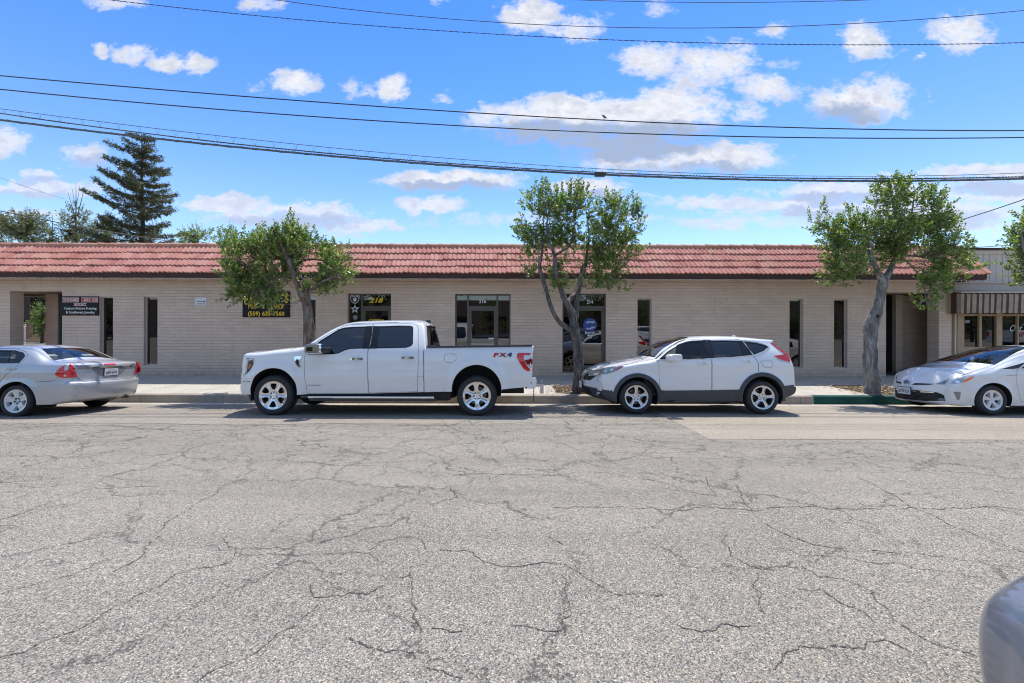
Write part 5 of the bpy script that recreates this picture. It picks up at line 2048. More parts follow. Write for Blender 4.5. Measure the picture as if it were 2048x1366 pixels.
    m.box(a(845, 1010)[0], rb0[0], -s.W + .02, -s.W + .2, rb0[1] - .03, rb0[1] + .02)
    m.build('board_bracket', MAT['trim'], s.root, bevel=.01)
    s.under(a(800, 800)[0], b(720, 800)[0], .34, .60, .88)
    s.under(a(180, 800)[0], b(1600, 800)[0], .42, .62, .55)
    m = MB()
    m.box(b(540, 800)[0], b(700, 800)[0], -s.W + .12, -.3, .30, .48)
    m.build('fuel_tank', MAT['undercarriage'], s.root, bevel=.04)
    for wu in (s.sv(545, 803)[0], s.sv(953.4, 803)[0]):
        m = MB()
        m.tube([(wu, -.8, .40), (wu, .8, .40)], .06, 10)
        m.ball((wu, 0, .40), .17, 10)
        m.tube([(wu + .16, -.62, .42), (wu + .22, -.6, .95)], .028, 8)
        m.build('axle', MAT['undercarriage'], s.root, smooth=50)
    bx0, bx1 = b(1628, 800)[0], b(1738, 800)[0]
    zb0, zb1 = b(0, 930)[1], b(0, 796)[1]
    m = MB()
    pr = [(bx0 + .0, zb0), (bx0 + .02, zb1), (bx1 - .02, zb1 + .005), (bx1, zb1 - .03), (bx1 + .01, zb0 + .12), (bx1 - .02, zb0)]
    m.prism(pr, -s.W + .04, s.W - .04, lambda q, w_, t: Vector((q, t, w_)))
    bo = m.build('rear_bumper', s.paint, s.root, bevel=.015)
    m = MB()
    m.box(bx0 + .03, bx1 - .03, -s.W + .06, s.W - .06, zb1 + .003, zb1 + .018)
    m.box(bx0 - .035, bx0 - .003, -s.W + .05, s.W - .05, zb0, zb1 - .01)
    m.build('step_pad', MAT['trim'], bo)
    m = MB()
    m.ball((b(1680, 800)[0], -s.W + .035, b(0, 862)[1]), .016, 8, sc=(1, .4, 1))
    m.build('parking_sensor', MAT['grey_paint'], bo)
    m = MB()
    hx, hz_ = b(1740, 800)[0], b(0, 950)[1]
    m.box(bx0 - .2, hx + .22, -.035, .035, hz_ - .01, hz_ + .055)
    m.box(hx + .14, hx + .22, -.03, .03, hz_ - .16, hz_ + .05)
    m.tube([(hx + .18, 0, hz_ + .05), (hx + .18, 0, hz_ + .085)], .012, 8)
    m.ball((hx + .18, 0, hz_ + .115), .03, 10)
    m.build('tow_hitch', MAT['alloy'], s.root, bevel=.003)
    m = MB()
    for k in range(9):
        z = hz_ - .02 - k * .035
        m.box(bx1 - .03, bx1 - .005, -.30, -.285, z - .016, z + .010)
    m.build('safety_chain', MAT['trim'], s.root)
    # bed rail cap
    m = MB()
    r0, r1 = b(436, 440)[0], b(1690, 425)[0]
    zr0, zr1 = b(0, 440)[1], b(0, 419)[1]
    for sg in (-1, 1):
        m.add([(r0, sg * (s.W - .055), zr0 - .012), (r1, sg * (s.W - .055), zr1 - .012), (r1, sg * (s.W - .055), zr1 + .022), (r0, sg * (s.W - .055), zr0 + .022),
               (r0, sg * (s.W - .14), zr0 - .012), (r1, sg * (s.W - .14), zr1 - .012), (r1, sg * (s.W - .14), zr1 + .022), (r0, sg * (s.W - .14), zr0 + .022)],
              [(0, 1, 2, 3), (7, 6, 5, 4), (3, 2, 6, 7), (0, 4, 5, 1), (0, 3, 7, 4), (1, 5, 6, 2)])
    m.build('bed_rail', MAT['trim'], s.root, bevel=.008)
    cabin(s, (a(1480, 800)[0], b(40, 800)[0]), .62, dash=(a(960, 800)[0], a(1160, 800)[0], 1.22), wheel_u=(a(1210, 800)[0], 1.15), mat='interior_dark', floor=(a(900, 800)[0], b(400, 800)[0]), zfloor=.6)
    for px in (545, 953.4):
        s.wheel(s.sv(px, 803)[0], .412, .412, .283, .27, 'pickup', s.W - .035)
    return s


# ---------------------------------------------------------------- white crossover
def suv():
    s = Car('parked_suv', 'white crossover with dark lower cladding parked behind the pickup', 'suv', X_(1397, 8.64), 8.60, .925)
    def c(x, y, e=0.): return s.sv(1100 + x / 3.938, 640 + y / 3.938, None, e)
    C = lambda x, y, cr, r, sg: (*c(x, y, r + (.05 if x > 1850 else 0)), cr, r, sg)
    ar = lambda q: q / 3.938 * 8.6 / F
    uw = c(682, 612)[0]
    nose = uw - .96
    Z = lambda y: c(0, y)[1]

    def hz(uu, y, cr, r, sg):       # bonnet line read at mid depth
        return (uu, P(1250, 640 + y / 3.938, 9.3)[2] - cr, cr, r, sg)
    s.outline([
        (uw - .47, Z(650), .03, .03, 'bumper_f'), (uw - .69, Z(625), .20, .10, 'bumper_f'), (uw - .76, Z(590), .22, .12, 'bumper_f'), (uw - .785, Z(545), .22, .14, 'bumper_f'), (uw - .79, Z(500), .21, .14, 'bumper_f'),
        (uw - .76, Z(455), .20, .12, 'grille'), (uw - .73, Z(415), .19, .10, 'grille'), (uw - .69, Z(396), .13, .08, 'grille'),
        (uw - .56, Z(376), .055, .08, 'hood'), (uw - .40, Z(362), .055, .09, 'hood'), (uw - .15, Z(345), .055, .10, 'hood'), (uw + .10, Z(328), .05, .10, 'hood'), (uw + .30, Z(316), .045, .08, 'hood'),
        C(842, 306, .10, .06, 'windshield'), C(880, 262, .16, .05, 'windshield'), C(940, 214, .15, .06, 'windshield'), C(1020, 172, .13, .07, 'windshield'), C(1060, 156, .10, .08, 'windshield'),
        C(1110, 143, .05, .09, 'roof'), C(1200, 133, .04, .09, 'roof'), C(1350, 128, .04, .09, 'roof'), C(1500, 133, .04, .09, 'roof'), C(1610, 142, .04, .09, 'roof'), C(1700, 150, .03, .07, 'roof'), C(1782, 155, .03, .03, 'spoiler'),
        C(1788, 160, .03, .02, 'spoiler'), C(1768, 172, .05, .04, 'tailgate_glass'), C(1810, 215, .08, .06, 'tailgate_glass'), C(1872, 262, .10, .07, 'tailgate'), C(1893, 300, .12, .08, 'tailgate'), C(1902, 330, .14, .09, 'tailgate'), C(1918, 375, .15, .10, 'tailgate'),
        C(1926, 430, .13, .08, 'tailgate'), C(1924, 500, .12, .07, 'bumper_r'), C(1938, 525, .10, .06, 'bumper_r'), C(1941, 555, .10, .06, 'bumper_r'), C(1928, 590, .09, .06, 'bumper_r'), C(1850, 622, .03, .04, 'bumper_r')], 2)
    s.ends = dict(f=('bumper_f', 'grille'), r=('tailgate', 'bumper_r'))
    zbelt = Z(300)
    ur = c(1903, 450)[0]

    def shape(u_, z):
        t = np.maximum(z - zbelt + .03, 0)
        w = s.W - .02 - .05 * ((z - .80) / .5) ** 2 - .42 * t ** 1.25
        crease = .012 * np.exp(-((z - (Z(345) + .02 * 0)) / .045) ** 2)
        w = w + crease - .014 * np.exp(-((z - Z(430)) / .10) ** 2)
        f = np.clip((nose + .95 - u_) / .95, 0, 1)
        r = np.clip((u_ - (ur - .6)) / .7, 0, 1)
        return w - .19 * f ** 2.2 - .07 * r ** 2
    s.shape = shape
    s.arch(*c(690, 612), ar(163), .028, 1.22)
    s.arch(*c(1676, 605), ar(163), .028, 1.22)
    ra, fa = s.arch_pts(1, Z(638)), s.arch_pts(0, Z(645))
    bottom = [c(1838, 626)] + ra + [c(1510, 640), c(1275, 643), c(875, 645)] + fa + [(uw - .44, Z(648))]
    FD = [c(*q) for q in ((870, 640), (862, 545), (857, 430), (855, 335), (835, 312), (885, 268), (960, 212), (1030, 172), (1080, 156), (1150, 149), (1238, 146), (1250, 200), (1270, 300), (1273, 430), (1273, 640))]
    RD = [c(*q) for q in ((1277, 640), (1277, 430), (1274, 300), (1254, 200), (1242, 146), (1400, 145), (1500, 149), (1535, 160), (1560, 200), (1605, 280), (1640, 335), (1642, 400), (1610, 440), (1560, 462), (1522, 500), (1506, 560), (1505, 640))]
    FW = [c(*q) for q in ((862, 308), (930, 248), (1020, 192), (1090, 168), (1140, 161), (1222, 159), (1234, 230), (1250, 299), (980, 311))]
    RW = [c(*q) for q in ((1274, 160), (1400, 159), (1502, 162), (1520, 200), (1540, 278), (1420, 291), (1292, 297), (1280, 230))]
    QW = [c(*q) for q in ((1545, 167), (1640, 179), (1700, 196), (1732, 211), (1690, 242), (1612, 272), (1580, 230))]
    s.body(bottom, [FD, RD, QW], [FW, RW, QW], {'windshield': (.88, MAT['glass'], 'windshield'), 'tailgate_glass': (.82, MAT['glass_dark'], 'rear_window')},
           lower=lambda u_, z: (z < Z(560) and u_ < uw - .45) or (z < Z(524) and u_ > ur - .42))
    d1 = s.door(FD, FW, MAT['glass'], c(1207, 341))
    d2 = s.door(RD, RW, MAT['glass_tint'], c(1556, 327))
    s.window(QW, MAT['glass_tint'], -1)
    s.window(FW, MAT['glass'], 1)
    s.window(RW, MAT['glass_tint'], 1)
    s.window(QW, MAT['glass_tint'], 1)
    s.patch('pillar_trim', [c(*q) for q in ((1212, 156), (1243, 155), (1254, 205), (1272, 301), (1242, 302), (1226, 230))], MAT['gloss_black'], .003, -1, d1)
    s.patch('pillar_trim', [c(*q) for q in ((1244, 155), (1282, 156), (1288, 230), (1300, 300), (1273, 302), (1255, 205))], MAT['gloss_black'], .003, -1, d2)
    s.patch('pillar_trim', [c(*q) for q in ((1494, 159), (1532, 163), (1560, 208), (1604, 278), (1532, 282), (1512, 200))], MAT['gloss_black'], .003, -1, d2)
    # bright line under the glass
    tr = resample([c(*q) for q in ((840, 316), (980, 313), (1250, 303), (1420, 294), (1610, 276), (1690, 246), (1742, 211), (1700, 190), (1640, 172), (1540, 159))], .05, False)
    m = MB()
    p = np.array(tr)
    ww = s.w(p) + .006
    m.tube([(q[0], -w_, q[1]) for q, w_ in zip(p, ww)], .009, 6)
    m.build('window_trim', MAT['chrome'], s.root, smooth=60)
    # cladding
    s.patch('sill_cladding', [c(*q) for q in ((872, 642), (870, 549), (900, 556), (1240, 553), (1505, 548), (1505, 640), (1275, 643))], MAT['cladding'], .014, -1, None, (), .07, .03)
    for i, (sgn, z0, z1) in enumerate(((0, Z(645), Z(645)), (1, Z(638), Z(600)))):
        cu, cz, r = s.arches[i][:3]
        inner = s.arch_pts(i, z0 + .0, 30)
        th0 = math.asin((z0 - cz) / (r + ar(33)))
        th1 = math.pi - th0
        out = [(cu + (r + ar(31)) * math.cos(t), cz + (r + ar(31)) * math.sin(t)) for t in np.linspace(th0, th1, 30)]
        s.patch('arch_cladding', out + inner[::-1], MAT['cladding'], .012, -1, None, (), .06, .03, both=True)
    s.patch('bumper_cladding', [(uw - .70, Z(548)), c(500, 566), c(515, 600), c(528, 648), (uw - .47, Z(646)), (uw - .60, Z(626)), (uw - .69, Z(585))], MAT['cladding'], .014, both=True)
    s.patch('bumper_cladding', [c(*q) for q in ((1836, 522), (1930, 512), (1940, 530), (1938, 560), (1918, 590), (1842, 620), (1830, 560))], MAT['cladding'], .012, both=True)
    s.end_patch('bumper_cladding', 'f', [(-.80, Z(640)), (.80, Z(640)), (.80, Z(552)), (.3, Z(534)), (-.3, Z(534)), (-.80, Z(552))], MAT['cladding'], .012)
    s.end_patch('air_intake', 'f', [(-.50, Z(600)), (.50, Z(600)), (.42, Z(548)), (-.42, Z(548))], MAT['dark'], .018)
    s.end_patch('bumper_cladding', 'r', [(-.82, Z(600)), (.82, Z(600)), (.82, Z(515)), (-.82, Z(515))], MAT['cladding'], .010)
    s.end_patch('grille', 'f', [(-.46, Z(485)), (.46, Z(485)), (.60, Z(445)), (.62, Z(402)), (-.62, Z(402)), (-.60, Z(445))], MAT['gloss_black'], .012)
    g = s.end_patch('grille_bar', 'f', [(-.62, Z(432)), (.62, Z(432)), (.62, Z(405)), (-.62, Z(405))], MAT['chrome'], .022)
    s.end_patch('grille_emblem', 'f', [(-.07, Z(455)), (.07, Z(455)), (.09, Z(405)), (.05, Z(405)), (.045, Z(425)), (-.045, Z(425)), (-.05, Z(405)), (-.09, Z(405))], MAT['chrome'], .035)
    hp = [c(*q) for q in ((318, 444), (322, 410), (420, 380), (500, 366), (572, 362), (582, 366), (545, 388), (500, 412), (430, 432), (380, 442))]
    hl = s.patch('headlight', hp, MAT['lamp_lens'], .007)
    s.patch('lamp_housing', [c(*q) for q in ((335, 438), (340, 412), (430, 386), (520, 370), (545, 372), (500, 400), (430, 424))], MAT['grey_paint'], .010, -1, hl)
    s.patch('lamp_lens', [c(*q) for q in ((395, 402), (450, 392), (462, 408), (420, 420))], MAT['clear_lens'], .013, -1, hl)
    s.patch('lamp_lens', [c(*q) for q in ((350, 425), (385, 412), (395, 430), (360, 438))], MAT['clear_lens'], .013, -1, hl)
    s.patch('side_marker', [c(*q) for q in ((528, 392), (545, 372), (572, 364), (548, 384))], MAT['red_lens'], .012, -1, hl)
    for sg in (-1, 1):
        s.end_patch('headlight', 'f', [(sg * .52, Z(440)), (sg * .80, Z(440)), (sg * .80, Z(402)), (sg * .56, Z(402))], MAT['lamp_lens'], .014)
    s.patch('fog_lamp', disc(.035, 16, *c(392, 586)), MAT['clear_lens'], .016)
    s.patch('fog_surround', [c(*q) for q in ((340, 566), (372, 570), (420, 598), (366, 600))], MAT['gloss_black'], .013)
    # tail lamps
    s.patch('tail_light', [c(*q) for q in ((1770, 281), (1850, 272), (1892, 262), (1903, 296), (1904, 330), (1860, 322), (1800, 300))], MAT['red_lens'], .010, both=True)
    s.patch('tail_light', [c(*q) for q in ((1757, 176), (1772, 176), (1820, 212), (1890, 258), (1892, 264), (1868, 268), (1810, 222))], MAT['red_lens'], .020, -1, None, (), .035, .04, both=True)
    for sg in (-1, 1):
        s.end_patch('tail_light', 'r', [(sg * .42, Z(322)), (sg * .80, Z(326)), (sg * .80, Z(268)), (sg * .5, Z(285))], MAT['red_lens'], .010)
    s.gapline([c(*q) for q in ((1605, 282), (1640, 335), (1642, 400), (1612, 440))], 'panel_gap', .006)
    s.gapline([c(*q) for q in ((1660, 322), (1672, 355), (1690, 372), (1748, 373), (1752, 330), (1742, 321), (1660, 322))], 'fuel_door', .005)
    s.gapline([c(*q) for q in ((1792, 306), (1850, 328), (1900, 340))], 'panel_gap', .005)
    s.gapline([(uw - .62, Z(392)), (uw - .3, Z(352)), c(600, 352), c(700, 322), c(745, 306)], 'bonnet_gap', .006)
    s.gapline([c(*q) for q in ((425, 565), (418, 520), (405, 490), (380, 478))], 'bumper_gap', .005)
    mu, mz = c(950, 294)
    mirror(s, mu, mz, float(s.w([(mu, mz - .03)])[0]), s.paint, L=ar(118), h=ar(56), depth=.12)
    q = c(1565, 128)
    m = MB()
    m.add([(q[0] - .12, -.03, q[1] - .03), (q[0] + .10, -.03, q[1] - .03), (q[0] + .10, .03, q[1] - .03), (q[0] - .12, .03, q[1] - .03), (q[0] + .04, -.01, q[1] + .05), (q[0] + .09, -.01, q[1] + .055), (q[0] + .09, .01, q[1] + .055), (q[0] + .04, .01, q[1] + .05)],
          [(0, 3, 2, 1), (4, 5, 6, 7), (0, 1, 5, 4), (1, 2, 6, 5), (2, 3, 7, 6), (3, 0, 4, 7)])
    m.build('roof_aerial', s.paint, s.root, bevel=.006)
    m = MB()
    for k in (-.45, .2):
        m.add([(uw + .25, k, c(0, 318)[1] + .07), (uw + .28, k + .5, c(0, 318)[1] + .08), (uw + .30, k + .5, c(0, 318)[1] + .085), (uw + .27, k, c(0, 318)[1] + .08)], [(0, 1, 2, 3)])
    m.build('wiper', MAT['trim'], s.root)
    s.under(c(860, 450)[0], c(1505, 450)[0], .22, .42, .83)
    s.under(uw - .62, c(1860, 450)[0], .28, .48, .5)
    cabin(s, (c(1160, 450)[0], c(1470, 450)[0]), .48, vs=(-.36, .36), dash=(c(760, 450)[0], c(960, 450)[0], 1.02), wheel_u=(c(1000, 450)[0], .98), floor=(c(760, 450)[0], c(1880, 450)[0]), zfloor=.42, mat='interior')
    for x, y in ((682, 612), (1677, 605)):
        s.wheel(c(x, y)[0], .350, .350, .243, .225, 'suv', s.W - .03)
    plate(s, 'f', 0, Z(528), None, None, off=.03)
    return s


# ---------------------------------------------------------------- silver saloon, seen from behind its tail
def sedan():
    s = Car('parked_sedan', 'silver saloon with red tail lamps parked in front of the gallery sign', 'sedan', X_(27.2, 8.13), 8.10, .888, paint='silver_paint')
    s.outline([
        (-3.30, .22, .02, .02, 'bumper_f'), (-3.48, .24, .12, .08, 'bumper_f'), (-3.52, .38, .16, .12, 'bumper_f'), (-3.52, .52, .16, .12, 'bumper_f'), (-3.48, .64, .15, .12, 'bumper_f'), (-3.40, .72, .12, .12, 'hood'),
        (-3.1, .81, .08, .13, 'hood'), (-2.6, .91, .06, .13, 'hood'), (-2.1, .97, .05, .12, 'hood'), (-1.9, 1.0, .08, .08, 'windshield'), (-1.5, 1.18, .12, .06, 'windshield'), (-1.1, 1.35, .10, .07, 'windshield'),
        (-.85, 1.405, .05, .09, 'roof'), (-.5, 1.42, .045, .10, 'roof'), (-.15, 1.405, .05, .10, 'roof'), (-.02, 1.375, .07, .08, 'rear_glass'), (.18, 1.27, .12, .07, 'rear_glass'), (.36, 1.155, .14, .07, 'rear_glass'), (.47, 1.10, .10, .07, 'boot'),
        (.58, 1.085, .035, .07, 'boot'), (.78, 1.08, .03, .07, 'boot'), (.90, 1.070, .05, .05, 'tail'), (.93, 1.04, .085, .06, 'tail'), (.945, .93, .09, .08, 'tail'), (.95, .80, .09, .09, 'tail'), (.955, .70, .10, .08, 'tail'),
        (.995, .665, .11, .07, 'bumper_r'), (1.005, .60, .115, .10, 'bumper_r'), (1.0, .45, .115, .12, 'bumper_r'), (.97, .33, .11, .10, 'bumper_r'), (.88, .27, .08, .06, 'bumper_r'), (.74, .255, .02, .02, 'bumper_r')], 2)
    s.ends = dict(f=('bumper_f',), r=('tail', 'bumper_r'))

    def shape(u_, z):
        t = np.maximum(z - 1.03, 0)
        w = s.W - .015 - .05 * ((z - .72) / .5) ** 2 - .50 * t ** 1.12
        w = w + .010 * np.exp(-((z - .88) / .05) ** 2) - .012 * np.exp(-((z - .74) / .06) ** 2)
        r = np.clip((u_ - .45) / .55, 0, 1)
        f = np.clip((-2.7 - u_) / .85, 0, 1)
        return w - .09 * r ** 2.2 - .16 * f ** 2
    s.shape = shape
    s.arch(.03, .315, .40, .02, 1.2)
    s.arch(-2.67, .315, .40, .02, 1.2)
    ra, fa = s.arch_pts(0, .25), s.arch_pts(1, .24)
    bottom = ra + [(-.5, .24), (-2.2, .24)] + fa + [(-3.2, .22)]
    RD = [(-1.10, .27), (-1.12, .80), (-1.08, 1.06), (-1.0, 1.32), (-.70, 1.372), (-.3, 1.365), (-.06, 1.31), (.045, 1.24), (.05, 1.17), (.045, 1.08), (-.10, .93), (-.28, .76), (-.39, .52), (-.42, .27)]
    FD = [(-2.05, .27), (-2.08, .7), (-2.0, .98), (-1.55, 1.18), (-1.25, 1.32), (-1.02, 1.355), (-1.10, 1.06), (-1.14, .80), (-1.12, .27)]
    RW = [(-1.02, 1.07), (-.97, 1.30), (-.70, 1.338), (-.3, 1.332), (-.09, 1.285), (.0, 1.225), (.012, 1.18), (-.005, 1.078)]
    FW = [(-1.9, 1.02), (-1.5, 1.175), (-1.24, 1.29), (-1.08, 1.32), (-1.12, 1.06)]
    s.body(bottom, [RD, FD], [RW, FW], {'windshield': (.9, MAT['glass'], 'windshield'), 'rear_glass': (.86, MAT['glass'], 'rear_window')})
    d = s.door(RD, RW, MAT['glass'], (-.14, .965))
    s.door(FD, FW, MAT['glass'], (-1.28, .955))
    for w_ in (RW, FW):
        s.window(w_, MAT['glass'], 1)
    s.gapline([(-.30, 1.335), (-.27, 1.075)], 'window_bar', .035, -1, d)
    s.patch('tail_light', chaikin([(.755, .84), (.775, .915), (.83, 1.0), (.90, 1.052), (.955, 1.064), (.985, .95), (.99, .785), (.85, .784)], 1, True), MAT['red_lens'], .008, both=True)
    for sg in (-1, 1):
        tl = s.end_patch('tail_light', 'r', [(sg * .90, .785), (sg * .635, .785), (sg * .675, .93), (sg * .72, 1.060), (sg * .90, 1.060)], MAT['red_lens'], .010)
        s.end_patch('reversing_lens', 'r', [(sg * .86, .915), (sg * .71, .915), (sg * .725, .965), (sg * .83, .965)], MAT['clear_lens'], .014, tl)
        s.end_patch('lamp_detail', 'r', [(sg * .86, .85), (sg * .70, .85), (sg * .705, .875), (sg * .86, .875)], MAT['dark_red_lens'], .014, tl)
    s.end_patch('chrome_strip', 'r', [(-.675, .955), (.675, .955), (.69, .988), (-.69, .988)], MAT['chrome'], .014)
    s.end_patch('plate_recess', 'r', [(-.24, .80), (.24, .80), (.40, .952), (-.40, .952)], varied('recess', (.2, .2, .21), .5, .1, 5.), .004, None, .06, 0)
    s.end_patch('stop_lamp', 'r', [(-.13, 1.018), (.13, 1.018), (.12, 1.048), (-.12, 1.048)], MAT['red_lens'], .008)
    s.end_patch('boot_emblem', 'r', [(-.09, .962), (-.03, .962), (-.025, .952), (.025, .952), (.03, .962), (.09, .962), (.085, .982), (.03, .982), (.025, .992), (-.025, .992), (-.03, .982), (-.085, .982)], pmat('gold', (.55, .42, .18), .3, metal=.8)[0], .022)

    def tailtext(txt, v, z, w, h, mat):
        vv, f = text_mesh(txt, fit_w=w, fit_h=h, bold=.03)
        mb = MB()
        mb.add([s.end_point('r', v + a, z + b, .008) for a, b, _ in vv], f)
        mb.build('lettering', mat, s.root, recalc=False)
    tailtext('MALIBU', -.53, 1.012, .24, .032, MAT['navy_ink'])
    tailtext('LS', .60, 1.012, .10, .03, MAT['navy_ink'])
    plate(s, 'r', 0, .865, '6BFH090', 'California', off=.016)
    m = MB()

    def tline(pts, wd=.005, name='panel_gap'):
        mb = MB()
        q = resample(pts, .04, False)
        for a, b in zip(q[:-1], q[1:]):
            d_ = np.array(b) - np.array(a)
            d_ /= max(np.hypot(*d_), 1e-6)
            n = np.array((-d_[1], d_[0])) * wd / 2
            mb.add([s.end_point('r', *(np.array(a) + n), .003), s.end_point('r', *(np.array(b) + n), .003), s.end_point('r', *(np.array(b) - n), .003), s.end_point('r', *(np.array(a) - n), .003)], [(0, 1, 2, 3)])
        mb.build(name, MAT['dark'], s.root, recalc=False)
    tline([(-.645, .80), (-.56, .69), (.56, .69), (.645, .80)], .008, 'boot_gap')
    s.gapline([(.36, .70), (.55, .715), (.70, .72), (.78, .76), (.80, .80)], 'panel_gap', .006)
    s.under(-2.2, -.45, .20, .38, .8)
    s.under(-3.2, .85, .30, .46, .5)
    m = MB()
    m.tube([(.50, .15, .30), (.95, .15, .30)], .085, 12)
    m.tube([(.80, .45, .28), (1.04, .47, .27)], .03, 10)
    m.box(.25, .75, -.35, .1, .26, .36)
    m.build('silencer', MAT['muffler'], s.root, smooth=40, bevel=.0)
    cabin(s, (-1.35,), .45, vs=(-.36, .36), dash=(-2.0, -1.75, .92), wheel_u=(-1.72, .95), floor=(-2.2, .5), zfloor=.35, mat='interior_pale')
    b = MB()
    b.box(-.62, -.15, -.62, .62, .40, .58)
    M = Matrix.Translation((-.2, 0, .5)) @ Matrix.Rotation(R(22), 4, 'Y')
    b.box(-.08, .08, -.62, .62, 0, .60, M)
    for v in (-.38, .38):
        b.box(-.05, .06, v - .13, v + .13, .62, .80, M)
    b.box(.05, .60, -.60, .60, 1.0, 1.03)
    b.build('rear_seat', MAT['interior_pale'], s.root, bevel=.03, smooth=50)
    for u_ in (0., -2.70):
        s.wheel(u_, .325, .325, .224, .205, 'sedan', s.W - .035)
    mirror(s, -1.85, 1.03, .8, s.paint, L=.22, h=.14)
    return s


# ---------------------------------------------------------------- white hatchback, nose towards us
def hatch():
    s = Car('parked_hatchback', 'white hatchback with amber corner lamps parked beside the green kerb', 'hatchback', X_(1988, 8.58), 8.54, .872)
    s.outline([
        (-0.510, .175, .02, .02, 'bumper_f'), (-0.670, .18, .20, .04, 'bumper_f'), (-0.710, .22, .28, .08, 'bumper_f'), (-0.715, .32, .30, .11, 'bumper_f'), (-0.725, .45, .30, .12, 'bumper_f'), (-0.710, .56, .30, .13, 'bumper_f'), (-0.685, .66, .27, .12, 'bumper_f'), (-0.640, .75, .22, .11, 'hood'),
        (-0.500, .825, .15, .10, 'hood'), (-.28, .895, .10, .10, 'hood'), (-.05, .95, .075, .10, 'hood'), (.12, .985, .10, .09, 'hood'), (.22, 1.015, .17, .06, 'windshield'), (.55, 1.155, .19, .055, 'windshield'), (.9, 1.295, .16, .055, 'windshield'), (1.15, 1.375, .11, .07, 'windshield'),
        (1.35, 1.415, .06, .09, 'roof'), (1.7, 1.44, .05, .09, 'roof'), (2.1, 1.425, .05, .09, 'roof'), (2.5, 1.375, .05, .09, 'roof'), (2.85, 1.30, .05, .09, 'hatch_glass'), (3.2, 1.19, .06, .08, 'hatch_glass'), (3.36, 1.10, .08, .07, 'tail'),
        (3.40, .95, .10, .08, 'tail'), (3.44, .75, .12, .10, 'tail'), (3.47, .55, .12, .10, 'tail'), (3.44, .35, .10, .08, 'tail'), (3.30, .25, .03, .03, 'tail')], 2)
    s.ends = dict(f=('bumper_f',), r=('tail',))

    def shape(u_, z):
        t = np.maximum(z - .98, 0)
        w = s.W - .015 - .05 * ((z - .68) / .5) ** 2 - .50 * t ** 1.15
        w = w + .012 * np.exp(-((z - (.83 + .06 * u_)) / .04) ** 2) - .012 * np.exp(-((z - .66) / .08) ** 2)
        f = np.clip((.25 - u_) / .98, 0, 1)
        r = np.clip((u_ - 3.0) / .5, 0, 1)
        return w - .17 * f ** 2.2 - .12 * r ** 2
    s.shape = shape
    s.arch(.02, .315, .365, .022, 1.22)
    s.arch(2.72, .315, .365, .022, 1.22)
    fa, ra = s.arch_pts(0, .20), s.arch_pts(1, .22)
    bottom = ra + [(2.2, .20), (.5, .20)] + fa
    D = [(.60, .28), (.53, .50), (.50, .80), (.53, .94), (.60, .985), (.95, 1.18), (1.15, 1.285), (1.45, 1.375), (1.62, 1.385), (1.62, .95), (1.64, .28)]
    D2 = [(1.66, .28), (1.64, .95), (1.64, 1.385), (2.0, 1.375), (2.4, 1.31), (2.55, 1.24), (2.62, 1.02), (2.45, .80), (2.28, .55), (2.22, .28)]
    W1 = [(.64, .985), (.96, 1.155), (1.18, 1.27), (1.44, 1.345), (1.56, 1.35), (1.57, .985)]
    W2 = [(1.66, .985), (1.66, 1.352), (2.0, 1.342), (2.36, 1.285), (2.50, 1.22), (2.5, 1.02)]
    QW = [(.26, .972), (.50, .975), (.62, .995), (.80, 1.075), (.70, 1.07), (.50, 1.035)]
    QW = [(.20, .968), (.46, .972), (.575, .985), (.84, 1.118), (.62, 1.06), (.40, 1.01)]
    s.body(bottom, [D, D2, QW], [W1, W2, QW], {'windshield': (.93, MAT['glass'], 'windshield'), 'hatch_glass': (.85, MAT['glass_tint'], 'rear_window')})
    d = s.door(D, W1, MAT['glass'], (1.45, .88))
    s.door(D2, W2, MAT['glass_tint'], (2.35, .90))
    s.window(QW, MAT['glass'], -1)
    for w_ in (W1, W2, QW):
        s.window(w_, MAT['glass'], 1)
    hl = s.patch('headlight', chaikin([(-.69, .635), (-.665, .70), (-.58, .765), (-.46, .812), (-.34, .848), (-.27, .862), (-.34, .795), (-.45, .72), (-.58, .65)], 1, True), MAT['clear_lens'], .008, both=True)
    s.patch('lamp_bar', [(-.655, .655), (-.63, .70), (-.57, .735), (-.50, .745), (-.53, .69), (-.60, .66)], MAT['lamp_lens'], .012, both=True)
    s.patch('side_marker', [(-.52, .675), (-.49, .73), (-.40, .785), (-.33, .815), (-.37, .765), (-.45, .705)], MAT['amber_lens'], .013, both=True)
    s.patch('lamp_lens', disc(.032, 14, -.60, .695), MAT['chrome'], .013, both=True)
    for sg in (-1, 1):
        h2 = s.end_patch('headlight', 'f', chaikin([(sg * .70, .625), (sg * .46, .615), (sg * .50, .655), (sg * .60, .72), (sg * .70, .755)], 1, True), MAT['lamp_lens'], .012)
        s.end_patch('lamp_lens', 'f', disc(.045, 14, sg * .58, .665), MAT['grey_paint'], .018, h2)
        s.end_patch('upper_grille', 'f', [(sg * .125, .575), (sg * .40, .598), (sg * .46, .625), (sg * .17, .62)], MAT['dark'], .006, None, .05, .0)
    s.gapline([(-.60, .785), (-.46, .842), (-.28, .893)], 'bonnet_gap', .005)
    mb = MB()
    q = [(v, .71) for v in np.linspace(-.62, .62, 30)]
    for a, b in zip(q[:-1], q[1:]):
        mb.add([s.end_point('f', a[0], .712, .003), s.end_point('f', b[0], .712, .003), s.end_point('f', b[0], .706, .003), s.end_point('f', a[0], .706, .003)], [(0, 1, 2, 3)])
    mb.build('bonnet_gap', MAT['dark'], s.root, recalc=False)
    s.end_patch('lower_grille', 'f', chaikin([(-.64, .235), (.64, .235), (.58, .38), (.46, .465), (-.46, .465), (-.58, .38)], 1, True), MAT['dark'], .006, None, .06, 0)
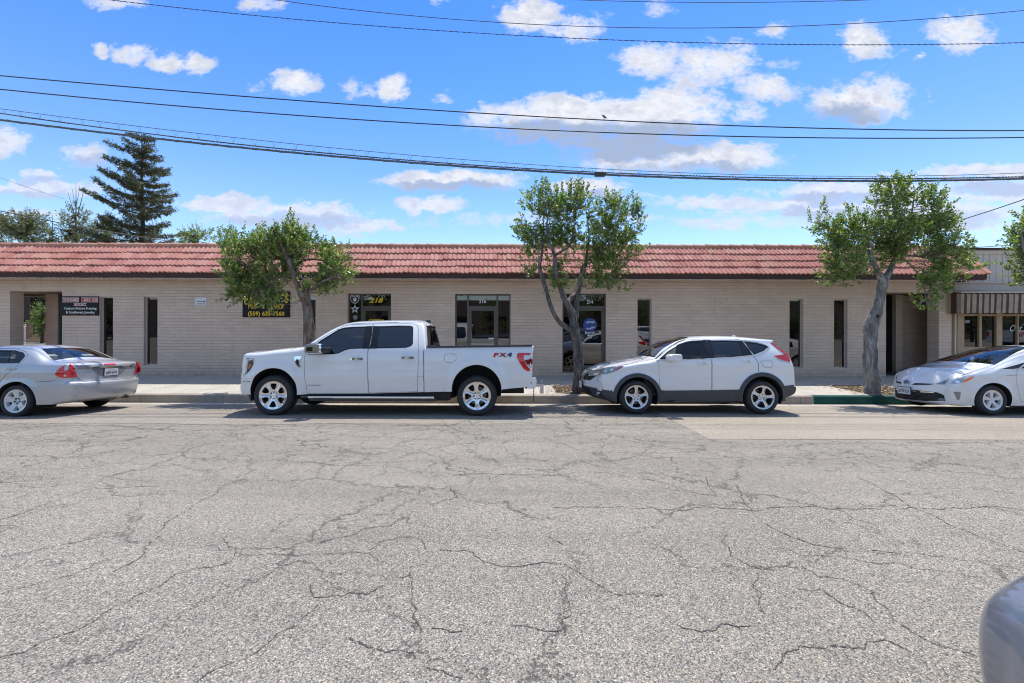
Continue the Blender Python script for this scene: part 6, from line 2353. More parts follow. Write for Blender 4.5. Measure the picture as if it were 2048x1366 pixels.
    for k in range(6):
        z = .255 + k * .027
        s.end_patch('grille_slat', 'f', [(-.50, z), (.50, z), (.50, z + .008), (-.50, z + .008)], MAT['trim'], .012, None, .08, .01)
    s.end_patch('grille_bar', 'f', [(-.47, .425), (.47, .425), (.45, .445), (-.45, .445)], MAT['chrome'], .014, None, .08, .01)
    s.end_patch('front_lip', 'f', [(-.66, .185), (.66, .185), (.66, .225), (-.66, .225)], s.paint, .03, None, .08, .03)
    for sg in (-1, 1):
        s.end_patch('fog_lamp', 'f', disc(.032, 16, sg * .53, .29), MAT['lamp_lens'], .016)
    s.patch('corner_reflector', [(-.66, .475), (-.56, .48), (-.565, .33), (-.59, .30), (-.61, .31)], MAT['grey_paint'], .006, both=True)
    # badge
    c = s.end_point('f', 0, .615, .012)
    e = empty('badge')
    e.parent = s.root
    e.location = c
    e.rotation_euler = (0, R(-14), R(-90))
    m = MB()
    m.lathe([(0, .004), (.066, .004), (.066, .012), (0, .012)], 28, 0)
    m.build('badge_disc', MAT['blue_ink'], e, smooth=40)
    m = MB()
    for (rx, rz, cz) in ((.064, .048, 0), (.026, .046, .0), (.042, .018, .022)):
        m.tube([(rx * math.cos(a), -.002, cz + rz * math.sin(a)) for a in np.linspace(0, 2 * math.pi, 25)], .006, 6, False)
    m.build('badge_rings', MAT['chrome'], e, smooth=60)
    e.rotation_euler = (0, 0, R(-90))
    plate(s, 'f', .02, .435, '8VSP329', 'California', off=.02)
    s.writing('HYBRID', .46, .84, .09, .018, MAT['grey_ink'])
    s.gapline([(.30, .838), (.42, .842)], 'badge_bar', .006)
    m = MB()
    for k, v in ((0, -.55), (.02, .1)):
        m.tube([(.06 + abs(v) * .12, v, 1.06 - abs(v) * .04), (.05 + abs(v) * .05 + .03, v + .52, 1.075 + .004)], .009, 5)
    m.build('wiper', MAT['trim'], s.root)
    mirror(s, .82, 1.03, .83, s.paint, L=.2, h=.13)
    s.under(.45, 2.3, .17, .34, .8)
    s.under(-.5, 3.3, .22, .42, .5)
    cabin(s, (1.35, 2.2), .40, vs=(-.35, .35), dash=(.2, .62, .93), wheel_u=(.82, .92), floor=(.2, 3.2), zfloor=.33, mat='interior')
    for u_ in (0., 2.70):
        s.wheel(u_, .317, .317, .205, .195, 'hatch', s.W - .03)
    return s


CAR1 = pickup()
CAR2 = suv()
CAR3 = sedan()
CAR4 = hatch()

# ================================================================ trees
def leaf_mat(name, cols, trans=.35, rough=.42, spec=.45):
    m, nt, b = pmat(name, (.1, .15, .04), rough, spec=spec)
    g = nt.n('NewGeometry')
    c = nt.ramp(g.outputs['Random Per Island'], cols)
    oc = nt.n('TexCoord').outputs['Object']
    n = nt.mapr(nt.noise(oc, 1.6, 3, .6), .3, .7, .78, 1.22)
    c = nt.mix(1., c, nt.comb(n, n, nt.m('MULTIPLY', n, .95)), 'MULTIPLY')
    nt.lk(c, b.inputs['Base Color'])
    tr = nt.n('BsdfTranslucent')
    nt.lk(nt.mix(1., c, (1.42, 1.5, .74), 'MULTIPLY'), tr.inputs[0])
    mx = nt.n('MixShader')
    mx.inputs[0].default_value = trans
    out = m.node_tree.nodes['Material Output']
    nt.lk(b.outputs[0], mx.inputs[1]); nt.lk(tr.outputs[0], mx.inputs[2]); nt.lk(mx.outputs[0], out.inputs[0])
    return m


LEAF = leaf_mat('leaf', [(0, (.065, .115, .028)), (.3, (.125, .195, .048)), (.6, (.195, .275, .075)), (.85, (.28, .35, .12)), (.97, (.43, .46, .25)), (1, (.50, .28, .06))], .48, .32, .8)
LEAF_OLIVE = leaf_mat('leaf_olive', [(0, (.10, .125, .055)), (.4, (.16, .185, .085)), (.8, (.24, .26, .13)), (1, (.33, .33, .19))], .3)
NEEDLE = leaf_mat('needle', [(0, (.050, .066, .034)), (.5, (.085, .105, .052)), (.85, (.14, .145, .07)), (1, (.25, .155, .075))], .12)
FIR = leaf_mat('fir_leaf', [(0, (.09, .15, .04)), (.6, (.17, .25, .07)), (1, (.26, .34, .11))], .3)


def bark(name, base, alt, fiss=1., rust=0.):
    m, nt, b = pmat(name, base, .9, spec=.15)
    oc = nt.n('TexCoord').outputs['Object']
    s = nt.noise(nt.v('MULTIPLY', oc, (14., 14., 2.6)), 1., 6, .68, .6)
    c = nt.ramp(s, [(.3, tuple(q * .42 for q in base)), (.46, base), (.62, alt), (.75, tuple(min(1, q * 1.25) for q in alt))])
    cr = nt.mapr(nt.noise(nt.v('MULTIPLY', oc, (22., 22., 3.2)), 1., 5, .7, 1.), .52, .60, 0., fiss * .8)
    side = nt.mapr(nt.m('ADD', nt.sep(nt.n('NewGeometry').outputs['Normal'])[0], nt.m('MULTIPLY_ADD', nt.noise(oc, 3., 3, .6), 1.4, -.7)), 0., .45)
    c = nt.mix(nt.m('MULTIPLY', cr, side), c, (.035, .03, .028))
    if rust:
        k = nt.mapr(nt.noise(nt.v('ADD', oc, (8., 1., 3.)), 6., 5, .7), .54, .64, 0., rust)
        c = nt.mix(k, c, (.30, .13, .055))
    nt.lk(c, b.inputs['Base Color'])
    h = nt.m('SUBTRACT', s, nt.m('MULTIPLY', cr, .8))
    nt.lk(nt.bump(h, .9, .03), b.inputs['Normal'])
    return m


BARK_GREY = bark('bark_grey', (.145, .125, .11), (.25, .225, .20), 1.)
BARK_PALE = bark('bark_pale', (.25, .23, .21), (.38, .355, .33), 1.)
BARK_RUST = bark('bark_rust', (.16, .13, .11), (.30, .255, .22), .8, .8)
BARK_DARK = bark('bark_dark', (.075, .055, .045), (.13, .09, .075), .6)


def smooth_path(pts, rad, k=7, jit=.0, seed=0):
    """Catmull-Rom through the points with radii"""
    r = np.random.default_rng(seed)
    p = np.array([tuple(q) for q in pts], float)
    q = np.column_stack([p, rad])
    q = np.vstack([2 * q[0] - q[1], q, 2 * q[-1] - q[-2]])
    out = []
    for i in range(1, len(q) - 2):
        for t in np.arange(k) / k:
            a = .5 * ((2 * q[i]) + (-q[i - 1] + q[i + 1]) * t + (2 * q[i - 1] - 5 * q[i] + 4 * q[i + 1] - q[i + 2]) * t ** 2 + (-q[i - 1] + 3 * q[i] - 3 * q[i + 1] + q[i + 2]) * t ** 3)
            out.append(a)
    out.append(q[-2])
    out = np.array(out)
    if jit:
        out[1:-1, :3] += r.normal(0, 1, (len(out) - 2, 3)) * (out[1:-1, 3:4] * jit)
        out[1:, 3] *= 1 + r.normal(0, .03, len(out) - 1)
    return out


def leaf_cloud(pos, direc, size, width, r, fold=.25):
    """one folded leaf per row: base, left, tip, right"""
    n = len(pos)
    d = direc / np.maximum(np.linalg.norm(direc, axis=1), 1e-6)[:, None]
    a = r.normal(0, 1, (n, 3))
    a -= d * (a * d).sum(1)[:, None]
    a /= np.linalg.norm(a, axis=1)[:, None]
    nn = np.cross(d, a)
    L = size[:, None]
    Wd = (size * width)[:, None]
    v = np.empty((n, 4, 3))
    v[:, 0] = pos
    v[:, 1] = pos + d * L * .58 + a * Wd * .5 + nn * Wd * fold
    v[:, 2] = pos + d * L
    v[:, 3] = pos + d * L * .58 - a * Wd * .5 + nn * Wd * fold
    return v.reshape(-1, 3)


def leaf_object(name, verts, mat, parent):
    n = len(verts) // 4
    me = bpy.data.meshes.new(name)
    me.vertices.add(n * 4)
    me.vertices.foreach_set('co', verts.astype(np.float32).ravel())
    idx = np.arange(n)[:, None] * 4
    tri = np.concatenate([idx + np.array([0, 3, 2]), idx + np.array([0, 2, 1])], 1).reshape(-1)
    me.loops.add(n * 6)
    me.loops.foreach_set('vertex_index', tri.astype(np.int32))
    me.polygons.add(n * 2)
    me.polygons.foreach_set('loop_start', (np.arange(n * 2) * 3).astype(np.int32))
    me.materials.append(mat)
    me.update(calc_edges=True)
    me.validate()
    o = bpy.data.objects.new(name, me)
    return link(o, parent)


def tree(name, label, Y, base, limbs, lobes, sprigs, leaf, barkm, shoots, size, seed, group=None, depth=.85, per=13, wl=.5, dmul=1., twigs=True, rootx=None, upb=.9):
    """limbs: [(points (px, py, dy), radii px)], lobes: (px, py, rx, ry), sprigs: (px, py top, length px) upright leafy shoots"""
    r = np.random.default_rng(seed)
    b = P(*base, Y)
    root = empty(name, b)
    tag(root, label, 'tree', group)
    k = Y / F
    tb = MB()
    lim = []
    for li, (pts, rad) in enumerate(limbs):
        w = [P(q[0], q[1], Y + (q[2] if len(q) > 2 else 0)) - b for q in pts]
        sp = smooth_path(w, np.array(rad) * k, 7, .03, seed + li)
        o0 = len(tb.v)
        nn = 16 if rad[0] > 5 else 7
        tb.tube([Vector(q[:3]) for q in sp], list(sp[:, 3]), nn)
        if rad[0] > 2.5:
            ph = r.uniform(0, 6.28, 3)
            for i in range(len(sp)):
                c0 = Vector(sp[i, :3])
                for q in range(nn):
                    a_ = 6.2832 * q / nn
                    h_ = sp[i, 2] / k * .0138
                    f_ = 1 + .085 * math.sin(3 * a_ + ph[0] + h_ * 2.2) + .06 * math.sin(5 * a_ + ph[1] - h_ * 3.1) + .05 * math.sin(h_ * 9 + ph[2] + 2 * a_) + r.normal(0, .025)
                    tb.v[o0 + i * nn + q] = tuple(c0 + (Vector(tb.v[o0 + i * nn + q]) - c0) * f_)
        lim.append(sp)
    limp = np.vstack(lim)[:, :3]
    cs, rs = [], []
    for (px, py, rx, ry, *dd) in lobes:
        c = P(px, py, Y) - b
        c.y += (dd[0] if dd else 0)
        cs.append(tuple(c)); rs.append((rx * k, (rx + ry) / 2 * k * depth, ry * k))
    cs, rs = np.array(cs), np.array(rs)
    vol = (rs[:, 0] * rs[:, 1] * rs[:, 2]) ** .75
    li = r.choice(len(cs), shoots, p=vol / vol.sum())
    d = r.normal(0, 1, (shoots, 3))
    d /= np.linalg.norm(d, axis=1)[:, None]
    rad = r.random(shoots) ** (1 / 2.1)
    pos = cs[li] + d * rs[li] * rad[:, None]
    # ragged holes: drop shoots where a coarse random field is low
    fld = np.sin(pos[:, 0] * 5.1 / k * .012 + seed) + np.sin(pos[:, 2] * 6.3 / k * .012 + 2.1 * seed) + np.sin((pos[:, 1] + pos[:, 0]) * 7.7 / k * .012 + seed)
    keep = fld > -.85
    pos, d = pos[keep], d[keep]
    n = len(pos)
    sd = d * .75 + np.array((0, 0, upb)) + r.normal(0, .42, (n, 3))
    sd /= np.linalg.norm(sd, axis=1)[:, None]
    sl = r.uniform(.55, 1.35, n) * size * 3.6
    for (px, py, ln) in sprigs:
        t = P(px, py - 4, Y) - b
        for q in range(max(1, int(ln / 9))):
            pos = np.vstack([pos, [(t.x + r.normal(0, .012), t.y + r.normal(0, .1), t.z - ln * k + q * 9 * k)]])
            sd = np.vstack([sd, [(r.normal(0, .08), r.normal(0, .08), 1)]])
            sl = np.append(sl, 15 * k)
    n = len(pos)
    pr = np.repeat(np.arange(n), per)
    tt = np.tile(np.linspace(.05, 1, per), n) + r.normal(0, .03, n * per)
    ang = np.tile(np.arange(per) * 2.4, n) + np.repeat(r.uniform(0, 6.28, n), per)
    s = sd[pr]
    a1 = np.cross(s, np.array((.3, .9, .2)))
    a1 /= np.maximum(np.linalg.norm(a1, axis=1), 1e-6)[:, None]
    a2 = np.cross(s, a1)
    radial = a1 * np.cos(ang)[:, None] + a2 * np.sin(ang)[:, None]
    lp = pos[pr] + s * (tt * sl[pr])[:, None] + radial * .004
    ld = radial * .85 + s * (.45 + .8 * tt)[:, None] + r.normal(0, .25, (n * per, 3))
    ls = size * r.uniform(.65, 1.3, n * per) * (1.15 - .35 * tt)
    v = leaf_cloud(lp, ld, ls, wl, r)
    leaf_object('crown', v, leaf, root)
    if twigs:
        for i in range(n):
            dd = np.linalg.norm(limp - pos[i], axis=1)
            j = dd.argmin()
            tip = pos[i] + sd[i] * sl[i] * .9
            th = .0022 if i % 3 else .005
            if i % 2 == 0 and dd[j] < 2.2 / .0138 * k:
                mid = (limp[j] * .45 + pos[i] * .55) + np.array((r.normal(0, .05), r.normal(0, .05), -.08 * dd[j])) * k / .0138
                tb.tube([limp[j], mid, pos[i], tip], [th * 2.2 * k / .0138, th * 1.5 * k / .0138, th * k / .0138, .0015], 4, False)
            else:
                tb.tube([pos[i], tip], [.004 * k / .0138, .0015], 3, False)
    tb.build('trunk', barkm, root, smooth=60, recalc=False)
    return root


# three pruned street trees along the kerb and the edge of a fourth
t1 = tree('street_tree', 'leaning street tree with rust patched trunk behind the white pickup', 11.3, (622, 786),
     [([(623, 786), (622, 745), (621, 700), (619, 655), (615, 620), (611, 592), (613, 574), (618, 566)], [11, 9.4, 8.8, 8.6, 8.4, 8.2, 7, 4]),
      ([(614, 612), (604, 592, -.1), (595, 568, -.2), (585, 542, -.3), (577, 520, -.3), (568, 500, -.3), (556, 478, -.3), (545, 455, -.3)], [6, 5.6, 5.2, 5, 4.6, 3.6, 2.4, 1.2]),
      ([(612, 578), (600, 555, .2), (590, 532, .3), (583, 512, .4), (586, 486, .4), (584, 455, .4)], [4, 3.8, 3.4, 3, 2.2, 1.]),
      ([(580, 527), (560, 516, .2), (535, 515, .2), (510, 522, .1), (482, 540, 0)], [2.6, 2.2, 1.8, 1.2, .6]),
      ([(588, 556), (572, 556, -.3), (558, 557, -.4), (540, 566, -.4), (515, 584, -.4)], [2.2, 1.8, 1.4, 1., .5]),
      ([(585, 535), (610, 520, .3), (640, 520, .5), (668, 528, .5)], [2.8, 2.4, 1.8, .8]),
      ([(614, 590), (632, 572, -.2), (652, 560, -.4), (676, 552, -.5)], [3, 2.4, 1.8, .8])],
     [(515, 552, 58, 40), (476, 540, 34, 36), (498, 588, 44, 24), (535, 600, 38, 20, -.2), (556, 492, 62, 32), (590, 482, 42, 26), (505, 500, 46, 22), (470, 500, 22, 18), (650, 535, 54, 32), (684, 550, 28, 28), (640, 572, 42, 22), (612, 505, 52, 28), (555, 535, 42, 34), (480, 592, 26, 14), (560, 612, 20, 12, -.4), (697, 528, 12, 16)],
     [(580, 418, 62), (587, 432, 48), (575, 440, 36), (522, 448, 40), (543, 455, 34), (606, 452, 30), (628, 452, 26), (668, 478, 34), (684, 488, 26), (700, 492, 28), (450, 478, 28), (468, 462, 20)],
     LEAF, BARK_RUST, 1550, .074, 11, wl=.66)
t2 = tree('street_tree', 'forked grey barked street tree in the mulch pit behind the pickup tail', 11.15, (1156, 783),
     [([(1156, 786), (1157, 750), (1157, 715), (1154, 685), (1150, 662), (1147, 642), (1142, 622), (1132, 604), (1124, 590)], [12, 9.8, 9.2, 9.2, 9.6, 9, 7, 6, 4.6]),
      ([(1150, 664), (1134, 655), (1116, 640, -.1), (1102, 612, -.2), (1092, 580, -.3), (1084, 552, -.3), (1079, 532, -.3), (1084, 505, -.3), (1088, 470, -.2), (1086, 430, -.2)], [6, 5.2, 4.6, 4.2, 4, 4, 3.6, 2.2, 1.5, .8]),
      ([(1150, 650), (1153, 618, .2), (1156, 588, .3), (1163, 562, .3), (1170, 535, .4), (1174, 505, .4), (1178, 470, .4), (1172, 420, .4)], [6, 5.2, 4.4, 3.6, 3, 2.4, 1.7, .8]),
      ([(1134, 606), (1150, 586, .4), (1160, 560, .6), (1168, 530, .6), (1196, 500, .6), (1225, 470, .6), (1240, 430, .6)], [5.6, 5, 4.2, 3.4, 2.6, 2, .9]),
      ([(1131, 602), (1122, 578), (1113, 556, -.3), (1110, 525, -.3), (1108, 508, -.3), (1098, 482, -.4), (1094, 450, -.4), (1100, 410, -.4)], [5.5, 4.8, 4, 3.8, 3.2, 2.4, 1.8, .9]),
      ([(1108, 512, -.3), (1124, 502, -.4), (1140, 490, -.4), (1148, 460, -.4), (1146, 420, -.4)], [2.8, 2.4, 2, 1.4, .8]),
      ([(1172, 520, .4), (1200, 520, .2), (1228, 535, .1), (1240, 555, .1)], [2.4, 2, 1.4, .7])],
     [(1084, 422, 42, 44), (1062, 458, 30, 36), (1048, 470, 16, 14), (1068, 512, 24, 34), (1100, 478, 40, 30), (1148, 425, 48, 50), (1165, 475, 52, 42), (1150, 535, 28, 22), (1228, 445, 46, 52), (1252, 495, 30, 46), (1218, 540, 38, 26), (1212, 575, 16, 14), (1272, 440, 12, 34), (1190, 520, 36, 26), (1120, 572, 24, 12, -.3), (1180, 578, 14, 12, -.3), (1246, 582, 16, 6, -.2), (1062, 548, 10, 12), (1032, 535, 10, 6), (1108, 540, 22, 12)],
     [(1085, 358, 52), (1096, 365, 46), (1079, 380, 30), (1124, 366, 44), (1139, 364, 44), (1157, 357, 52), (1149, 366, 40), (1167, 372, 36), (1181, 390, 30), (1214, 381, 46), (1224, 384, 44), (1231, 402, 28), (1266, 388, 60), (1277, 388, 70), (1247, 408, 24), (1112, 372, 30)],
     LEAF, BARK_GREY, 1500, .074, 23, wl=.66)
t3 = tree('street_tree', 'stout pale barked street tree with a round knot beside the green kerb', 11.0, (1743, 788),
     [([(1743, 792), (1743, 760), (1741, 715), (1741, 675), (1743, 648), (1749, 630), (1756, 605), (1763, 578), (1768, 562)], [14.5, 12.2, 11.2, 10.8, 12.2, 10.6, 9.2, 8.2, 7.2]),
      ([(1766, 566), (1757, 548, -.1), (1749, 528, -.2), (1742, 505, -.2), (1735, 470, -.2), (1728, 430, -.2)], [6.2, 5.2, 4.4, 3.4, 2.2, .8]),
      ([(1768, 564), (1778, 545, .1), (1788, 522, .2), (1796, 502, .2), (1808, 470, .2), (1822, 430, .2), (1828, 395, .2)], [6.2, 5.4, 4.4, 3.4, 2.5, 1.6, .8]),
      ([(1746, 518), (1715, 500, .2), (1690, 480, .2), (1660, 458, 0), (1632, 446, 0)], [2.8, 2.4, 1.9, 1.2, .6]),
      ([(1792, 512), (1830, 512, .3), (1870, 520, .3), (1905, 530, .2), (1938, 532, .2)], [2.6, 2.2, 1.7, 1.1, .5]),
      ([(1748, 530), (1720, 530, .3), (1690, 540, .5), (1662, 558, .5)], [1.8, 1.4, 1., .5]),
      ([(1800, 495), (1796, 460, .1), (1788, 420, .1), (1780, 380, .1)], [3, 2.4, 1.7, .8]),
      ([(1800, 510), (1830, 540, .2), (1846, 570, 0), (1852, 600, -.1)], [1.8, 1.4, 1., .5])],
     [(1784, 398, 36, 40), (1842, 420, 42, 42), (1762, 462, 56, 44), (1832, 480, 66, 48), (1700, 468, 48, 32), (1682, 518, 44, 36), (1664, 562, 28, 16), (1650, 455, 28, 14), (1622, 440, 12, 7), (1627, 470, 8, 8), (1892, 508, 42, 34), (1930, 528, 30, 26), (1872, 556, 30, 22), (1850, 598, 22, 20, -.1), (1780, 510, 60, 26), (1858, 572, 24, 22, -.2), (1680, 545, 34, 22, -.4), (1720, 548, 34, 14), (1948, 512, 16, 6), (1672, 492, 26, 20), (1886, 456, 20, 26)],
     [(1763, 358, 40), (1778, 355, 48), (1808, 360, 44), (1795, 372, 26), (1856, 368, 48), (1842, 386, 30), (1870, 392, 30), (1886, 398, 32), (1697, 410, 36), (1676, 430, 26), (1712, 415, 28), (1644, 406, 36), (1908, 424, 26)],
     LEAF, BARK_PALE, 1800, .074, 37, wl=.66)
t4 = tree('street_tree', 'street tree hanging into view over the striped awning', 11.0, (2112, 792),
     [([(2112, 796), (2112, 740), (2110, 680), (2108, 630), (2100, 590)], [17, 14, 13, 12, 10]),
      ([(2102, 596), (2085, 565, -.2), (2068, 535, -.3), (2050, 500, -.3), (2042, 465, -.3)], [6, 5, 4, 2.6, 1.]),
      ([(2104, 596), (2115, 555, .2), (2120, 510, .2), (2125, 450, .2)], [6, 5, 4, 1.]),
      ([(2085, 560), (2060, 560, -.4), (2035, 572, -.6)], [3, 2, .8])],
     [(2044, 540, 28, 32), (2052, 485, 26, 30), (2034, 572, 12, 10), (2090, 470, 50, 60), (2130, 500, 60, 60), (2080, 540, 40, 40), (2028, 528, 10, 10), (2026, 470, 12, 12)],
     [(2039, 442, 34), (2030, 452, 26), (2050, 446, 30), (2100, 380, 40)],
     LEAF, BARK_PALE, 1100, .072, 41, wl=.66)
# round pruning knot on the pale trunk
kb = MB()
kp = P(1746, 633, 11.0) - P(1743, 788, 11.0)
kb.lathe([(0, .02), (.035, .01), (.05, -.012), (.075, -.03), (.10, -.012), (.12, .03), (.125, .10)], 20, 0, Matrix.Translation((kp.x, kp.y - .135, kp.z)))
kb.lathe([(0, -.006), (.036, -.012)], 20, 1, Matrix.Translation((kp.x, kp.y - .137, kp.z)))
kb.build('knot', [BARK_PALE, MAT['dark']], t3, smooth=60)


# ---------------------------------------------------------------- trees standing behind the building
def simple_limbs(px, py0, py1, r0, spread, n, seed):
    q = random.Random(seed)
    L = [([(px, py0), (px + 2, (py0 + py1) / 2), (px - 1, py1)], [r0, r0 * .75, r0 * .3])]
    for i in range(n):
        t = q.uniform(.25, .8)
        y = py0 + (py1 - py0) * t
        s = q.choice((-1, 1)) * spread * q.uniform(.5, 1)
        L.append(([(px, y), (px + s * .5, y - abs(s) * .35, q.uniform(-1, 1)), (px + s, y - abs(s) * .8, q.uniform(-1.5, 1.5))], [r0 * .5, r0 * .35, r0 * .12]))
    return L


BG = 'trees beyond the tiled roof'
tree('background_tree', 'rounded olive green tree rising over the roof near the left edge', 33., (48, 640), simple_limbs(52, 640, 450, 5, 34, 7, 1),
     [(48, 452, 42, 30), (70, 472, 24, 20), (22, 458, 26, 28), (8, 438, 22, 16), (50, 500, 44, 22), (-30, 470, 40, 40), (64, 445, 20, 16)], [], LEAF_OLIVE, BARK_DARK, 1000, .14, 51, BG, per=12, upb=.4)
tree('background_tree', 'sparse grey green tree with bare top twigs left of the tall conifer', 35., (150, 650),
     simple_limbs(152, 650, 425, 4.0, 34, 9, 2) + [([(151, 440), (143, 410), (136, 385)], [.9, .5, .2]), ([(152, 430), (152, 395), (152, 366)], [.9, .5, .2]), ([(155, 430), (163, 400), (168, 376)], [.9, .5, .2]), ([(152, 410), (157, 390), (159, 372)], [.5, .3, .2]), ([(152, 415), (147, 395), (145, 378)], [.5, .3, .2]), ([(105, 478), (105, 455), (104, 425)], [.8, .6, .3]), ([(104, 445), (98, 435)], [.5, .3])],
     [(150, 455, 34, 26), (125, 472, 32, 18), (182, 472, 36, 20), (152, 428, 20, 16), (150, 500, 60, 24), (110, 492, 30, 14), (130, 440, 12, 10), (205, 470, 26, 16), (172, 430, 10, 10)], [(120, 428, 40)], LEAF_OLIVE, BARK_DARK, 640, .15, 52, BG, per=10, upb=.4)
tree('background_tree', 'bushy mid green tree low behind the conifer trunk', 36., (215, 650), simple_limbs(212, 650, 455, 4, 36, 6, 3),
     [(210, 462, 38, 20), (235, 480, 40, 16), (186, 486, 24, 14), (220, 505, 50, 20), (200, 448, 16, 10)], [], LEAF_OLIVE, BARK_DARK, 560, .15, 53, BG, per=11, upb=.4)
tree('background_tree', 'small dark leaved tree just showing over the ridge right of the conifer', 30., (398, 650), simple_limbs(396, 650, 470, 3, 26, 5, 4),
     [(395, 472, 32, 15), (372, 482, 16, 10), (415, 482, 18, 10), (396, 500, 40, 18)], [(408, 458, 22)], LEAF, BARK_DARK, 330, .13, 54, BG, per=11, upb=.6)
tree('background_tree', 'feathery green tree peeping over the ridge behind the leaning tree', 30., (486, 650), simple_limbs(484, 650, 465, 3, 26, 5, 5),
     [(484, 466, 26, 15), (452, 474, 16, 10), (500, 476, 22, 12), (480, 498, 40, 16), (442, 470, 8, 8)], [(470, 452, 20), (490, 448, 22), (438, 458, 16)], LEAF, BARK_DARK, 360, .13, 55, BG, per=11, upb=.6)


def conifer(name, label, Y, base, top, levels, seed, wl, wr, group):
    r = np.random.default_rng(seed)
    k = Y / F
    b = P(*base, Y)
    root = empty(name, b)
    tag(root, label, 'tree', group)
    t = P(*top, Y) - b
    tb = MB()
    hgt = t.z
    path = [Vector((t.x * q + r.normal(0, .05), r.normal(0, .04), hgt * q)) for q in np.linspace(0, 1, 14)]
    tb.tube(path, list(np.linspace(.30, .03, 14)), 9)
    lp, ld, ls = [], [], []
    for L in range(levels):
        q = .30 + .69 * (L / (levels - 1))
        nb = int(r.integers(5, 8))
        prof = (1 - ((q - .30) / .70) ** 2.0) ** .8
        a0 = r.uniform(0, 6.28)
        for j in range(nb):
            az_ = a0 + j * 6.283 / nb + r.normal(0, .25)
            dirx = math.cos(az_)
            reach = (wr + (wl - wr) * (.5 - .5 * dirx)) * k * (.22 + .78 * prof) * r.uniform(.62, 1.08)
            d = np.array((dirx, math.sin(az_), 0))
            rise = (.20 if dirx < 0 else .12) + r.normal(0, .06)
            h0 = hgt * q + r.normal(0, .15)
            pts = []
            for s in np.linspace(0, 1, 9):
                pts.append(np.array((t.x * q, 0, h0)) + d * reach * s + np.array((0, 0, reach * (rise * s + .10 * s * s - .06 * math.sin(s * 3.1)))))
            tb.tube(pts, list(np.linspace(.055, .012, 9) * (.5 + .5 * prof)), 4, False)
            n = int(reach * 36)
            for _ in range(n):
                s = r.random() ** .75 * .97 + .03
                i = min(int(s * 8), 7)
                fr = s * 8 - i
                p = pts[i] * (1 - fr) + pts[i + 1] * fr
                side = np.array((-d[1], d[0], 0)) * r.normal(0, .18 * (1 - .5 * s)) * reach ** .5
                p = p + side + np.array((0, 0, r.normal(-.04, .04)))
                nbld = 7
                dirs = r.normal(0, .55, (nbld, 3)) + d * .6 + np.array((0, 0, r.uniform(-.95, .25)))
                lp.append(np.repeat(p[None], nbld, 0) + r.normal(0, .05, (nbld, 3)))
                ld.append(dirs)
                ls.append(r.uniform(.12, .30, nbld))
    v = leaf_cloud(np.vstack(lp), np.vstack(ld), np.concatenate(ls), .20, r, .1)
    leaf_object('crown', v, NEEDLE, root)
    tb.build('trunk', BARK_DARK, root, smooth=60, recalc=False)
    return root


conifer('conifer', 'tall dark conifer with layered drooping branches above the left roof', 33., (280, 655), (285, 270), 16, 61, 106, 70, BG)

# ================================================================ seen through the left porch
e = empty('garden_wall', P(62, 690, 40.))
tag(e, 'pale stepped garden wall seen through the left porch opening', 'wall')
k40 = 40. / F


def gpt(px, py, Y=40.):
    p = P(px, py, Y)
    return p.x - e.location.x, p.z - e.location.z


m = MB()
x0, z0 = gpt(40, 695)
x1, z1 = gpt(58, 653)
m.box(x0, x1, 0, .3, -.6, z1)
x2, z2 = gpt(60, 636)
x3, z3 = gpt(79, 672)
m.add([(x1 + .01, .5, -.6), (x3, .5, -.6), (x3, .5, z3), (x2, .5, z2), (x1 + .01, .5, z2), (x1 + .01, .8, -.6), (x3, .8, -.6), (x3, .8, z3), (x2, .8, z2), (x1 + .01, .8, z2)],
      [(0, 1, 2, 3, 4), (9, 8, 7, 6, 5), (0, 5, 6, 1), (1, 6, 7, 2), (2, 7, 8, 3), (3, 8, 9, 4), (4, 9, 5, 0)])
m.build('wall', SHOPW, e)
e2 = empty('garden_steps', P(78, 690, 39.))
tag(e2, 'brown garden steps seen through the left porch opening', 'steps')
m = MB()
for i, (a, b_) in enumerate(((52, 678), (58, 674), (64, 670), (72, 666))):
    p, q = P(a, b_, 39. + i * .35), P(96, b_, 39. + i * .35)
    m.box(p.x - e2.location.x, q.x - e2.location.x, i * .35, i * .35 + .34, -.8, p.z - e2.location.z)
m.build('steps', varied('step_wood', (.30, .20, .12), .8, .3, 4.), e2)
e3 = empty('garden_post', P(55, 690, 39.5))
tag(e3, 'brown timber post beside the garden wall seen through the porch', 'post')
p, q = P(52, 640, 39.5), P(58, 640, 39.5)
m = MB()
m.box(p.x - e3.location.x, q.x - e3.location.x, 0, .25, -.8, P(55, 636, 39.5).z - e3.location.z)
m.box(p.x - e3.location.x - .08, q.x - e3.location.x + .08, -.06, .31, P(55, 636, 39.5).z - e3.location.z, P(55, 634.5, 39.5).z - e3.location.z)
m.build('shaft', varied('post_wood', (.17, .10, .07), .8, .2, 4.), e3)
tree('garden_tree', 'bright green bushy conifer seen through the left porch', 38., (84, 690), simple_limbs(84, 690, 612, 3, 14, 5, 9),
     [(82, 632, 18, 8), (78, 644, 18, 6), (86, 652, 18, 8), (88, 618, 12, 8), (84, 662, 14, 6), (100, 640, 20, 20)], [(76, 606, 16)], FIR, BARK_DARK, 420, .15, 71, None, per=10, upb=.2)
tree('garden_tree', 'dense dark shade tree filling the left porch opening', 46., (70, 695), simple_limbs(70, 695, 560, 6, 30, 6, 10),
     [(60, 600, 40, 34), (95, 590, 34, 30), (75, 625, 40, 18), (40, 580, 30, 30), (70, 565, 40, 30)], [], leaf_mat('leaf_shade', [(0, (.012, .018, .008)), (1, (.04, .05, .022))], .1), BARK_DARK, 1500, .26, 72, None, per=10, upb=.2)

# ================================================================ overhead lines
CY = 10.9


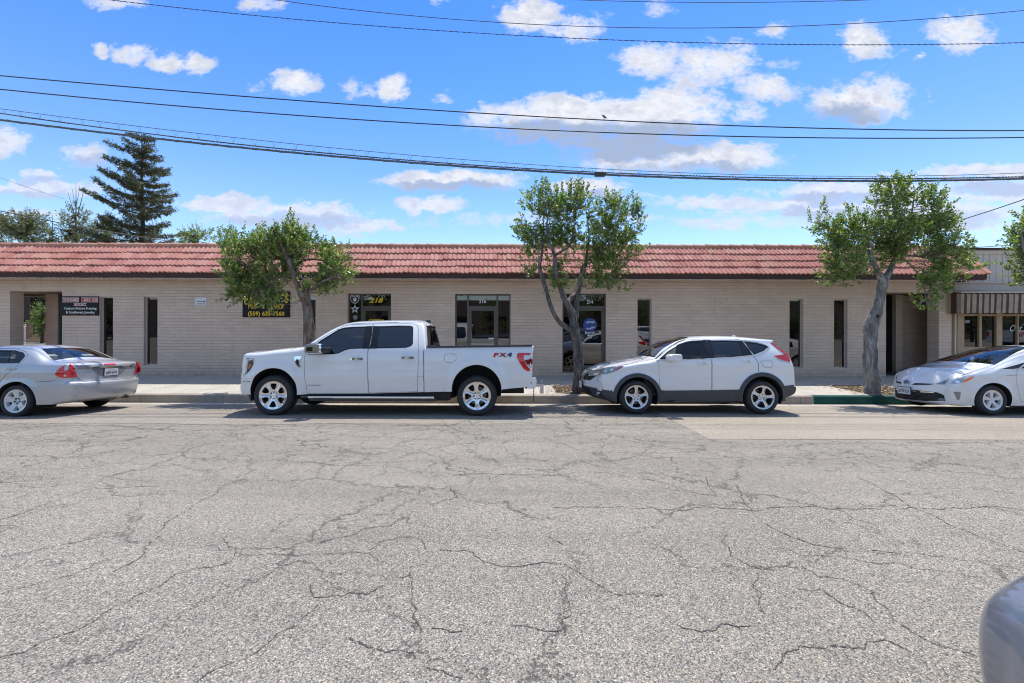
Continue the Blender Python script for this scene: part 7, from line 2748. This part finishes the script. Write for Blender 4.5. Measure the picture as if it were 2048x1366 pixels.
def run(pts, Y=CY, x0=-500, x1=2550, deg=3, n=90):
    """smooth sagging line through surveyed points, carried on beyond the view"""
    pts = np.array(pts, float)
    c = np.polyfit((pts[:, 0] - 1024) / 1000, pts[:, 1], min(deg, len(pts) - 1))
    xs = np.linspace(x0, x1, n)
    ys = np.polyval(c, (xs - 1024) / 1000)
    return [P(x, y, Y) for x, y in zip(xs, ys)], (lambda px: P(px, float(np.polyval(c, (px - 1024) / 1000)), Y))


CABLE = pmat('cable', (.035, .036, .042), .45)[0]
WIRE = pmat('wire', (.13, .115, .10), .5, metal=.6)[0]
SHEATH = pmat('cable_sheath', (.10, .11, .125), .35)[0]


def cable(label, pts, r, mat, Y=CY, n=6, deg=3, **kw):
    path, f = run(pts, Y, deg=deg, **kw)
    m = MB()
    m.tube(path, r, n)
    o = m.build('overhead_cable', mat, smooth=60, recalc=False)
    return tag(o, label, 'cable', 'overhead lines along the street'), f


cable('highest thin brown wire crossing only the very top of the sky', [(1170, 0), (1400, 5), (1730, 0), (1000, -7)], .008, WIRE, deg=2)
cable('second thin brown wire sagging under the upper clouds', [(550, 0), (700, 18), (1000, 45), (1200, 54), (1350, 56.5), (1700, 47), (2048, 21)], .009, WIRE)
tw, f3 = cable('thin twisted wire that looks dashed against the sky', [(230, 0), (350, 16), (700, 47), (1048, 72), (1400, 85), (1750, 90), (2048, 85)], .007, CABLE)
m = MB()
for px in np.arange(-480, 2540, 13.):
    a, b_ = f3(px), f3(px + 7)
    m.tube([a + Vector((0, 0, .004)), b_ - Vector((0, 0, .004))], .011, 5)
o = m.build('wire_twist', CABLE, tw, recalc=False)
c4, f4 = cable('upper of the two plain black cables where the bird sits', [(0, 152), (350, 180), (700, 209), (1050, 233), (1400, 249), (1750, 257), (2048, 262)], .0155, CABLE)
cable('lower of the two plain black cables', [(0, 179), (350, 210), (700, 239), (1050, 259), (1400, 270), (1750, 276.5), (2048, 275)], .0155, CABLE)
ms, f6 = cable('thin steel messenger wire with small hangers above the thick cable', [(0, 219), (350, 257), (700, 302), (1050, 330), (1400, 345), (1750, 351.5), (2048, 346.5)], .0075, WIRE)
ck, f7 = cable('thickest dark cable bundle low over the tiled roof', [(0, 241), (350, 278), (700, 317), (1050, 343), (1400, 355), (1750, 361), (2048, 358)], .027, SHEATH, n=8)
cc_, f8 = cable('ribbed brown cable lying just above the thick bundle', [(0, 227), (140, 247), (350, 272), (700, 311), (1050, 338.5), (1400, 351), (1750, 357), (2048, 354)], .014, WIRE)
m = MB()
for px in np.arange(-300, 2400, 38.5):
    px += random.uniform(-7, 7)
    a, b_ = f6(px), f8(px + 1)
    m.tube([a + Vector((-.05, 0, 0)), b_], .003, 4, False)
    m.tube([a + Vector((.05, 0, 0)), b_], .003, 4, False)
o = m.build('hangers', CABLE, ms, recalc=False)
o['kind'] = 'stuff'
m = MB()                                            # coil wrapped round the ribbed cable and lashing round the bundle
hel = []
px = 40.
while px < 2300:
    if not (140 < px < 340):
        c = f8(px)
        ang = px * 6.2832 / 6.5
        hel.append(c + Vector((0, math.cos(ang) * .018, math.sin(ang) * .018)))
    else:
        if len(hel) > 3:
            m.tube(hel, .0055, 4, False)
        hel = []
    px += 1.1
m.tube(hel, .0055, 4, False)
m.build('coil', CABLE, cc_, recalc=False)
m = MB()
hel = []
for px in np.arange(-100, 2200, 5.):
    c = f7(px)
    ang = px * 6.2832 / 52
    hel.append(c + Vector((0, math.cos(ang) * .030, math.sin(ang) * .030)))
m.tube(hel, .004, 4, False)
m.build('lashing', WIRE, ck, recalc=False)
m = MB()
p = f7(1200)
m.box(p.x - .14, p.x + .14, p.y - .06, p.y + .06, p.z - .05, p.z + .045)
m.tube([p + Vector((.02, -.07, -.03)), p + Vector((.02, -.07, -.09))], .012, 5)
m.build('splice_clamp', CABLE, ck, bevel=.01)


def drop(label, a, b_, sag, r, mat=CABLE):
    a, b_ = P(*a), P(*b_)
    path = []
    for t in np.linspace(0, 1, 24):
        q = a.lerp(b_, t)
        q.z -= sag * 4 * t * (1 - t)
        path.append(q)
    m = MB()
    m.tube(path, r, 5)
    return tag(m.build('service_line', mat, smooth=60, recalc=False), label, 'cable')


drop('black service line slanting down behind the left roof in front of the trees', (-120, 396, 17.), (345, 483, 24.), .12, .022)
drop('faint thin line high on the left in front of a distant cloud', (-100, 316, 19.), (130, 398, 26.), .1, .009, WIRE)
drop('black service line rising from the right tree to the picture edge', (2200, 342, 12.), (1850, 460, 17.), .1, .017)
drop('short black line over the cap of the neighbouring shop', (2200, 473, 12.), (1900, 497, 17.), .05, .014)

# a small bird on the cable
bp = f4(1208)
me = bpy.data.meshes.new('bird')
bv = [(0.085, 0, -.012), (.05, 0, .008), (.012, 0, .03), (-.022, 0, .05), (-.036, 0, .072), (-.052, 0, .074), (-.064, 0, .072)]
brad = [.006, .016, .032, .026, .018, .012, .003]
legs = [(.006, -.010, 0.), (.004, -.010, -.038), (.006, .010, 0.), (.004, .010, -.038)]
me.from_pydata(bv + legs, [(i, i + 1) for i in range(6)] + [(2, 7), (7, 8), (2, 9), (9, 10)], [])
bird = bpy.data.objects.new('bird', me)
link(bird)
sk = bird.modifiers.new('skin', 'SKIN')
for i, q in enumerate(brad + [.005, .003, .005, .003]):
    me.skin_vertices[0].data[i].radius = (q, q)
me.skin_vertices[0].data[2].use_root = True
bird.modifiers.new('sub', 'SUBSURF').levels = 1
dg = bpy.context.evaluated_depsgraph_get()
m2 = bpy.data.meshes.new_from_object(bird.evaluated_get(dg))
bird.modifiers.clear()
bird.data = m2
m2.materials.clear()
m2.materials.append(varied('feather', (.16, .15, .15), .8, .3, 40.))
bird.location = bp + Vector((0, 0, .058))
tag(bird, 'small grey bird perched on the upper black cable', 'bird')

# ================================================================ the near corner: a silver car beside the viewer
near = copy_tree(CAR3.root)
near.name = 'parked_car'
near['label'] = 'silver grey car of which only a rounded front corner shows'
near['category'] = 'car'
near.location = (5.20, .81, .18)
near.rotation_euler = (0, 0, R(0))
SLATE = pmat('slate_paint', (.20, .22, .26), .3, metal=.5, coat=1.)[0]
for c in kids(near):
    for g in [c] + kids(c):
        for sl_ in g.material_slots:
            if sl_.material == MAT['silver_paint']:
                sl_.link = 'OBJECT'
                sl_.material = SLATE

# ================================================================ the other side of the street, met only in reflections
def across():
    src = [o for o in bpy.data.objects if o.name.startswith('background_tree')]
    r = random.Random(5)
    for i, x in enumerate(range(-46, 62, 9)):
        o = copy_tree(src[i % 3])
        o.location = (x + r.uniform(-2, 2), -19 + r.uniform(-2, 2), -5.2 + r.uniform(-.6, .6))
        s_ = r.uniform(1.05, 1.4)
        o.scale = (s_ * .9, s_, s_ * .9)
        o.rotation_euler = (0, 0, r.uniform(0, 6))
        o['label'] = 'tree on the far pavement behind the viewer, mirrored in the shop glass'
        o['group'] = 'trees across the street'
    b = empty('opposite_building', (8, -27, 0))
    tag(b, 'dark brick building across the street, mirrored in the shop windows', 'building')
    m = MB()
    m.box(-80, 80, -6, 0, -.6, 5.2)
    m.build('wall', varied('dark_brick', (.10, .075, .06), .85, .2, 2.), b)
    m = MB()
    for k in range(-14, 15):
        m.box(k * 5 - 1.2, k * 5 + 1.2, .004, .03, .9, 3.0)
    m.build('windows', MAT['gloss_black'], b)
    for k, (c, x, y, rz, lab) in enumerate(((CAR1, 38.0, -.2, math.pi, 'pickup parked across the street, mirrored in the striped shop window'), (CAR2, -11.5, -8.5, 0, 'crossover parked across the street, mirrored in the left shop doors'),
                                            (CAR4, -4.2, -8.6, math.pi, 'hatchback parked across the street, mirrored in the middle shop door'), (CAR3, 2.8, -8.4, 0, 'saloon parked across the street, mirrored in the middle shop door'),
                                            (CAR2, 12.5, -8.6, math.pi, 'crossover parked across the street, mirrored in the narrow windows'), (CAR4, 21., -8.5, 0, 'hatchback parked across the street, mirrored in the narrow right windows'))):
        o = copy_tree(c.root)
        o.location = (x, y, zr(y))
        o.rotation_euler = (0, 0, rz)
        o['label'] = lab


across()
